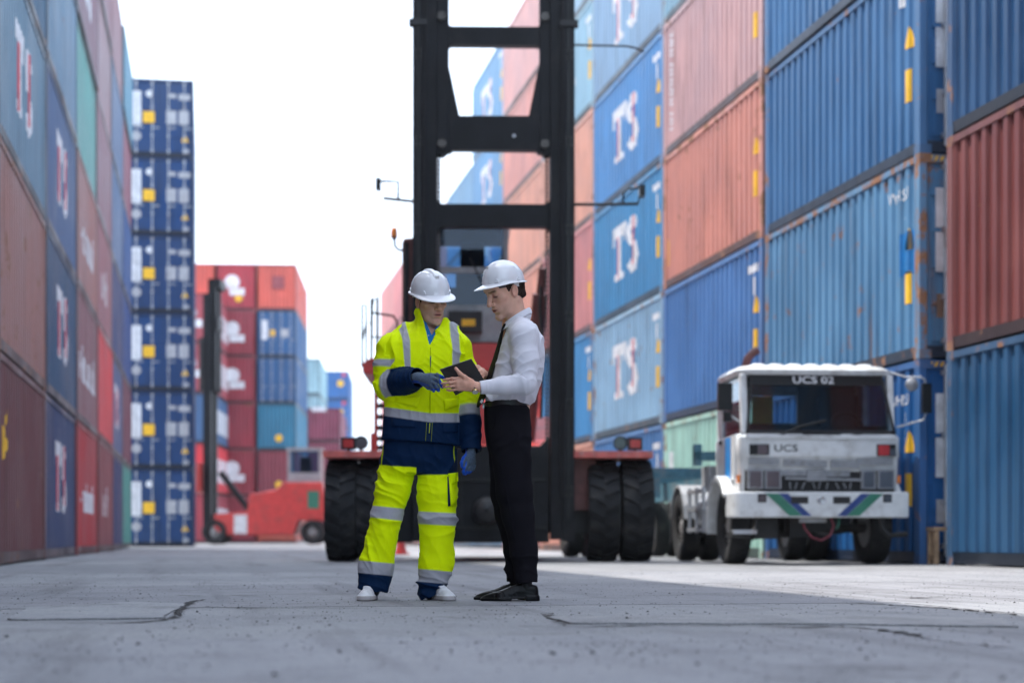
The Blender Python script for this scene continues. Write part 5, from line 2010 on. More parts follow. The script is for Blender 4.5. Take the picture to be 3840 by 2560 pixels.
def crest(s):
    """narrow raised ridges on broad hollows, uneven from fold to fold"""
    k = np.floor(s)
    f = s - k
    h = (np.sin(k * 12.9898) * 43758.5453) % 1.0
    c = 0.3 + 0.4 * ((np.sin(k * 78.233) * 12543.123) % 1.0)
    x = np.where(f < c, f / c, (1 - f) / (1 - c))
    return (0.35 + 0.65 * h) * x ** 2.3


def vnormals(V, Q):
    e1 = V[Q[:, 2]] - V[Q[:, 0]]
    e2 = V[Q[:, 3]] - V[Q[:, 1]]
    n = np.cross(e1, e2)
    N = np.zeros_like(V)
    for k in range(4):
        np.add.at(N, Q[:, k], n)
    return N / np.maximum(np.linalg.norm(N, axis=1), 1e-9)[:, None]


def relax(V, Q, it=2, lam=0.5):
    for _ in range(it):
        A = np.zeros_like(V)
        c = np.zeros(len(V))
        for a, b in ((0, 1), (1, 2), (2, 3), (3, 0)):
            np.add.at(A, Q[:, a], V[Q[:, b]])
            np.add.at(A, Q[:, b], V[Q[:, a]])
            np.add.at(c, Q[:, a], 1)
            np.add.at(c, Q[:, b], 1)
        V = V + lam * (A / np.maximum(c, 1)[:, None] - V)
    return V


def np_mesh(name, V, Q, col=None):
    me = bpy.data.meshes.new(name)
    me.vertices.add(len(V))
    me.vertices.foreach_set('co', V.astype(np.float32).ravel())
    me.loops.add(len(Q) * 4)
    me.loops.foreach_set('vertex_index', Q.astype(np.int32).ravel())
    me.polygons.add(len(Q))
    me.polygons.foreach_set('loop_start', np.arange(0, len(Q) * 4, 4, dtype=np.int32))
    me.update(calc_edges=True)
    if col is not None:
        at = me.color_attributes.new('Col', 'FLOAT_COLOR', 'POINT')
        c4 = np.ones((len(V), 4), np.float32)
        c4[:, :col.shape[1]] = col
        at.data.foreach_set('color', c4.ravel())
    me.shade_smooth()
    return me


def lin01(x, w=2.0):
    return np.clip(x / w + 0.5, 0, 1)


def paint(col, m, c):
    """blend a colour in by a 0..1 mask; ramps one voxel wide keep the seams straight"""
    m = np.clip(np.asarray(m, float), 0, 1)[:, None]
    col[:] = col * (1 - m) + np.asarray(c) * m


def join_np(parts):
    Vs, Qs, Cs, o = [], [], [], 0
    for V, Q, c in parts:
        Vs.append(V)
        Qs.append(Q + o)
        Cs.append(c)
        o += len(V)
    return np.concatenate(Vs), np.concatenate(Qs), np.concatenate(Cs)


def vcol_mat(name, rough=0.75, bump=0.15, bscale=900, spec=0.3, sss=0.0, sheen=0.0, var=0.06):
    m, nt, b = new_mat(name)
    g = G(nt)
    a = g.n('Attribute', attribute_name='Col')
    v = g.coord('Object')
    c = g.mix(g.math('MULTIPLY', g.step(g.noise(v, 25, 4), 0.3, 0.7), var), a.outputs['Color'], g.mix(1.0, a.outputs['Color'], (0.55, 0.55, 0.55), 'MULTIPLY'))
    g.l(c, b.inputs['Base Color'])
    b.inputs['Roughness'].default_value = rough
    b.inputs['Specular IOR Level'].default_value = spec
    if sss:
        b.inputs['Subsurface Weight'].default_value = sss
        b.inputs['Subsurface Radius'].default_value = (0.012, 0.005, 0.003)
        b.inputs['Subsurface Scale'].default_value = 1.0
    if sheen:
        b.inputs['Sheen Weight'].default_value = sheen
    if bump:
        g.l(g.bump(g.noise(v, bscale, 2), bump, 0.001), b.inputs['Normal'])
    return m


M['skin'] = vcol_mat('skin', 0.48, 0.3, 420, 0.35, 0.10, var=0.22)
M['cloth'] = vcol_mat('work_cloth', 0.75, 0.25, 700, 0.12, 0, 0.0)
M['shirt_cloth'] = vcol_mat('shirt_cotton', 0.75, 0.2, 900, 0.2, 0, 0.1, var=0.03)
M['black_cloth'] = vcol_mat('black_wool', 0.9, 0.25, 800, 0.06)
M['knit'] = vcol_mat('knit_glove', 0.9, 0.5, 500, 0.1, 0, 0.2, var=0.35)
M['leather'] = vcol_mat('shoe_leather', 0.38, 0.15, 250, 0.18)
M['shell_white'] = simple('helmet_shell', (0.76, 0.77, 0.80), 0.22, var=0.02, coat=0.4)
M['strap_white'] = simple('helmet_strap', (0.66, 0.66, 0.66), 0.5)
M['band_dark'] = simple('headband_cloth', (0.06, 0.06, 0.07), 0.8)
M['hair'] = simple('brown_hair', (0.022, 0.012, 0.008), 0.6, spec=0.2, var=0.4, scale=120, bump=0.6, bscale=260)
M['tie'] = simple('black_tie_silk', (0.004, 0.0045, 0.006), 0.6, var=0.1, spec=0.15)
M['tablet_cover'] = simple('black_tablet_cover', (0.012, 0.013, 0.014), 0.42, var=0.1, bump=0.3, bscale=400)
M['screen'] = simple('tablet_screen', (0.01, 0.01, 0.012), 0.08)
M['watch_face'] = simple('watch_dial', (0.65, 0.65, 0.63), 0.3, 0.3)
M['gold'] = simple('watch_case', (0.6, 0.45, 0.2), 0.25, 0.9)
M['belt'] = simple('belt_leather', (0.01, 0.01, 0.011), 0.4)

SK = np.array((0.74, 0.43, 0.315))
PXN = 1.6327 / 6400


def person_frame(dx0, zc0):
    x0 = (dx0 - 1176) * PXN * zc0

    def Pt(dx, dy, y=0.0):
        s = PXN * (zc0 + y)
        return np.array(((dx - 1176) * s - x0, y, HC + (1234 - dy) * s))

    def inv(V):
        s = PXN * (zc0 + V[:, 1])
        return (V[:, 0] + x0) / s + 1176, 1234 - (V[:, 2] - HC) / s
    return Pt, inv, cw(x0, zc0)


# ---- heads
def rot_head(yaw, pitch, roll=0.0):
    """columns: side(x), forward(y), up(z) of a head; yaw 0 looks at the camera (-y), positive turns to +x"""
    f = np.array((math.sin(yaw) * math.cos(pitch), -math.cos(yaw) * math.cos(pitch), -math.sin(pitch)))
    s = np.array((-math.cos(yaw), -math.sin(yaw), 0.0))
    u = np.cross(s, f)
    if u[2] < 0:
        u = -u
        s = np.cross(f, u)
    s2 = s * math.cos(roll) + u * math.sin(roll)
    u2 = u * math.cos(roll) - s * math.sin(roll)
    return np.stack([s2, f, u2], 1)


def head_mesh(stubble=0.5, mouth_open=0.003, brow=(0.05, 0.03, 0.02), h=0.0021, neck_to=(0, -0.035, -0.20)):
    v = Vol((-0.11, -0.13, -0.24), (0.11, 0.15, 0.16), h)
    v.add(ell((0, -0.012, 0.050), (0.074, 0.097, 0.088)), 0.01)
    v.add(ell((0, 0.034, -0.018), (0.0575, 0.060, 0.088)), 0.03)
    for s in (-1, 1):
        v.add(cone((s * 0.048, -0.002, -0.035), (s * 0.033, 0.043, -0.081), 0.019, 0.018), 0.025)
        v.add(cone((s * 0.033, 0.043, -0.081), (s * 0.009, 0.079, -0.098), 0.018, 0.016), 0.02)
        v.add(ell((s * 0.043, 0.058, -0.004), (0.022, 0.024, 0.016)), 0.018)
        v.add(cone((s * 0.046, 0.070, 0.034), (s * 0.012, 0.086, 0.036), 0.011, 0.011), 0.012)
    v.add(ell((0, 0.078, 0.050), (0.05, 0.022, 0.03)), 0.025)
    v.add(ell((0, 0.081, -0.098), (0.018, 0.015, 0.014)), 0.014)
    # mouth barrel
    v.add(ell((0, 0.078, -0.055), (0.032, 0.022, 0.026)), 0.016)
    for s in (-1, 1):
        v.sub(ell((s * 0.031, 0.097, 0.016), (0.019, 0.014, 0.012)), 0.012)
    for s in (-1, 1):
        v.add(ell((s * 0.031, 0.0755, 0.0145), (0.0145, 0.0140, 0.0125)), 0.004)
    # nose
    v.add(cone((0, 0.090, 0.030), (0, 0.114, -0.020), 0.0085, 0.0115), 0.009)
    v.add(ell((0, 0.114, -0.024), (0.0120, 0.0125, 0.0105)), 0.006)
    for s in (-1, 1):
        v.add(ell((s * 0.0125, 0.100, -0.026), (0.0085, 0.0115, 0.0085)), 0.006)
        v.sub(ell((s * 0.006, 0.108, -0.0378), (0.003, 0.0055, 0.0035)), 0.003)
    # lips
    v.add(ell((0, 0.0965, -0.0505), (0.0215, 0.0085, 0.0055)), 0.005)
    v.add(ell((0, 0.0945, -0.0635), (0.0185, 0.0090, 0.0062)), 0.005)
    v.sub(cone((-0.021, 0.101, -0.0565), (0.021, 0.101, -0.0565), 0.0022 + mouth_open, 0.0022 + mouth_open, 0.6, (0, 0, 1)), 0.002)
    v.sub(ell((0, 0.097, -0.079), (0.02, 0.008, 0.006)), 0.010)
    # ears
    for s in (-1, 1):
        a = R(18)
        Rm = np.array(((1, 0, 0), (0, math.cos(a), -math.sin(a)), (0, math.sin(a), math.cos(a))))
        v.add(ell((s * 0.0765, -0.006, 0.004), (0.0095, 0.0185, 0.032), Rm), 0.006)
        v.sub(ell((s * 0.087, 0.000, 0.002), (0.0075, 0.0105, 0.019), Rm), 0.004)
    # neck with a hint of the throat muscles
    v.add(cone((0, -0.030, -0.03), neck_to, 0.047, 0.056), 0.022)
    for s in (-1, 1):
        v.add(cone((s * 0.055, -0.01, -0.045), (s * 0.018, neck_to[1] + 0.052, neck_to[2]), 0.012, 0.014), 0.014)
    V, Q = v.nets()
    V = relax(V, Q, 1, 0.4)
    x, y, z = V.T
    col = np.tile(SK, (len(V), 1))

    def blend(mask, c):
        m = np.clip(mask, 0, 1)[:, None]
        col[:] = col * (1 - m) + np.array(c) * m
    ax = np.abs(x)
    # ruddy cheeks, nose, ears
    blend(0.45 * np.exp(-(((ax - 0.04) / 0.02) ** 2 + ((z + 0.02) / 0.02) ** 2)) * (y > 0.04), (0.58, 0.26, 0.19))
    blend(0.4 * np.exp(-((x / 0.014) ** 2 + ((z + 0.024) / 0.014) ** 2)) * (y > 0.10), (0.60, 0.26, 0.20))
    blend(0.4 * (ax > 0.072) * (np.abs(z - 0.004) < 0.04), (0.60, 0.27, 0.20))
    # beard shadow
    jaw = np.clip((-0.030 - z) / 0.02, 0, 1) * np.clip((y - 0.005) / 0.03, 0, 1) * (z > -0.125)
    blend(stubble * jaw * (0.75 + 0.5 * pn(V * 220)), (0.40, 0.25, 0.195))
    # lips
    lip = np.exp(-((x / 0.019) ** 4 + ((z + 0.057) / 0.0098) ** 4)) * (y > 0.088)
    blend(0.85 * lip, (0.56, 0.17, 0.15))
    blend(np.exp(-((x / 0.0215) ** 4 + ((z + 0.0565) / 0.0034) ** 4)) * (y > 0.07) * 0.9, (0.09, 0.02, 0.02))
    # lids, lashes, brows
    blend(0.5 * np.exp(-(((ax - 0.031) / 0.016) ** 4 + ((z - 0.006) / 0.006) ** 2)) * (y > 0.06), (0.30, 0.14, 0.11))
    lash = np.exp(-(((ax - 0.031) / 0.0135) ** 4 + ((z - 0.0068) / 0.0042) ** 2)) * (y > 0.06)
    blend(1.0 * lash, (0.05, 0.03, 0.025))
    blend(0.3 * np.exp(-(((ax - 0.031) / 0.016) ** 2 + ((z - 0.015) / 0.010) ** 2)) * (y > 0.06), (0.46, 0.24, 0.18))
    bz = 0.034 + 0.10 * (ax - 0.012) - 2.2 * (ax - 0.030) ** 2
    blend(1.0 * np.exp(-(((ax - 0.031) / 0.021) ** 6 + ((z - bz) / 0.0056) ** 2)) * (y > 0.055) * (0.95 + 0.3 * pn(V * 400)), brow)
    return V, Q, col


def place(V, Rm, o, s=1.0):
    return (V * s) @ Rm.T + o


def hair_mesh(Rm, o, s, front=0.030, low=-0.045, side=0.0):
    v = Vol((-0.11, -0.14, -0.12), (0.11, 0.12, 0.17), 0.003)
    v.add(ell((0, -0.014, 0.048), (0.0785, 0.101, 0.092)), 0.008)
    v.add(cone((0, -0.045, 0.0), (0, -0.058, low + 0.02), 0.066, 0.048), 0.03)
    # keep off the face and the ears
    v.sub(rbox((0, 0.10 + front, 0.0), (0.2, 0.10, 0.2), None, 0.01), 0.01)
    v.sub(rbox((0, 0.05, low - 0.1), (0.2, 0.3, 0.1), None, 0.005), 0.01)
    for sg in (-1, 1):
        v.sub(ell((sg * 0.085, -0.002, -0.008), (0.03, 0.022, 0.036)), 0.005)
        v.sub(ell((sg * 0.075, 0.062, -0.055), (0.04, 0.055, 0.055)), 0.006)
    V, Q = v.nets()
    N = vnormals(V, Q)
    V = V + N * (pn(V * np.array((160, 160, 40))) * 0.004)[:, None]
    return np_mesh('hair', place(V, Rm, o, s), Q)


def helmet(parent, Rm, o, s=1.0):
    """white shell with ribs, brim and peak; axes: x side, y forward, z up"""
    root = bpy.data.objects.new('helmet', None)
    C.objects.link(root)
    root.parent = parent
    nu, nv = 96, 26
    a_, b_, h_ = 0.134, 0.112, 0.130
    V, Q = [], []

    def rimz(t):
        return 0.0
    rings = []
    for j in range(nv + 1):
        w = j / nv * math.pi / 2
        rr = math.sin(w) ** 0.95
        zz = h_ * math.cos(w) ** 0.90 if j < nv else 0.0
        ring = []
        for i in range(nu):
            t = 2 * math.pi * i / nu
            x, y = b_ * rr * math.sin(t), a_ * rr * math.cos(t)
            # egg plan: a touch fuller at the back
            y -= 0.006 * rr * math.cos(t) ** 2
            z = zz
            # ribs along the crown
            g = math.exp(-((abs(x) - 0.0) / 0.016) ** 4) * 0.0065 - 0.0035 * math.exp(-((abs(x) - 0.026) / 0.007) ** 2)
            lim = max(0, min(1, (0.98 - rr) / 0.22)) * max(0, min(1, (0.105 - y) / 0.02))
            f = 1 + g * lim / 0.12
            ring.append((x * f, y * f, z * (1 + g * lim / 0.12)))
        rings.append(ring)
    # brim outwards, lip, underside and inner shell

    def brim(off, z, peak):
        ring = []
        for i in range(nu):
            t = 2 * math.pi * i / nu
            c = math.cos(t)
            w = off * (0.010 + (0.052 * peak * max(0, c) ** 1.6) + 0.006 * max(0, -c))
            x, y = math.sin(t), math.cos(t)
            nrm = Vector((x / b_, y / a_)).normalized()
            dz = z - off * 0.020 * max(0, c) ** 1.5 - off * 0.002
            ring.append((b_ * x + nrm.x * w, a_ * y - 0.006 * c * c + nrm.y * w, dz))
        return ring
    rings.append(brim(0.35, -0.001, 1))
    rings.append(brim(0.75, -0.003, 1))
    rings.append(brim(0.97, -0.0045, 1))
    rings.append(brim(1.0, -0.007, 1))
    rings.append(brim(0.97, -0.009, 1))
    rings.append(brim(0.5, -0.006, 1))
    inn = []
    for w, zq in ((0.965, -0.004), (0.95, 0.03), (0.82, 0.085), (0.45, 0.12)):
        inn.append([(b_ * w * math.sin(2 * math.pi * i / nu), a_ * w * math.cos(2 * math.pi * i / nu), zq) for i in range(nu)])
    rings += inn
    for r_ in rings:
        V += r_
    for j in range(len(rings) - 1):
        for i in range(nu):
            k = (i + 1) % nu
            Q.append((j * nu + i, (j + 1) * nu + i, (j + 1) * nu + k, j * nu + k))
    V = np.array(V)
    Q = np.array(Q)
    me = np_mesh('shell', place(V, Rm, o, s), Q)
    me.set_sharp_from_angle(angle=R(65))
    ob('shell', me, M['shell_white'], root)
    # bosses at the strap anchors
    for sg in (-1, 1):
        for t in (48, 112):
            tt = R(t)
            c = np.array((sg * b_ * math.sin(tt) * 0.985, a_ * math.cos(tt) * 0.985, 0.016))
            n = np.array((sg * math.sin(tt) / b_, math.cos(tt) / a_, 0))
            n /= np.linalg.norm(n)
            tg = np.array((-n[1], n[0], 0))
            bm = bmesh.new()
            pts = [(-0.013, -0.014), (0.013, -0.014), (0.013, 0.001), (0.0, 0.012), (-0.013, 0.001)]
            A = [bm.verts.new(c + tg * u + np.array((0, 0, w)) - n * 0.004) for u, w in pts]
            B = [bm.verts.new(c + tg * u * 0.8 + np.array((0, 0, w * 0.8)) + n * 0.006) for u, w in pts]
            bm.faces.new(B)
            for i in range(5):
                j = (i + 1) % 5
                bm.faces.new((A[i], A[j], B[j], B[i]))
            bmesh.ops.recalc_face_normals(bm, faces=bm.faces[:])
            for vv in bm.verts:
                vv.co = Vector(place(np.array([vv.co]), Rm, o, s)[0])
            ob('strap_boss', bm, M['shell_white'], root)
    # front tab of the rib
    bm = bmesh.new()
    box(bm, -0.010, 0.010, 0.086, 0.098, 0.092, 0.110)
    bev(bm, 0.002)
    for vv in bm.verts:
        vv.co = Vector(place(np.array([vv.co]), Rm, o, s)[0])
    ob('rib_tab', bm, M['strap_white'], root)

    def band(name, mat, z0, z1, k, t0, t1, drop=0.0):
        bm = bmesh.new()
        prev = None
        for i in range(41):
            t = R(t0 + (t1 - t0) * i / 40)
            x, y = b_ * k * math.sin(t), a_ * k * math.cos(t)
            dz = -drop * max(0, -math.cos(t))
            q = [bm.verts.new(place(np.array([p]), Rm, o, s)[0]) for p in ((x, y, z0 + dz), (x, y, z1 + dz), (x * 0.975, y * 0.975, z1 + dz), (x * 0.975, y * 0.975, z0 + dz))]
            if prev:
                for a in range(4):
                    b = (a + 1) % 4
                    bm.faces.new((prev[a], q[a], q[b], prev[b]))
            prev = q
        bmesh.ops.recalc_face_normals(bm, faces=bm.faces[:])
        ob(name, bm, mat, root)
    band('headband', M['strap_white'], -0.024, 0.004, 0.90, 100, 260, 0.018)
    band('headband', M['strap_white'], -0.012, 0.004, 0.92, -100, 100)
    band('sweatband', M['band_dark'], -0.030, -0.010, 0.86, -72, 72)
    return root


# ---- hands
def hand_mesh(joints, h=0.0024, r_f=0.0082, palm_r=0.017, glove=0.0):
    """joints: wrist0 (up the arm), wrist, palm list of points, fingers: list of polylines, thumb polyline"""
    pts = [p for k in ('wrist', 'palm') for p in joints[k]] + [p for f in joints['fingers'] for p in f] + list(joints['thumb'])
    A = np.array(pts)
    v = Vol(A.min(0) - 0.05, A.max(0) + 0.05, h)
    w = joints['wrist']
    for a, b in zip(w, w[1:]):
        v.add(cone(a, b, 0.028 + glove * 2, 0.025 + glove * 2, 0.82, joints['nrm']), 0.012)
    root = w[-1]
    for k, f in enumerate(joints['fingers']):
        v.add(cone(root, f[0], 0.019 + glove, 0.0125 + glove, 0.85, joints['nrm']), 0.014)
    for p in joints['palm']:
        v.add(ell(p, (palm_r + 0.004,) * 3), 0.012)
    for k, f in enumerate(joints['fingers']):
        rs = r_f * (1.0, 1.06, 1.0, 0.86)[k] + glove
        n = len(f) - 1
        for i in range(n):
            v.add(cone(f[i], f[i + 1], rs * (1 - 0.07 * i) * 1.03, rs * (1 - 0.07 * (i + 1))), 0.0035)
            v.add(ell(f[i + 1], (rs * (1 - 0.07 * i),) * 3), 0.002) if i < n - 1 else None
    t = joints['thumb']
    for i in range(len(t) - 1):
        ra = (0.0165, 0.0115, 0.0100, 0.009)[i] + glove
        rb = (0.0115, 0.0100, 0.0088, 0.008)[i] + glove
        v.add(cone(t[i], t[i + 1], ra, rb), 0.006 if i else 0.012)
    V, Q = v.nets()
    return relax(V, Q, 1, 0.35), Q


def cut_plane(v, p, n, size=0.4, k=0.004):
    """remove everything on the +n side of a plane near p"""
    p, n = np.array(p, float), np.array(n, float)
    n /= np.linalg.norm(n)

    def fn(X, Y, Z):
        d = -((X - p[0]) * n[0] + (Y - p[1]) * n[1] + (Z - p[2]) * n[2])
        q = np.sqrt((X - p[0]) ** 2 + (Y - p[1]) ** 2 + (Z - p[2]) ** 2) - size
        return np.maximum(d, q)
    v.apply((fn, p - size, p + size), k, 'sub')


def seg_param(V, chain):
    """distance to a joint chain and the running parameter along it"""
    best = np.full(len(V), 9.0)
    par = np.zeros(len(V))
    for i in range(len(chain) - 1):
        a, b = chain[i], chain[i + 1]
        ab = b - a
        t = np.clip(((V - a) @ ab) / (ab @ ab), 0, 1)
        d = np.linalg.norm(V - a - t[:, None] * ab, axis=1)
        m = d < best
        best[m] = d[m]
        par[m] = i + t[m]
    return best, par


def chain_add(v, pts, rs, k=0.02, flat=None, ax=None):
    for i in range(len(pts) - 1):
        v.add(cone(pts[i], pts[i + 1], rs[i], rs[i + 1], flat, ax), k)
# ------------------------------------------------------------------ the worker in high-visibility clothes
Pw, INVw, ow = person_frame(975, 9.24)
wk = thing('person', 'worker in yellow and navy reflective suit pointing a gloved finger at tablet', 'person', ow, -TH)
YEL = np.array((0.80, 0.99, 0.0))
NAV = np.array((0.002, 0.017, 0.058))
SIL = np.array((0.40, 0.40, 0.44))
A_ = np.array

# jacket ---------------------------------------------------------------
def lvl(P, dy, xl, xr, cy, ry):
    s = P((xl + xr) / 2, dy, cy)
    return (s[2], s[0], s[1], (xr - xl) / 2 * PXN * 9.24, ry)


tors = dense([lvl(Pw, 744, 956, 1024, 0.015, 0.075), lvl(Pw, 756, 940, 1036, 0.012, 0.092), lvl(Pw, 770, 908, 1056, 0.008, 0.110), lvl(Pw, 790, 888, 1068, 0.0, 0.128),
              lvl(Pw, 830, 884, 1066, -0.008, 0.142), lvl(Pw, 880, 884, 1060, -0.008, 0.146), lvl(Pw, 934, 883, 1054, -0.004, 0.142), lvl(Pw, 952, 882, 1054, -0.002, 0.138),
              lvl(Pw, 975, 879, 1056, -0.004, 0.146), lvl(Pw, 1024, 876, 1058, -0.004, 0.152)])
shL, elL, wrL = Pw(900, 798, 0.0), Pw(888, 884, -0.02), Pw(960, 867, -0.235)
shR, elR, wrR = Pw(1051, 798, 0.0), Pw(1076, 905, 0.02), Pw(1082, 1036, -0.06)
jv = Vol(Pw(840, 1050, 0) - A_((0.03, 0.36, 0.03)), Pw(1130, 700, 0) + A_((0.03, 0.24, 0.03)), 0.0047)
jv.add(stack(tors, 2.35), 0.01)
chain_add(jv, [Pw(968, 752, 0.015), Pw(930, 766, 0.01), shL], [0.050, 0.048, 0.070], 0.03)
chain_add(jv, [Pw(1010, 755, 0.015), Pw(1035, 768, 0.01), shR], [0.048, 0.048, 0.068], 0.03)
mL = (shL + elL) / 2 + A_((-0.012, 0, 0))
chain_add(jv, [shL, mL, elL], [0.074, 0.074, 0.068], 0.03)
fL = elL * 0.45 + wrL * 0.55
chain_add(jv, [elL, fL, wrL], [0.068, 0.062, 0.056], 0.025)
mR = (shR + elR) / 2 + A_((0.006, 0, 0))
chain_add(jv, [shR, mR, elR], [0.070, 0.067, 0.060], 0.03)
chain_add(jv, [elR, (elR + wrR) / 2, wrR], [0.060, 0.059, 0.056], 0.02)
# keep the arm and the side apart
jv.sub(cone(Pw(1056, 935, -0.10), Pw(1057, 1040, -0.10), 0.006, 0.010), 0.01)
# cuffs and hem cut square and hollowed
for a, b in ((elL, wrL), (elR, wrR)):
    n = (b - a) / np.linalg.norm(b - a)
    cut_plane(jv, b, n, 0.075)
    jv.sub(cone(b - n * 0.03, b + n * 0.05, 0.046, 0.046), 0.004)
hemp = Pw(966, 1017, 0)
cut_plane(jv, hemp, A_((0.08, 0, -1.0)), 0.26) if False else None


def hem(X, Y, Z):
    z0 = hemp[2] - (X - hemp[0]) * 0.075
    arm = (X > Pw(1060, 1000)[0])
    return np.where(arm, 0.3, Z - z0)


jv.apply((hem, Pw(860, 1060) - A_((0, .3, .02)), Pw(1075, 1005) + A_((0, .3, 0.01))), 0.004, 'sub')
# collar and the open front
cb, ctp = Pw(990, 746, 0.0), Pw(992, 716, 0.003)
jv.add(cone(cb + A_((0, 0.012, 0)), ctp + A_((-0.008, 0.004, 0)), 0.094, 0.079), 0.012)
jv.sub(cone(cb + A_((0, 0.006, -0.03)), ctp + A_((0, 0.0, 0.12)), 0.078, 0.063), 0.004)


def colcut(X, Y, Z):
    # collar top plane, dropping towards the front and to the right
    z0 = Pw(966, 717)[2] - (X - Pw(966, 717)[0]) * 0.28 + (Y) * 0.10
    return z0 - Z


def colcut2(X, Y, Z):
    return -(Z - (Pw(966, 713)[2] - (X - Pw(966, 713)[0]) * 0.30 + Y * 0.12))


jv.apply((lambda X, Y, Z: colcut2(X, Y, Z), Pw(940, 735) - A_((.02, .2, 0)), Pw(1045, 690) + A_((.02, .2, 0))), 0.003, 'sub')
vx, vz = Pw(989.5, 797)[0], Pw(989.5, 797)[2]


def vee(X, Y, Z):
    t = np.maximum(0, Z - vz)
    half = 0.003 + 0.34 * t
    return np.maximum(np.maximum(np.abs(X - vx - 0.09 * t) - half, Y + 0.030), vz - Z)


jv.apply((vee, A_((vx - 0.1, -0.25, vz)), A_((vx + 0.1, 0.0, vz + 0.24))), 0.003, 'sub')
V, Q = jv.nets()
V = relax(V, Q, 2, 0.5)
dL, tL = seg_param(V, [shL, elL, wrL])
dR, tR = seg_param(V, [shR, elR, wrR])
dxi, dyi = INVw(V)
dT = stack(tors, 2.35)[0](*V.T)
isL = (dL - np.interp(tL, [0, 0.5, 1, 1.55, 2], [0.074, 0.074, 0.068, 0.062, 0.056])) < dT + np.where(tL < 0.3, -0.004, 0.014)
isR = (dR - np.interp(tR, [0, 0.5, 1, 1.5, 2], [0.076, 0.068, 0.060, 0.059, 0.056])) < dT - np.where(tR < 0.3, 0.004, 0)
# folds
N = vnormals(V, Q)
bt0 = np.interp(dxi, [884, 988, 1054], [934, 948.6, 948.6])
amp = np.zeros(len(V))
amp += 0.005 * pn(V * A_((8, 8, 6)) + 3)
tor = ~(isL | isR)
up = np.clip((955 - dyi) / 50, 0, 1)
for sgx in (-1, 1):
    hs = np.clip((V[:, 0] - vx) * sgx / 0.06 + 0.3, 0, 1)
    amp += np.where(tor, 0.013 * up * hs * folds(V, (0.55 * sgx, 0, 0.85), 11, 5 + sgx), 0)
amp += np.where(tor, 0.010 * up * folds(V, (1, 0, 0.25), 10, 21, cover=0.35), 0)
amp += np.where(tor, 0.007 * np.exp(-((dyi - bt0 - 8) / 16) ** 2) * folds(V, (1, 0, 0), 22, 31, mf=6, warp=0.4, cover=0.6), 0)
for isA, t in ((isL, tL), (isR, tR)):
    w = np.exp(-((t - 1.0) / 0.42) ** 2)
    ph = t * 19 + 2.2 * pn(V * 9 + 5)
    brk = np.clip(0.5 + 1.8 * pn(V * 11 + 40), 0, 1)
    u1 = np.where((t < 1)[:, None], (isA is isL) * (elL - shL) + (isA is isR) * (elR - shR), (isA is isL) * (wrL - elL) + (isA is isR) * (wrR - elR))
    s = t * 5.5 + 0.9 * (1.6 * pn(V * 6 + 61) + 0.6 * pn(V * 13 + 5)) + V[:, 0] * 5
    el = (crest(s) - 0.25) * np.clip(0.5 + 2.2 * pn(V * 5 + 9), 0, 1)
    amp += np.where(isA, 0.016 * el * (0.4 + 0.6 * w), 0)
    amp += np.where(isA & (t < 0.9), 0.011 * folds(V, (0.8, 0.2, 0.5), 13, 44, cover=0.45), 0)
amp += np.where(tor & (dyi > 965), 0.011 * folds(V, (0.8, 0, 0.5), 11, 52, cover=0.4), 0)
amp += 0.0035 * folds(V, (0.6, 0.3, 0.8), 31, 131, mf=7, cover=0.35) + 0.003 * folds(V, (0.9, 0.3, -0.4), 27, 137, mf=7, cover=0.3)
V2 = V + N * amp[:, None]
col = np.tile(YEL, (len(V), 1))
# torso bands
bt = np.interp(dxi, [884, 988, 1054], [934, 948.6, 948.6])
paint(col, tor * lin01(dyi - bt), SIL)
paint(col, tor * lin01(dyi - bt - 20.5), NAV)
cxl = np.interp(dyi, [744, 780, 850], [922, 933, 937])
paint(col, tor * lin01(np.interp(dyi, [744, 850], [9.5, 6.5]) - np.abs(dxi - cxl)) * lin01(872 - dyi), SIL)
cxr = np.interp(dyi, [744, 788, 840], [1040, 1047, 1048])
paint(col, (dyi < 860) * lin01(8.5 - np.abs(dxi - cxr)), SIL)
# zip
zx = 989.0 - (dyi - 800) * 0.012
zz = 986 - (dyi - 970) * 0.08
# sleeves
for isA, t, b1, b2, nv_ in ((isL, tL, (0.40, 0.585), (1.10, 1.30), 1.30), (isR, tR, (9, 9), (1.22, 1.395), 1.395)):
    k_ = 0.05
    isU = isA | ((isA is isL) & (dL < 0.12) & (dxi < 927) & (t > 0.3) & (t < 0.7))
    paint(col, isU * lin01(t - b1[0], k_) * lin01(b1[1] - t, k_), SIL)
    paint(col, isA * lin01(t - b2[0], k_), SIL)
    paint(col, isA * lin01(t - nv_, k_), NAV)
inside = (N[:, 2] > 0.2) & (dyi < 745) & (np.hypot(V[:, 0] - cb[0], V[:, 1]) < 0.064)
col[inside] = YEL * 0.8
jm = np_mesh('jacket', V2, Q, col)
jacket = ob('jacket', jm, M['cloth'], wk)
from mathutils.bvhtree import BVHTree
bv = BVHTree.FromPolygons([tuple(v) for v in V2], [tuple(int(i) for i in q4) for q4 in Q])


def on_surface(bvh, P, dx, dy, off=0.004):
    """nearest camera-side surface point for a photo position"""
    a, b = P(dx, dy, -0.6), P(dx, dy, 0.4)
    d = Vector(b - a).normalized()
    hit = bvh.ray_cast(Vector(a), d)
    return A_(hit[0]) - A_(d) * off if hit[0] is not None else P(dx, dy, -0.14)


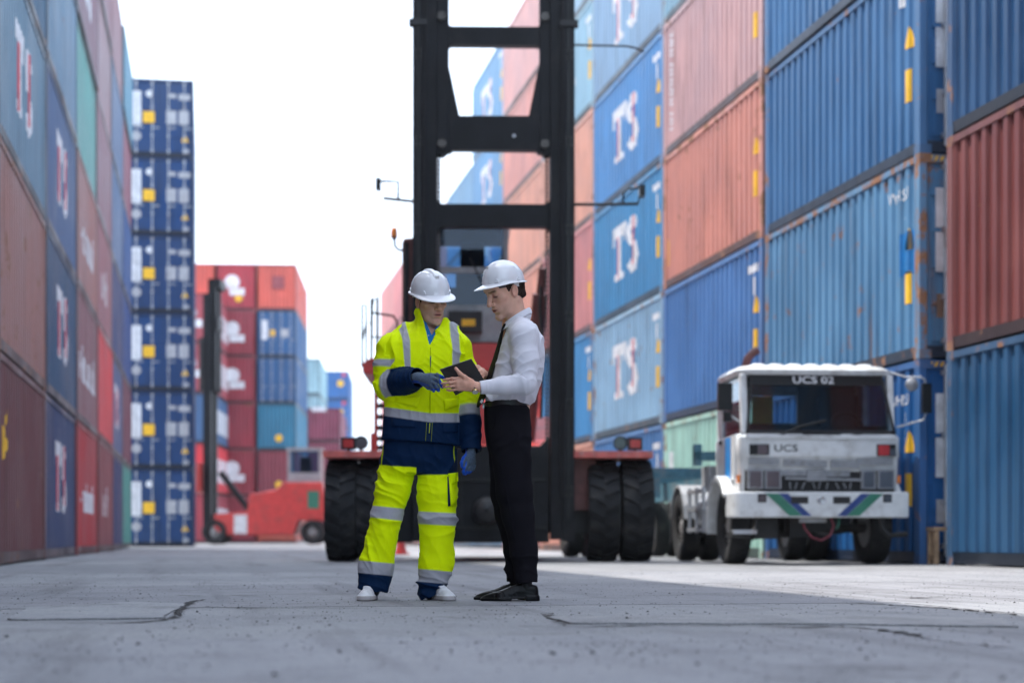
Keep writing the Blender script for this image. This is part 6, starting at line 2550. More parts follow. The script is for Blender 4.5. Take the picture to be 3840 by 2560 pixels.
def patch(name, mat, parent, bvh, P, corners, colr, th=0.005, n=6, off=0.005):
    """a small sewn-on piece that follows the cloth; corners TL TR BR BL in photo pixels"""
    c = [A_(k, float) for k in corners]
    Vp = []
    for j in range(n + 1):
        for i in range(n + 1):
            u, w = i / n, j / n
            p = (c[0] * (1 - u) + c[1] * u) * (1 - w) + (c[3] * (1 - u) + c[2] * u) * w
            e = off * (0.35 + 0.65 * min(1, 4 * min(u, 1 - u, w + 0.0, 1 - w + 0.10)))
            Vp.append(on_surface(bvh, P, p[0], p[1], e + (0.004 * w)))
    m = (n + 1) ** 2
    Vp = np.array(Vp)
    Vb = Vp + A_((0, th + 0.004, 0))
    Qp = []
    for j in range(n):
        for i in range(n):
            a = j * (n + 1) + i
            Qp.append((a, a + n + 1, a + n + 2, a + 1))
            Qp.append((m + a, m + a + 1, m + a + n + 2, m + a + n + 1))
    rim = [i for i in range(n + 1)] + [(j + 1) * (n + 1) + n for j in range(n)] + [n * (n + 1) + i for i in range(n - 1, -1, -1)] + [j * (n + 1) for j in range(n - 1, 0, -1)]
    for k in range(len(rim)):
        a, b = rim[k], rim[(k + 1) % len(rim)]
        Qp.append((a, b, m + b, m + a))
    cc = np.tile(A_(colr), (2 * m, 1))
    cc[m:] *= 0.35  # back and rim painted darker as a shade line under the edge
    me = np_mesh(name, np.concatenate([Vp, Vb]), np.array(Qp), cc)
    return ob(name, me, mat, parent)


patch('zip', M['cloth'], jacket, bv, Pw, [(988.2, 797), (990.0, 797), (988.6, 948), (986.8, 948)], YEL * 0.5, n=30, off=0.0025)
patch('zip_tape', M['cloth'], jacket, bv, Pw, [(987.6, 816), (990.4, 816), (989.6, 842), (988.2, 842)], (0.01, 0.06, 0.2), n=8, off=0.003)
patch('zip', M['cloth'], jacket, bv, Pw, [(986.5, 971), (988, 971), (986.4, 994), (985, 994)], YEL * 0.8, n=10, off=0.003)
patch('piping', M['cloth'], jacket, bv, Pw, [(979.6, 970), (980.4, 970), (977.4, 1020), (976.6, 1020)], YEL * 0.45, n=12, off=0.002)
patch('piping', M['cloth'], jacket, bv, Pw, [(992.6, 970), (993.4, 970), (990.4, 1020), (989.6, 1020)], YEL * 0.45, n=12, off=0.002)
patch('pocket_flap', M['cloth'], jacket, bv, Pw, [(912, 911), (965.5, 908), (957.8, 935), (905, 922)], YEL)
patch('pocket_flap', M['cloth'], jacket, bv, Pw, [(1018, 916), (1051, 914), (1054, 930), (1020.5, 942)], YEL)
patch('pocket_flap', M['cloth'], jacket, bv, Pw, [(899, 958), (957, 968), (957, 981), (899, 978)], NAV)
patch('pocket_flap', M['cloth'], jacket, bv, Pw, [(1017, 972), (1052, 971), (1052, 992), (1017, 993)], NAV)

# trousers ------------------------------------------------------------
tv = Vol(Pw(800, 1385, 0) - A_((0.02, 0.26, 0.02)), Pw(1075, 985, 0) + A_((0.02, 0.24, 0.0)), 0.0047)
hips = dense([lvl(Pw, 990, 884, 1050, 0.0, 0.125), lvl(Pw, 1030, 878, 1050, 0.0, 0.130), lvl(Pw, 1062, 873, 1050, 0.0, 0.128), lvl(Pw, 1085, 880, 1040, 0.0, 0.105)])
tv.add(stack(hips, 2.4), 0.01)
l0, l1, l2, l3 = Pw(914, 1072, 0.0), Pw(888, 1180, -0.015), Pw(864, 1300, -0.01), Pw(857, 1346, -0.02)
r0, r1, r2, r3 = Pw(1003, 1078, 0.0), Pw(1005, 1190, -0.02), Pw(1001, 1300, -0.02), Pw(992, 1358, -0.03)
chain_add(tv, [l0, (l0 + l1) / 2, l1, l2, l3], [0.098, 0.090, 0.082, 0.091, 0.086], 0.03)
chain_add(tv, [r0, (r0 + r1) / 2, r1, r2, r3], [0.104, 0.105, 0.098, 0.088, 0.080], 0.03)
cr = Pw(955, 1094)
tv.sub(cone(cr + A_((0, -0.2, 0)), cr + A_((0, 0.2, 0)), 0.006, 0.006), 0.02)
tv.sub(cone(Pw(953, 1130, -0.2), Pw(953, 1130, 0.2), 0.010, 0.010), 0.02)
tv.sub(cone(Pw(944, 1200, -0.2), Pw(944, 1200, 0.2), 0.018, 0.018), 0.02)
cut_plane(tv, Pw(857, 1352, 0), A_((-0.16, 0.25, -1.0)), 0.16)
cut_plane(tv, Pw(992, 1366, 0), A_((0.62, 0.15, -1.0)), 0.17)
tv.sub(cone(l3 + A_((0, -.01, -0.10)), l3 + A_((0, 0, 0.05)), 0.075, 0.070), 0.004)
tv.sub(cone(r3 + A_((0.02, -.01, -0.12)), r3 + A_((0, 0, 0.05)), 0.070, 0.064), 0.004)
V, Q = tv.nets()
V = relax(V, Q, 2, 0.5)
N = vnormals(V, Q)
dxi, dyi = INVw(V)
left = dxi < 956 - np.clip((dyi - 1090) / 200, 0, 1) * 20
amp = 0.006 * pn(V * A_((7, 7, 3)) + 2) + 0.013 * folds(V, (1, 0.3, 0.12), 9, 71, mf=3.0, cover=0.5) + 0.010 * folds(V, (0.5, 0, 0.9), 12, 75, cover=0.25)
amp += 0.014 * np.where(left, folds(V, (0.5, 0, 0.85), 12, 81, cover=0.6), folds(V, (-0.5, 0, 0.85), 12, 84, cover=0.6)) * np.exp(-((dyi - 1085) / 55) ** 2)
amp += 0.012 * folds(V, (0.2, 0, 1), 15, 91, cover=0.5) * np.exp(-((dyi - 1190) / 42) ** 2)
wb = np.clip((dyi - 1300) / 40, 0, 1)
amp += wb * (0.010 * pn(V * A_((12, 12, 20)) + 4) + 0.015 * folds(V, (0.25, 0, 1), 20, 95, cover=0.6))
amp += 0.0035 * folds(V, (0.4, 0.3, 0.9), 28, 141, mf=6, cover=0.35) + 0.003 * folds(V, (0.9, 0.3, 0.3), 26, 147, mf=6, cover=0.3)
V2 = V + N * amp[:, None]
col = np.tile(NAV, (len(V), 1))


def leg_cols(mask, base, slope, x0, seq):
    d = dyi - (dxi - x0) * slope
    for lo, hi, c in seq:
        paint(col, mask * lin01(d - lo) * lin01(hi - d), c)


leg_cols(left, 0, 0.07, 870, [(1067, 1170, YEL)])
leg_cols(left, 0, 0.09, 845, [(1178.0, 1298, YEL)])
leg_cols(left, 0, 0.11, 857, [(1160, 1187.5, SIL)])
leg_cols(left, 0, 0.095, 826, [(1286, 1314.5, SIL)])
leg_cols(~left, 0, -0.02, 1000, [(1089.5, 1186, YEL)])
leg_cols(~left, 0, 0.08, 965, [(1182.0, 1316, YEL)])
leg_cols(~left, 0, 0.05, 964, [(1173.5, 1202.5, SIL)])
leg_cols(~left, 0, 0.09, 965, [(1305.6, 1334.5, SIL)])
sid = (np.abs(dxi - np.interp(dyi, [1015, 1070], [879, 874])) < 1.6) & (dyi < 1068)
col[sid & (V[:, 1] < 0.02)] = YEL * 0.6
sid = (np.abs(dxi - 1043) < 0.8) & (dyi < 1062) & (dyi > 1022) & (V[:, 1] < 0)
col[sid] = YEL * 0.6
trousers = ob('trousers', np_mesh('trousers', V2, Q, col), M['cloth'], wk)
bvt = BVHTree.FromPolygons([tuple(v) for v in V2], [tuple(int(i) for i in q4) for q4 in Q])
patch('cargo_pocket', M['cloth'], trousers, bvt, Pw, [(1030, 1092), (1051, 1088), (1049, 1161), (1035, 1161)], YEL, off=0.012)
patch('pocket_gusset', M['cloth'], trousers, bvt, Pw, [(1027.5, 1094), (1031, 1094), (1036, 1161), (1029, 1162)], NAV, off=0.006)
patch('pocket_flap', M['cloth'], trousers, bvt, Pw, [(1029, 1087), (1052, 1084), (1052.5, 1104), (1036, 1115)], YEL, off=0.018)

# the shirt under the jacket -----------------------------------------------
sv = Vol(Pw(920, 860, 0) - A_((0, 0.2, 0)), Pw(1060, 705, 0) + A_((0, 0.2, 0)), 0.0042)
sv.add(stack(dense([lvl(Pw, 741, 962, 1018, 0.012, 0.066), lvl(Pw, 768, 930, 1044, 0.006, 0.096), lvl(Pw, 800, 920, 1050, 0.0, 0.113), lvl(Pw, 858, 920, 1050, -0.006, 0.122)]), 2.3), 0.01)
sv.add(cone(cb + A_((0, 0.004, 0.0)), ctp + A_((0, 0.002, -0.006)), 0.062, 0.058), 0.01)
sv.sub(cone(cb + A_((0, 0.0, -0.02)), ctp + A_((0, 0.0, 0.12)), 0.0505, 0.0525), 0.003)
vz2 = Pw(989, 775)[2]
sv.apply((lambda X, Y, Z: np.maximum(np.maximum(np.abs(X - vx - 0.01) - 0.42 * np.maximum(0, Z - vz2), Y + 0.03), vz2 - Z), A_((vx - .1, -.2, vz2)), A_((vx + .1, 0, vz2 + .2))), 0.003, 'sub')
sv.apply((lambda X, Y, Z: -(Z - (Pw(966, 722)[2] - (X - Pw(966, 722)[0]) * 0.30 + Y * 0.1)), Pw(940, 735) - A_((.02, .2, 0)), Pw(1045, 700) + A_((.02, .2, 0))), 0.003, 'sub')
V, Q = sv.nets()
V = relax(V, Q, 1, 0.5)
dxi, dyi = INVw(V)
SB = A_((0.008, 0.16, 0.48))
col = np.tile(SB, (len(V), 1))
col += (pn(V * 160)[:, None] * 0.25) * SB
for d in (770, 790, 808):
    col[(np.hypot(dxi - 984, dyi - d) < 1.3)] = (0.5, 0.55, 0.6)
ob('shirt', np_mesh('shirt', V, Q, np.clip(col, 0, 1)), M['shirt_cloth'], wk)

# body: head, neck and what is under the clothes ---------------------------
HRw = rot_head(R(27), R(9), R(-3))
HOw = Pw(989.5, 697, -0.005)
neck = HRw.T @ (Pw(989, 775, 0.02) - HOw)
hV, hQ, hc_ = head_mesh(0.4, 0.0025, neck_to=tuple(neck))
bvv = Vol(Pw(840, 1376, 0) - A_((0.05, 0.35, 0.0)), Pw(1120, 745, 0) + A_((0.05, 0.2, 0.03)), 0.009)
bvv.add(stack(dense([lvl(Pw, 752, 968, 1012, 0.015, 0.05), lvl(Pw, 790, 915, 1045, 0.005, 0.095), lvl(Pw, 900, 905, 1040, 0, 0.10), lvl(Pw, 1060, 895, 1035, 0, 0.095)]), 2.2), 0.01)
chain_add(bvv, [shL, elL, elL * 0.3 + wrL * 0.7], [0.05, 0.042, 0.024], 0.02)
chain_add(bvv, [shR, elR, elR * 0.3 + wrR * 0.7], [0.05, 0.040, 0.024], 0.02)
chain_add(bvv, [l0, l1, l3 + A_((0, 0, -0.02))], [0.07, 0.05, 0.038], 0.02)
chain_add(bvv, [r0, r1, r3 + A_((0.02, 0, -0.02))], [0.07, 0.05, 0.038], 0.02)
bV, bQ = bvv.nets()
V, Q, col = join_np([(place(hV, HRw, HOw, 1.0), hQ, hc_), (bV, bQ, np.where(bV[:, 2:3] < 0.25, A_((0.01, 0.012, 0.02)), SK))])
ob('body', np_mesh('body', V, Q, col), M['skin'], wk)
ob('hair', hair_mesh(HRw, HOw, 1.0), M['hair'], wk)
HRh = rot_head(R(29), R(16), R(-7))
helmet(wk, HRh, HOw + HRh @ A_((0, -0.008, 0.060)), 0.92)

# gloves --------------------------------------------------------------
GG = A_((0.10, 0.14, 0.20))
GB = A_((0.01, 0.09, 0.55))


def glove(name, J, bluefn):
    V, Q = hand_mesh(J, 0.0026, 0.0088, 0.018, 0.0022)
    N = vnormals(V, Q)
    V = V + N * (0.0008 * np.sin(V[:, 2] * 900))[:, None]
    col = np.tile(GG, (len(V), 1)) * (1 + 0.5 * pn(V * 130))[:, None]
    paint(col, bluefn(V, N), GB)
    ob(name, np_mesh(name, V, Q, np.clip(col, 0, 1)), M['knit'], wk)


w1 = wrL
J = dict(wrist=[elL * 0.25 + wrL * 0.75, wrL, Pw(965, 867, -0.25)], palm=[Pw(976, 869, -0.275), Pw(983, 872, -0.285)], nrm=(0.1, -0.5, 0.85),
         fingers=[[Pw(990, 862, -0.300), Pw(1004, 861, -0.315), Pw(1014, 865, -0.318), Pw(1020, 868, -0.318)],
                  [Pw(993, 868, -0.312), Pw(1006, 872, -0.338), Pw(1013, 881, -0.340), Pw(1016, 888, -0.332)],
                  [Pw(990, 875, -0.312), Pw(1001, 882, -0.336), Pw(1006, 890, -0.334), Pw(1007, 896, -0.324)],
                  [Pw(985, 880, -0.305), Pw(993, 888, -0.322), Pw(996, 894, -0.320), Pw(996, 898, -0.310)]],
         thumb=[Pw(972, 877, -0.262), Pw(984, 888, -0.285), Pw(994, 892, -0.298), Pw(1001, 892, -0.302)])
glove('glove', J, lambda V, N: np.maximum(lin01(-0.55 - N[:, 2], 0.25), np.maximum(lin01(V[:, 0] - Pw(1010, 880, -0.31)[0], 0.006), lin01(Pw(1000, 893, -0.32)[2] - V[:, 2], 0.006))))
J = dict(wrist=[elR * 0.15 + wrR * 0.85, Pw(1081, 1037, -0.065)], palm=[Pw(1080, 1050, -0.07), Pw(1078, 1056, -0.075)], nrm=(-0.75, -0.1, 0.0),
         fingers=[[Pw(1073, 1062, -0.105), Pw(1068, 1074, -0.118), Pw(1065, 1082, -0.116), Pw(1066, 1087, -0.110)],
                  [Pw(1078, 1063, -0.088), Pw(1076, 1075, -0.095), Pw(1072, 1083, -0.093), Pw(1069, 1087, -0.088)],
                  [Pw(1083, 1062, -0.070), Pw(1083, 1073, -0.072), Pw(1080, 1081, -0.070), Pw(1076, 1085, -0.066)],
                  [Pw(1088, 1060, -0.052), Pw(1089, 1069, -0.050), Pw(1087, 1076, -0.048), Pw(1084, 1080, -0.046)]],
         thumb=[Pw(1075, 1045, -0.085), Pw(1066, 1053, -0.110), Pw(1062, 1062, -0.122), Pw(1062, 1070, -0.122)])
gx = Pw(1072, 1060, -0.1)[0]
glove('glove', J, lambda V, N: np.maximum(lin01(gx - V[:, 0], 0.006) * lin01(0.3 - N[:, 0], 0.3), lin01(Pw(1066, 1081, -0.1)[2] - V[:, 2], 0.006)))

# sneakers ------------------------------------------------------------
def sneaker(parent, heel, ang, L=0.285, name='shoe', kind='sneaker'):
    """heel point on the ground, toe direction ang (0 = towards the camera, + to the right)"""
    d = A_((math.sin(ang), -math.cos(ang), 0.0))
    s_ = A_((math.cos(ang), math.sin(ang), 0.0))
    Rm = np.stack([s_, d, A_((0, 0, 1.0))], 1)
    v = Vol((-0.07, -0.04, -0.005), (0.07, L + 0.03, 0.16), 0.0032)
    K = L / 0.285
    dress = kind == 'dress'
    sol = 0.026 if not dress else 0.014

    def plan(grow):
        P_ = [(0.0, 0.035, 0.034), (0.002, 0.12, 0.034), (0.004, 0.19 * K, 0.046), (0.0, (0.235 if not dress else 0.215) * K, 0.041 if not dress else 0.036)]
        if dress:
            P_.append((-0.004, 0.272 * K, 0.016))

        def fn(X, Y, Z):
            best = np.full(X.shape, 9.0, np.float32)
            for a, b in zip(P_, P_[1:]):
                abx, aby = b[0] - a[0], b[1] - a[1]
                t = np.clip(((X - a[0]) * abx + (Y - a[1]) * aby) / (abx * abx + aby * aby), 0, 1)
                best = np.minimum(best, np.hypot(X - a[0] - t * abx, Y - a[1] - t * aby) - (a[2] + t * (b[2] - a[2])) - grow)
            return best
        return fn
    pf = plan(0.0)
    lo, hi = A_((-0.06, -0.01, 0)), A_((0.06, L + 0.01, 0.12))
    v.add((lambda X, Y, Z: np.maximum(pf(X, Y, Z), np.abs(Z - sol / 2 - 0.001) - sol / 2), lo, hi), 0.003)
    if dress:
        v.add((lambda X, Y, Z: np.maximum(np.maximum(pf(X, Y, Z), np.abs(Z - 0.014) - 0.014), Y - 0.075), lo, hi), 0.002)
    pu = plan(-0.004)
    top = [(-0.01, 0.098), (0.06, 0.104), (0.10, 0.100), (0.15 * K, 0.078), (0.21 * K, 0.058), (L, 0.042)] if not dress else \
        [(-0.01, 0.078), (0.05, 0.088), (0.095, 0.094), (0.14 * K, 0.078), (0.19 * K, 0.056), (0.24 * K, 0.044), (L, 0.030)]
    ty, tz = [a for a, b in top], [b for a, b in top]

    def upper(X, Y, Z):
        zt = np.interp(Y, ty, tz)
        e = np.clip(-pu(X, Y, Z) / np.interp(Y, [0, 0.1, 0.2 * K, L], [0.026, 0.030, 0.040, 0.034]), 0, 1)
        sq = np.interp(Y, [0.0, 0.09, 0.15 * K], [5.0, 4.0, 2.1])
        dome = (1 - (1 - e) ** sq) ** (1 / 2.1)
        return np.maximum(np.maximum((Z - sol * 0.6 - (zt - sol * 0.6) * dome) * 0.5, pu(X, Y, Z)), 0.008 - Z)
    v.add((upper, lo, hi), 0.010)
    if dress:
        v.sub(rbox((0, 0.115, 0.0), (0.08, 0.038, 0.011), None, 0.004), 0.004)
        for k in range(4):
            y = 0.112 + k * 0.014
            v.add(cone((-0.012, y, np.interp(y, ty, tz) - 0.003), (0.012, y, np.interp(y, ty, tz) - 0.003), 0.0035, 0.0035), 0.003)
    if not dress:
        for k in range(5):
            y = 0.105 + k * 0.017
            v.add(cone((-0.018, y, np.interp(y, ty, tz) - 0.002), (0.018, y, np.interp(y, ty, tz) - 0.002), 0.0042, 0.0042), 0.003)
        v.sub(cone((0, 0.055, 0.085), (0, 0.06, 0.14), 0.026, 0.030), 0.004)
    V, Q = v.nets()
    V = relax(V, Q, 1, 0.4)
    N = vnormals(V, Q)
    if dress:
        V = V - N * (0.0022 * (np.abs(V[:, 1] - 0.19 * K - 0.02 * np.cos(V[:, 0] * 60)) < 0.003) * (V[:, 2] > 0.02))[:, None]
        V = V + N * (0.0015 * pn(V * A_((60, 90, 60))) * (V[:, 1] > 0.11) * (V[:, 1] < 0.19))[:, None]
        col = np.tile(A_((0.0035, 0.0038, 0.005)), (len(V), 1))
    else:
        col = np.tile(A_((0.66, 0.67, 0.70)), (len(V), 1)) * (1 + 0.25 * pn(V * 40))[:, None]
        col[(V[:, 2] < 0.027)] = A_((0.48, 0.46, 0.46))
        col[(V[:, 2] < 0.008)] = A_((0.25, 0.24, 0.24))
    me = np_mesh(name, place(V, Rm, A_(heel)), Q, col)
    return ob(name, me, M['leather'] if dress else M['sneaker'], parent)


M['sneaker'] = vcol_mat('sneaker_leather', 0.55, 0.2, 300, 0.3, var=0.12)


def gnd(P, dx, y):
    p = P(dx, 1376, y)
    p[2] = 0.0
    return p


sneaker(wk, gnd(Pw, 856, 0.06), R(-6), 0.285)
sneaker(wk, gnd(Pw, 988, 0.04), R(27), 0.285)
# ------------------------------------------------------------------ the man in shirt and tie
Pm, INVm, om = person_frame(1180, 9.16)
mn = thing('person', 'man in white shirt, black tie and trousers holding a tablet', 'person', om, -TH)
SHC = np.array((0.70, 0.70, 0.76))
BLK = np.array((0.011, 0.0105, 0.014))


def lvm(dy, xl, xr, cy, ry):
    s = Pm((xl + xr) / 2, dy, cy)
    return (s[2], s[0], s[1], (xr - xl) / 2 * PXN * 9.16, ry)


# shirt: stack seen from the side, so x is front to back and y is the width
tor = dense([lvm(738, 1172, 1216, 0.0, 0.060), lvm(748, 1166, 1230, 0.0, 0.105), lvm(764, 1160, 1242, 0.0, 0.165), lvm(790, 1150, 1250, 0.0, 0.195),
             lvm(820, 1142, 1251, 0.0, 0.192), lvm(860, 1130, 1247, 0.0, 0.178), lvm(895, 1120, 1238, 0.0, 0.165), lvm(918, 1113, 1229, 0.0, 0.158), lvm(940, 1122, 1210, 0.0, 0.138)])
aS, aE, aW = Pm(1204, 772, -0.185), Pm(1206, 881, -0.245), Pm(1101, 890, -0.285)
bS, bE, bW = Pm(1196, 772, 0.185), Pm(1196, 880, 0.215), Pm(1122, 866, 0.03)
sv = Vol(Pm(1085, 945, 0) - A_((0.02, 0.36, 0.0)), Pm(1265, 695, 0) + A_((0.02, 0.32, 0.0)), 0.0045)
sv.add(stack(tor, 2.3), 0.01)
chain_add(sv, [Pm(1195, 752, -0.06), Pm(1203, 762, -0.13), aS], [0.058, 0.062, 0.070], 0.03)
chain_add(sv, [Pm(1190, 752, 0.06), Pm(1196, 762, 0.13), bS], [0.058, 0.062, 0.070], 0.03)
chain_add(sv, [aS, (aS + aE) / 2 + A_((0.004, 0, 0)), aE], [0.070, 0.066, 0.056], 0.03)
chain_add(sv, [aE, aE * 0.5 + aW * 0.5, aW], [0.055, 0.046, 0.034], 0.02)
chain_add(sv, [bS, bE, bW], [0.070, 0.054, 0.035], 0.025)
for a, b in ((aE, aW), (bE, bW)):
    n = (b - a) / np.linalg.norm(b - a)
    cut_plane(sv, b, n, 0.06)
    sv.sub(cone(b - n * 0.02, b + n * 0.05, 0.028, 0.028), 0.003)
# stand and fall collar
c0, c1 = Pm(1186, 742, 0), Pm(1186, 722, 0)
cdir = A_((0.016, 0, 0.05))
cbase = Pm(1187, 746, 0.0)
sv.add(cone(cbase, cbase + cdir, 0.068, 0.062), 0.008)
sv.sub(cone(cbase - cdir * 0.3, cbase + cdir * 3.0, 0.0555, 0.0545), 0.003)
# slanted top edge: high at the nape, low at the throat
nz = Pm(1213, 709)[2]
nx_ = Pm(1213, 709)[0]
sv.apply((lambda X, Y, Z: -(Z - (nz - (nx_ - X) * 0.62)), Pm(1150, 760) - A_((0, .15, 0)), Pm(1235, 690) + A_((0, .15, 0))), 0.003, 'sub')
V, Q = sv.nets()
V = relax(V, Q, 2, 0.5)
N = vnormals(V, Q)
dxi, dyi = INVm(V)
dA, tA = seg_param(V, [aS, aE, aW])
dB, tB = seg_param(V, [bS, bE, bW])
dT = stack(tor, 2.3)[0](*V.T)
isA = (dA - np.interp(tA, [0, .5, 1, 1.5, 2], [.070, .066, .056, .046, .034])) < dT - 0.002
isB = (dB - np.interp(tB, [0, 1, 2], [.070, .054, .035])) < dT - 0.002
amp = 0.004 * pn(V * A_((7, 7, 5)) + 1)
q = V.copy()
q[:, 2] += 0.8 * V[:, 0]
t_ = ~(isA | isB)
low = np.clip((dyi - 780) / 120, 0.15, 1)
amp += np.where(t_, 0.015 * low * folds(V, (0.75, 0.1, 0.62), 11, 8, cover=0.5) + 0.008 * folds(V, (-0.6, 0, 0.8), 13, 14, cover=0.3), 0)
amp += np.where(t_ & (dyi > 900), 0.016 * np.clip((dyi - 885) / 20, 0, 1) * np.clip((924 - dyi) / 8, 0, 1) * folds(V, (1, 0.8, 0.15), 14, 17, cover=0.6), 0)
for is_, t in ((isA, tA), (isB, tB)):
    w = np.exp(-((t - 1.0) / 0.38) ** 2)
    amp += np.where(is_, (0.010 * 1.6 * (crest(t * 4.2 + V[:, 0] * 9 - V[:, 1] * 4 + 1.1 * (1.6 * pn(V * 5 + 3) + 0.6 * pn(V * 12 + 8))) - 0.25) * np.clip(0.55 + 1.9 * pn(V * 6 + 33), 0, 1)) * (0.25 + 0.75 * w) * (t < 1.84), 0)
amp *= np.where(t_, np.clip((930 - dyi) / 12, 0, 1), 1)
amp += np.where(dyi > 760, 0.003 * folds(V, (0.7, 0.2, 0.7), 26, 151, mf=6, cover=0.35), 0)
V2 = V + N * amp[:, None]
sd = np.abs(dA - 0.074)
col = np.tile(SHC, (len(V), 1))
ang = np.arctan2(dyi - 772, dxi - 1204)
seam = (V[:, 1] < -0.10) & (np.abs(np.hypot((dxi - 1203) / 30, (dyi - 775) / 36) - 1) < 0.025) & (dyi < 790) & ~isB
col[seam] *= 0.9
col[isA & (np.abs(tA - 1.86) < 0.012)] *= 0.93
shirt = ob('shirt', np_mesh('shirt', V2, Q, col), M['shirt_cloth'], mn)
# the turned-down collar leaf, one each side
for sg in (-1, 1):
    bm = bmesh.new()
    rows = []
    for k in range(13):
        a = R(12 + 150 * k / 12)                       # from the nape round to the throat
        rx, ry = 0.071, 0.070
        X = cbase[0] + 0.002 + rx * 0.96 * math.cos(a)
        Y = sg * ry * math.sin(a) * (1.0)
        zt = nz - (nx_ - X) * 0.62 + 0.002
        dp = 0.030 + 0.026 * (k / 12) ** 2
        tip = -0.016 * max(0, (k - 8) / 4)
        rows.append(((X, Y * 0.97, zt), (X + 0.010 * math.cos(a), Y * 1.10, zt - dp * 0.5), (X + 0.014 * math.cos(a) + tip, Y * 1.16, zt - dp)))
    A = [[bm.verts.new(p) for p in r] for r in rows]
    B = [[bm.verts.new((p[0] - 0.003 * math.cos(R(12 + 150 * i / 12)), p[1] * 0.965, p[2] - 0.001)) for p in r] for i, r in enumerate(rows)]
    for i in range(12):
        for j in range(2):
            bm.faces.new((A[i][j], A[i + 1][j], A[i + 1][j + 1], A[i][j + 1]))
            bm.faces.new((B[i][j], B[i][j + 1], B[i + 1][j + 1], B[i + 1][j]))
        bm.faces.new((A[i][2], A[i + 1][2], B[i + 1][2], B[i][2]))
        bm.faces.new((A[i][0], B[i][0], B[i + 1][0], A[i + 1][0]))
    bm.faces.new((A[12][0], A[12][1], B[12][1], B[12][0]))
    bm.faces.new((A[12][1], A[12][2], B[12][2], B[12][1]))
    bmesh.ops.recalc_face_normals(bm, faces=bm.faces[:])
    me = mesh('collar', bm, True, 50)
    at = me.color_attributes.new('Col', 'FLOAT_COLOR', 'POINT')
    at.data.foreach_set('color', np.tile(np.append(SHC, 1), len(me.vertices)).astype(np.float32))
    ob('collar', me, M['shirt_cloth'], shirt)

# trousers --------------------------------------------------------------
tv = Vol(Pm(1090, 1380, 0) - A_((0.02, 0.28, 0.0)), Pm(1260, 915, 0) + A_((0.02, 0.28, 0.0)), 0.0046)
hp = dense([lvm(923, 1113, 1215, 0, 0.150), lvm(945, 1112, 1217, 0, 0.160), lvm(985, 1113, 1221, 0.0, 0.168), lvm(1025, 1118, 1220, 0, 0.155)])
tv.add(stack(hp, 2.3), 0.008)
n0, n1, n1b, n2, n3 = Pm(1170, 1010, -0.085), Pm(1182, 1130, -0.085), Pm(1190, 1180, -0.085), Pm(1203, 1265, -0.085), Pm(1209, 1340, -0.085)
f0_, f1_, f1b, f2_, f3_ = Pm(1166, 1010, 0.085), Pm(1168, 1130, 0.085), Pm(1175, 1180, 0.085), Pm(1186, 1265, 0.085), Pm(1186, 1338, 0.085)
chain_add(tv, [n0, n1, n1b, n2, n3], [0.112, 0.094, 0.084, 0.068, 0.061], 0.03)
chain_add(tv, [f0_, f1_, f1b, f2_, f3_], [0.112, 0.094, 0.084, 0.064, 0.056], 0.03)
cut_plane(tv, Pm(1209, 1338, -0.085), A_((0.05, 0, -1.0)), 0.095)
cut_plane(tv, Pm(1186, 1335, 0.085), A_((0.05, 0, -1.0)), 0.095)
tv.sub(cone(n3 + A_((0, 0, -0.05)), n3 + A_((0, 0, 0.03)), 0.052, 0.052), 0.003)
V, Q = tv.nets()
V = relax(V, Q, 2, 0.5)
N = vnormals(V, Q)
dxi, dyi = INVm(V)
amp = 0.004 * pn(V * A_((9, 9, 3)) + 2) + 0.011 * folds(V, (1, 0.2, 0.2), 8, 41, mf=3, cover=0.4) * np.clip((dyi - 960) / 60, 0, 1)
q = V.copy()
q[:, 0] += 0.8 * V[:, 2]
amp += 0.014 * folds(V, (-0.5, 0, 0.85), 12, 47, cover=0.55) * np.exp(-((dyi - 1035) / 35) ** 2)
amp += np.clip((dyi - 1240) / 60, 0, 1) * 0.013 * folds(V, (0.3, 0, 1), 13, 53, cover=0.5)
# pressed crease and pocket mouth
amp += np.where((np.abs(dxi - np.interp(dyi, [1060, 1180, 1338], [1150, 1172, 1200])) < 1.0) & (V[:, 1] < -0.1) & (dyi > 1060), 0.002, 0)
V2 = V + N * amp[:, None]
col = np.tile(BLK, (len(V), 1))
pk = (np.abs(np.hypot((dxi - 1124) / 14, (dyi - 948) / 44) - 1) < 0.05) & (dxi > 1126) & (dyi > 950) & (dyi < 985) & (V[:, 1] < -0.05)
col[pk] = BLK * 0.2
ob('trousers', np_mesh('trousers', V2, Q, col), M['black_cloth'], mn)
# belt
bm = bmesh.new()
lv = {round(l[0], 4): l for l in tor}
for z0d, z1d, gr in ((934, 925, 0.006),):
    zc_ = (Pm(1165, z0d)[2] + Pm(1165, z1d)[2]) / 2
    hh = 0.014
    prev = None
    first = None
    for i in range(49):
        t = 2 * math.pi * i / 48
        cx, rx, ry = Pm(1164.5, 930)[0], 0.1225, 0.1555
        ct_, st_ = math.cos(t), math.sin(t)
        x = cx + rx * math.copysign(abs(ct_) ** 0.87, ct_)
        y = ry * math.copysign(abs(st_) ** 0.87, st_)
        z = zc_ + (x - cx) * 0.07
        qd = [bm.verts.new(p) for p in ((x, y, z - hh), (x, y, z + hh), (cx + (x - cx) * 0.96, y * 0.96, z + hh), (cx + (x - cx) * 0.96, y * 0.96, z - hh))]
        if prev:
            for a in range(4):
                b = (a + 1) % 4
                bm.faces.new((prev[a], qd[a], qd[b], prev[b]))
        prev = qd
bmesh.ops.recalc_face_normals(bm, faces=bm.faces[:])
belt = ob('belt', mesh('belt', bm, True, 40), M['belt'], mn)
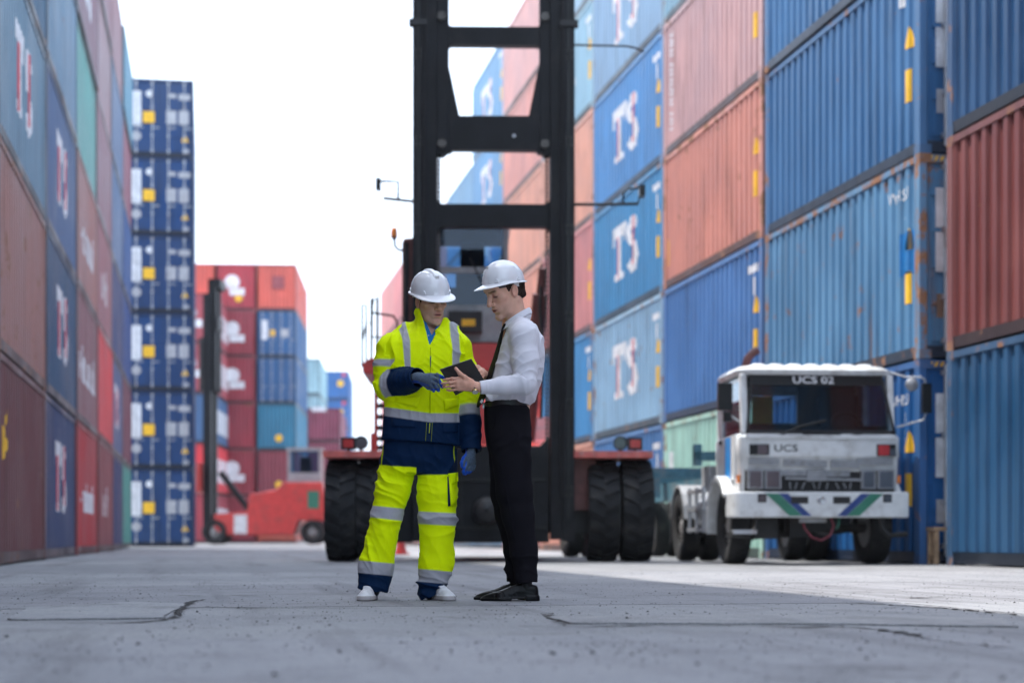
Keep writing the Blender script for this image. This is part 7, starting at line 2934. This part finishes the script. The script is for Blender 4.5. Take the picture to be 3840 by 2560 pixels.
part('buckle', M['chrome'], belt, lambda bm: box(bm, Pm(1111, 930)[0] - 0.006, Pm(1113, 930)[0], -0.02, 0.03, Pm(1113, 937)[2], Pm(1113, 925)[2]), 0.003)

# tie ---------------------------------------------------------------------
tp = [(1159, 744, -0.030, 0.016), (1156, 752, -0.034, 0.019), (1153, 760, -0.036, 0.014), (1146, 790, -0.040, 0.024), (1138, 820, -0.046, 0.029), (1128, 850, -0.052, 0.033), (1117, 885, -0.056, 0.037), (1106, 915, -0.058, 0.041), (1102, 925, -0.058, 0.036), (1097, 935, -0.058, 0.006)]
bm = bmesh.new()
prev = None
wd = A_((0.42, -0.90, 0.0))
for dx, dy, y, w in tp:
    p = Pm(dx, dy, y)
    nn = A_((-0.9, -0.42, 0.25)) * 0.006
    qd = [bm.verts.new(k) for k in (p - wd * w + nn * 0.2, p + nn, p + wd * w + nn * 0.2, p + wd * w - nn * 0.6, p - nn * 0.2, p - wd * w - nn * 0.6)]
    if prev:
        for a in range(6):
            b = (a + 1) % 6
            bm.faces.new((prev[a], prev[b], qd[b], qd[a]))
    else:
        bm.faces.new(qd)
    prev = qd
bm.faces.new(prev[::-1])
bmesh.ops.recalc_face_normals(bm, faces=bm.faces[:])
tie = ob('tie', mesh('tie', bm, True, 45), M['tie'], mn)
part('tie_mark', M['strap_white'], tie, lambda bm: prism(bm, [(Pm(1107 - 4, 0)[0], Pm(1100, 926)[2]), (Pm(1107, 0)[0], Pm(1100, 930)[2]), (Pm(1107 + 4, 0)[0], Pm(1100, 924)[2]), (Pm(1107 + 1, 0)[0], Pm(1100, 919)[2])], 1, -0.110, -0.106))

# body with head and both hands ----------------------------------------
HRm = rot_head(R(-58), R(25), R(3))
HOm = Pm(1161.5, 672, -0.01)
HS = 1.08
neckm = (HRm.T @ (Pm(1193, 768, 0.0) - HOm)) / HS
hV, hQ, hc_ = head_mesh(0.28, 0.002, (0.035, 0.02, 0.014), neck_to=tuple(neckm))
JL = dict(wrist=[aE * 0.30 + aW * 0.70, Pm(1094, 889, -0.290)], palm=[Pm(1077, 881, -0.305), Pm(1066, 879, -0.312)], nrm=(0.1, -0.95, -0.2),
          fingers=[[Pm(1054, 869, -0.318), Pm(1038, 869, -0.325), Pm(1027, 871, -0.318), Pm(1019, 872, -0.306)],
                   [Pm(1050, 877, -0.320), Pm(1033, 878, -0.327), Pm(1022, 880, -0.318), Pm(1015, 880, -0.304)],
                   [Pm(1050, 885, -0.316), Pm(1034, 887, -0.322), Pm(1024, 888, -0.313), Pm(1018, 887, -0.300)],
                   [Pm(1054, 892, -0.308), Pm(1041, 895, -0.312), Pm(1033, 896, -0.305), Pm(1027, 895, -0.296)]],
          thumb=[Pm(1082, 877, -0.302), Pm(1068, 866, -0.325), Pm(1056, 857, -0.335), Pm(1047, 846, -0.336)])
JR = dict(wrist=[bE * 0.25 + bW * 0.75, Pm(1117, 864, 0.018)], palm=[Pm(1110, 859, -0.02), Pm(1107, 857, -0.035)], nrm=(-0.3, 0.2, 0.9),
          fingers=[[Pm(1100, 848, -0.055), Pm(1093, 845, -0.085), Pm(1088, 848, -0.105), Pm(1084, 852, -0.118)],
                   [Pm(1104, 852, -0.065), Pm(1098, 853, -0.098), Pm(1093, 857, -0.118), Pm(1089, 860, -0.128)],
                   [Pm(1107, 857, -0.070), Pm(1103, 862, -0.100), Pm(1098, 866, -0.118), Pm(1094, 868, -0.128)],
                   [Pm(1109, 863, -0.068), Pm(1107, 870, -0.090), Pm(1103, 873, -0.106), Pm(1099, 874, -0.116)]],
          thumb=[Pm(1107, 852, -0.02), Pm(1098, 843, -0.045), Pm(1090, 841, -0.075), Pm(1084, 843, -0.095)])


def hand_col(V, Q, J):
    N = vnormals(V, Q)
    c = np.tile(SK * A_((1.02, 0.93, 0.90)), (len(V), 1))
    for f in J['fingers'] + [J['thumb']]:
        for p in f[1:-1]:
            m = np.exp(-(np.linalg.norm(V - p, axis=1) / 0.009) ** 2)[:, None] * 0.4
            c = c * (1 - m) + A_((0.50, 0.24, 0.18)) * m
        tip = f[-1]
        m = np.exp(-(np.linalg.norm(V - tip, axis=1) / 0.010) ** 2)[:, None] * 0.35
        c = c * (1 - m) + A_((0.62, 0.33, 0.27)) * m
    c *= (1 + 0.16 * pn(V * 90))[:, None]
    return V, Q, np.clip(c, 0, 1)


lh = hand_col(*hand_mesh(JL), JL)
rh = hand_col(*hand_mesh(JR, 0.0026), JR)
bvv = Vol(Pm(1095, 1376, 0) - A_((0.05, 0.35, 0.0)), Pm(1250, 745, 0) + A_((0.05, 0.3, 0.03)), 0.009)
bvv.add(stack(dense([lvm(750, 1180, 1208, 0.0, 0.04), lvm(790, 1165, 1232, 0.0, 0.15), lvm(900, 1138, 1222, 0, 0.13), lvm(1020, 1135, 1205, 0, 0.13)]), 2.2), 0.01)
chain_add(bvv, [aS, aE, aW], [0.045, 0.036, 0.024], 0.02)
chain_add(bvv, [bS, bE, bW], [0.045, 0.036, 0.024], 0.02)
chain_add(bvv, [n0, n1b, n3 + A_((0, 0, -0.03))], [0.07, 0.05, 0.034], 0.02)
chain_add(bvv, [f0_, f1b, f3_ + A_((0, 0, -0.03))], [0.07, 0.05, 0.034], 0.02)
bV, bQ = bvv.nets()
V, Q, col = join_np([(place(hV, HRm, HOm, HS), hQ, hc_), lh, rh, (bV, bQ, np.where(bV[:, 2:3] < 0.25, A_((0.004, 0.004, 0.005)), SK))])
ob('body', np_mesh('body', V, Q, col), M['skin'], mn)
ob('hair', hair_mesh(HRm, HOm, HS * 0.985, 0.034, -0.055), M['hair'], mn)
HRh = rot_head(R(-60), R(10), R(3))
helmet(mn, HRh, HOm + HRm @ A_((0, -0.004, 0.054)), 0.885)

# wrist watch --------------------------------------------------------------
wc = Pm(1091, 889, -0.290)
wax = (aW - aE) / np.linalg.norm(aW - aE)
u_ = np.cross(wax, A_((0, 0, 1.0)))
u_ /= np.linalg.norm(u_)
w_ = np.cross(wax, u_)
bm = bmesh.new()
pr = None
for i in range(25):
    t = 2 * math.pi * i / 24
    o_ = wc + u_ * 0.0255 * math.cos(t) + w_ * 0.031 * math.sin(t)
    o2 = wc + u_ * 0.0225 * math.cos(t) + w_ * 0.028 * math.sin(t)
    qd = [bm.verts.new(k) for k in (o_ - wax * 0.009, o_ + wax * 0.009, o2 + wax * 0.009, o2 - wax * 0.009)]
    if pr:
        for a in range(4):
            b = (a + 1) % 4
            bm.faces.new((pr[a], qd[a], qd[b], pr[b]))
    pr = qd
bmesh.ops.recalc_face_normals(bm, faces=bm.faces[:])
strap = ob('watch', mesh('watch', bm, True, 40), M['belt'], mn)
fd = A_((0.05, -0.55, -0.83))
fd /= np.linalg.norm(fd)
fc = wc + fd * 0.0275
part('case', M['gold'], strap, lambda bm: cyl(bm, fc - fd * 0.003, fc + fd * 0.005, 0.018, 0.017, 20), smooth=True, ang=40)
part('dial', M['watch_face'], strap, lambda bm: cyl(bm, fc + fd * 0.0051, fc + fd * 0.0060, 0.0148, 0.0146, 20))

# shoes -------------------------------------------------------------------
sneaker(mn, gnd(Pm, 1240, -0.085), R(-86), 0.315, kind='dress')
sneaker(mn, gnd(Pm, 1222, 0.085), R(-84), 0.315, kind='dress')

# ------------------------------------------------------------------ the tablet they look at
tA_, tB_, tC_, tD_ = Pm(1010.5, 848, -0.315), Pm(1083, 823.6, -0.27), Pm(1113.6, 874, -0.19), Pm(1047, 908, -0.245)
cen = (tA_ + tB_ + tC_ + tD_) / 4
tb = thing('tablet', 'tablet in a black textured cover held between the two men', 'tablet', om + Vector((Matrix.Rotation(-TH, 3, 'Z') @ Vector(cen))), -TH)
nrm = np.cross(tB_ - tA_, tD_ - tA_)
nrm /= np.linalg.norm(nrm)
if nrm[1] < 0:
    nrm = -nrm
quad = [p - cen for p in (tA_, tB_, tC_, tD_)]


def slab(bm, grow, a, b, bevel_):
    c = sum(quad) / 4
    ps = [c + (p - c) * grow for p in quad]
    A = [bm.verts.new(p + nrm * a) for p in ps]
    B = [bm.verts.new(p + nrm * b) for p in ps]
    bm.faces.new(A)
    bm.faces.new(B[::-1])
    for i in range(4):
        j = (i + 1) % 4
        bm.faces.new((A[j], A[i], B[i], B[j]))
    bmesh.ops.recalc_face_normals(bm, faces=bm.faces[:])
    bev(bm, bevel_, 2)


part('cover', M['tablet_cover'], tb, lambda bm: slab(bm, 1.0, 0.0, 0.007, 0.003))
part('screen_body', M['black_gloss'], tb, lambda bm: slab(bm, 0.955, 0.0072, 0.0125, 0.002))
part('screen', M['screen'], tb, lambda bm: slab(bm, 0.86, 0.0126, 0.0130, 0.0001))
# ------------------------------------------------------------------ warm air over the yard
hz_m = bpy.data.materials.new('yard_haze')
hz_m.use_nodes = True
hn = hz_m.node_tree.nodes
hn.clear()
pv = hn.new('ShaderNodeVolumePrincipled')
pv.inputs['Color'].default_value = (0.93, 0.95, 1.0, 1)
pv.inputs['Density'].default_value = 0.0003
pv.inputs['Anisotropy'].default_value = 0.35
ho = hn.new('ShaderNodeOutputMaterial')
hz_m.node_tree.links.new(pv.outputs[0], ho.inputs['Volume'])
bm = bmesh.new()
box(bm, -230, 230, -70, 450, -1.0, 19.5)
tag(ob('haze', bm, hz_m), 'thin pale haze hanging over the whole container yard', 'haze', kind='stuff')
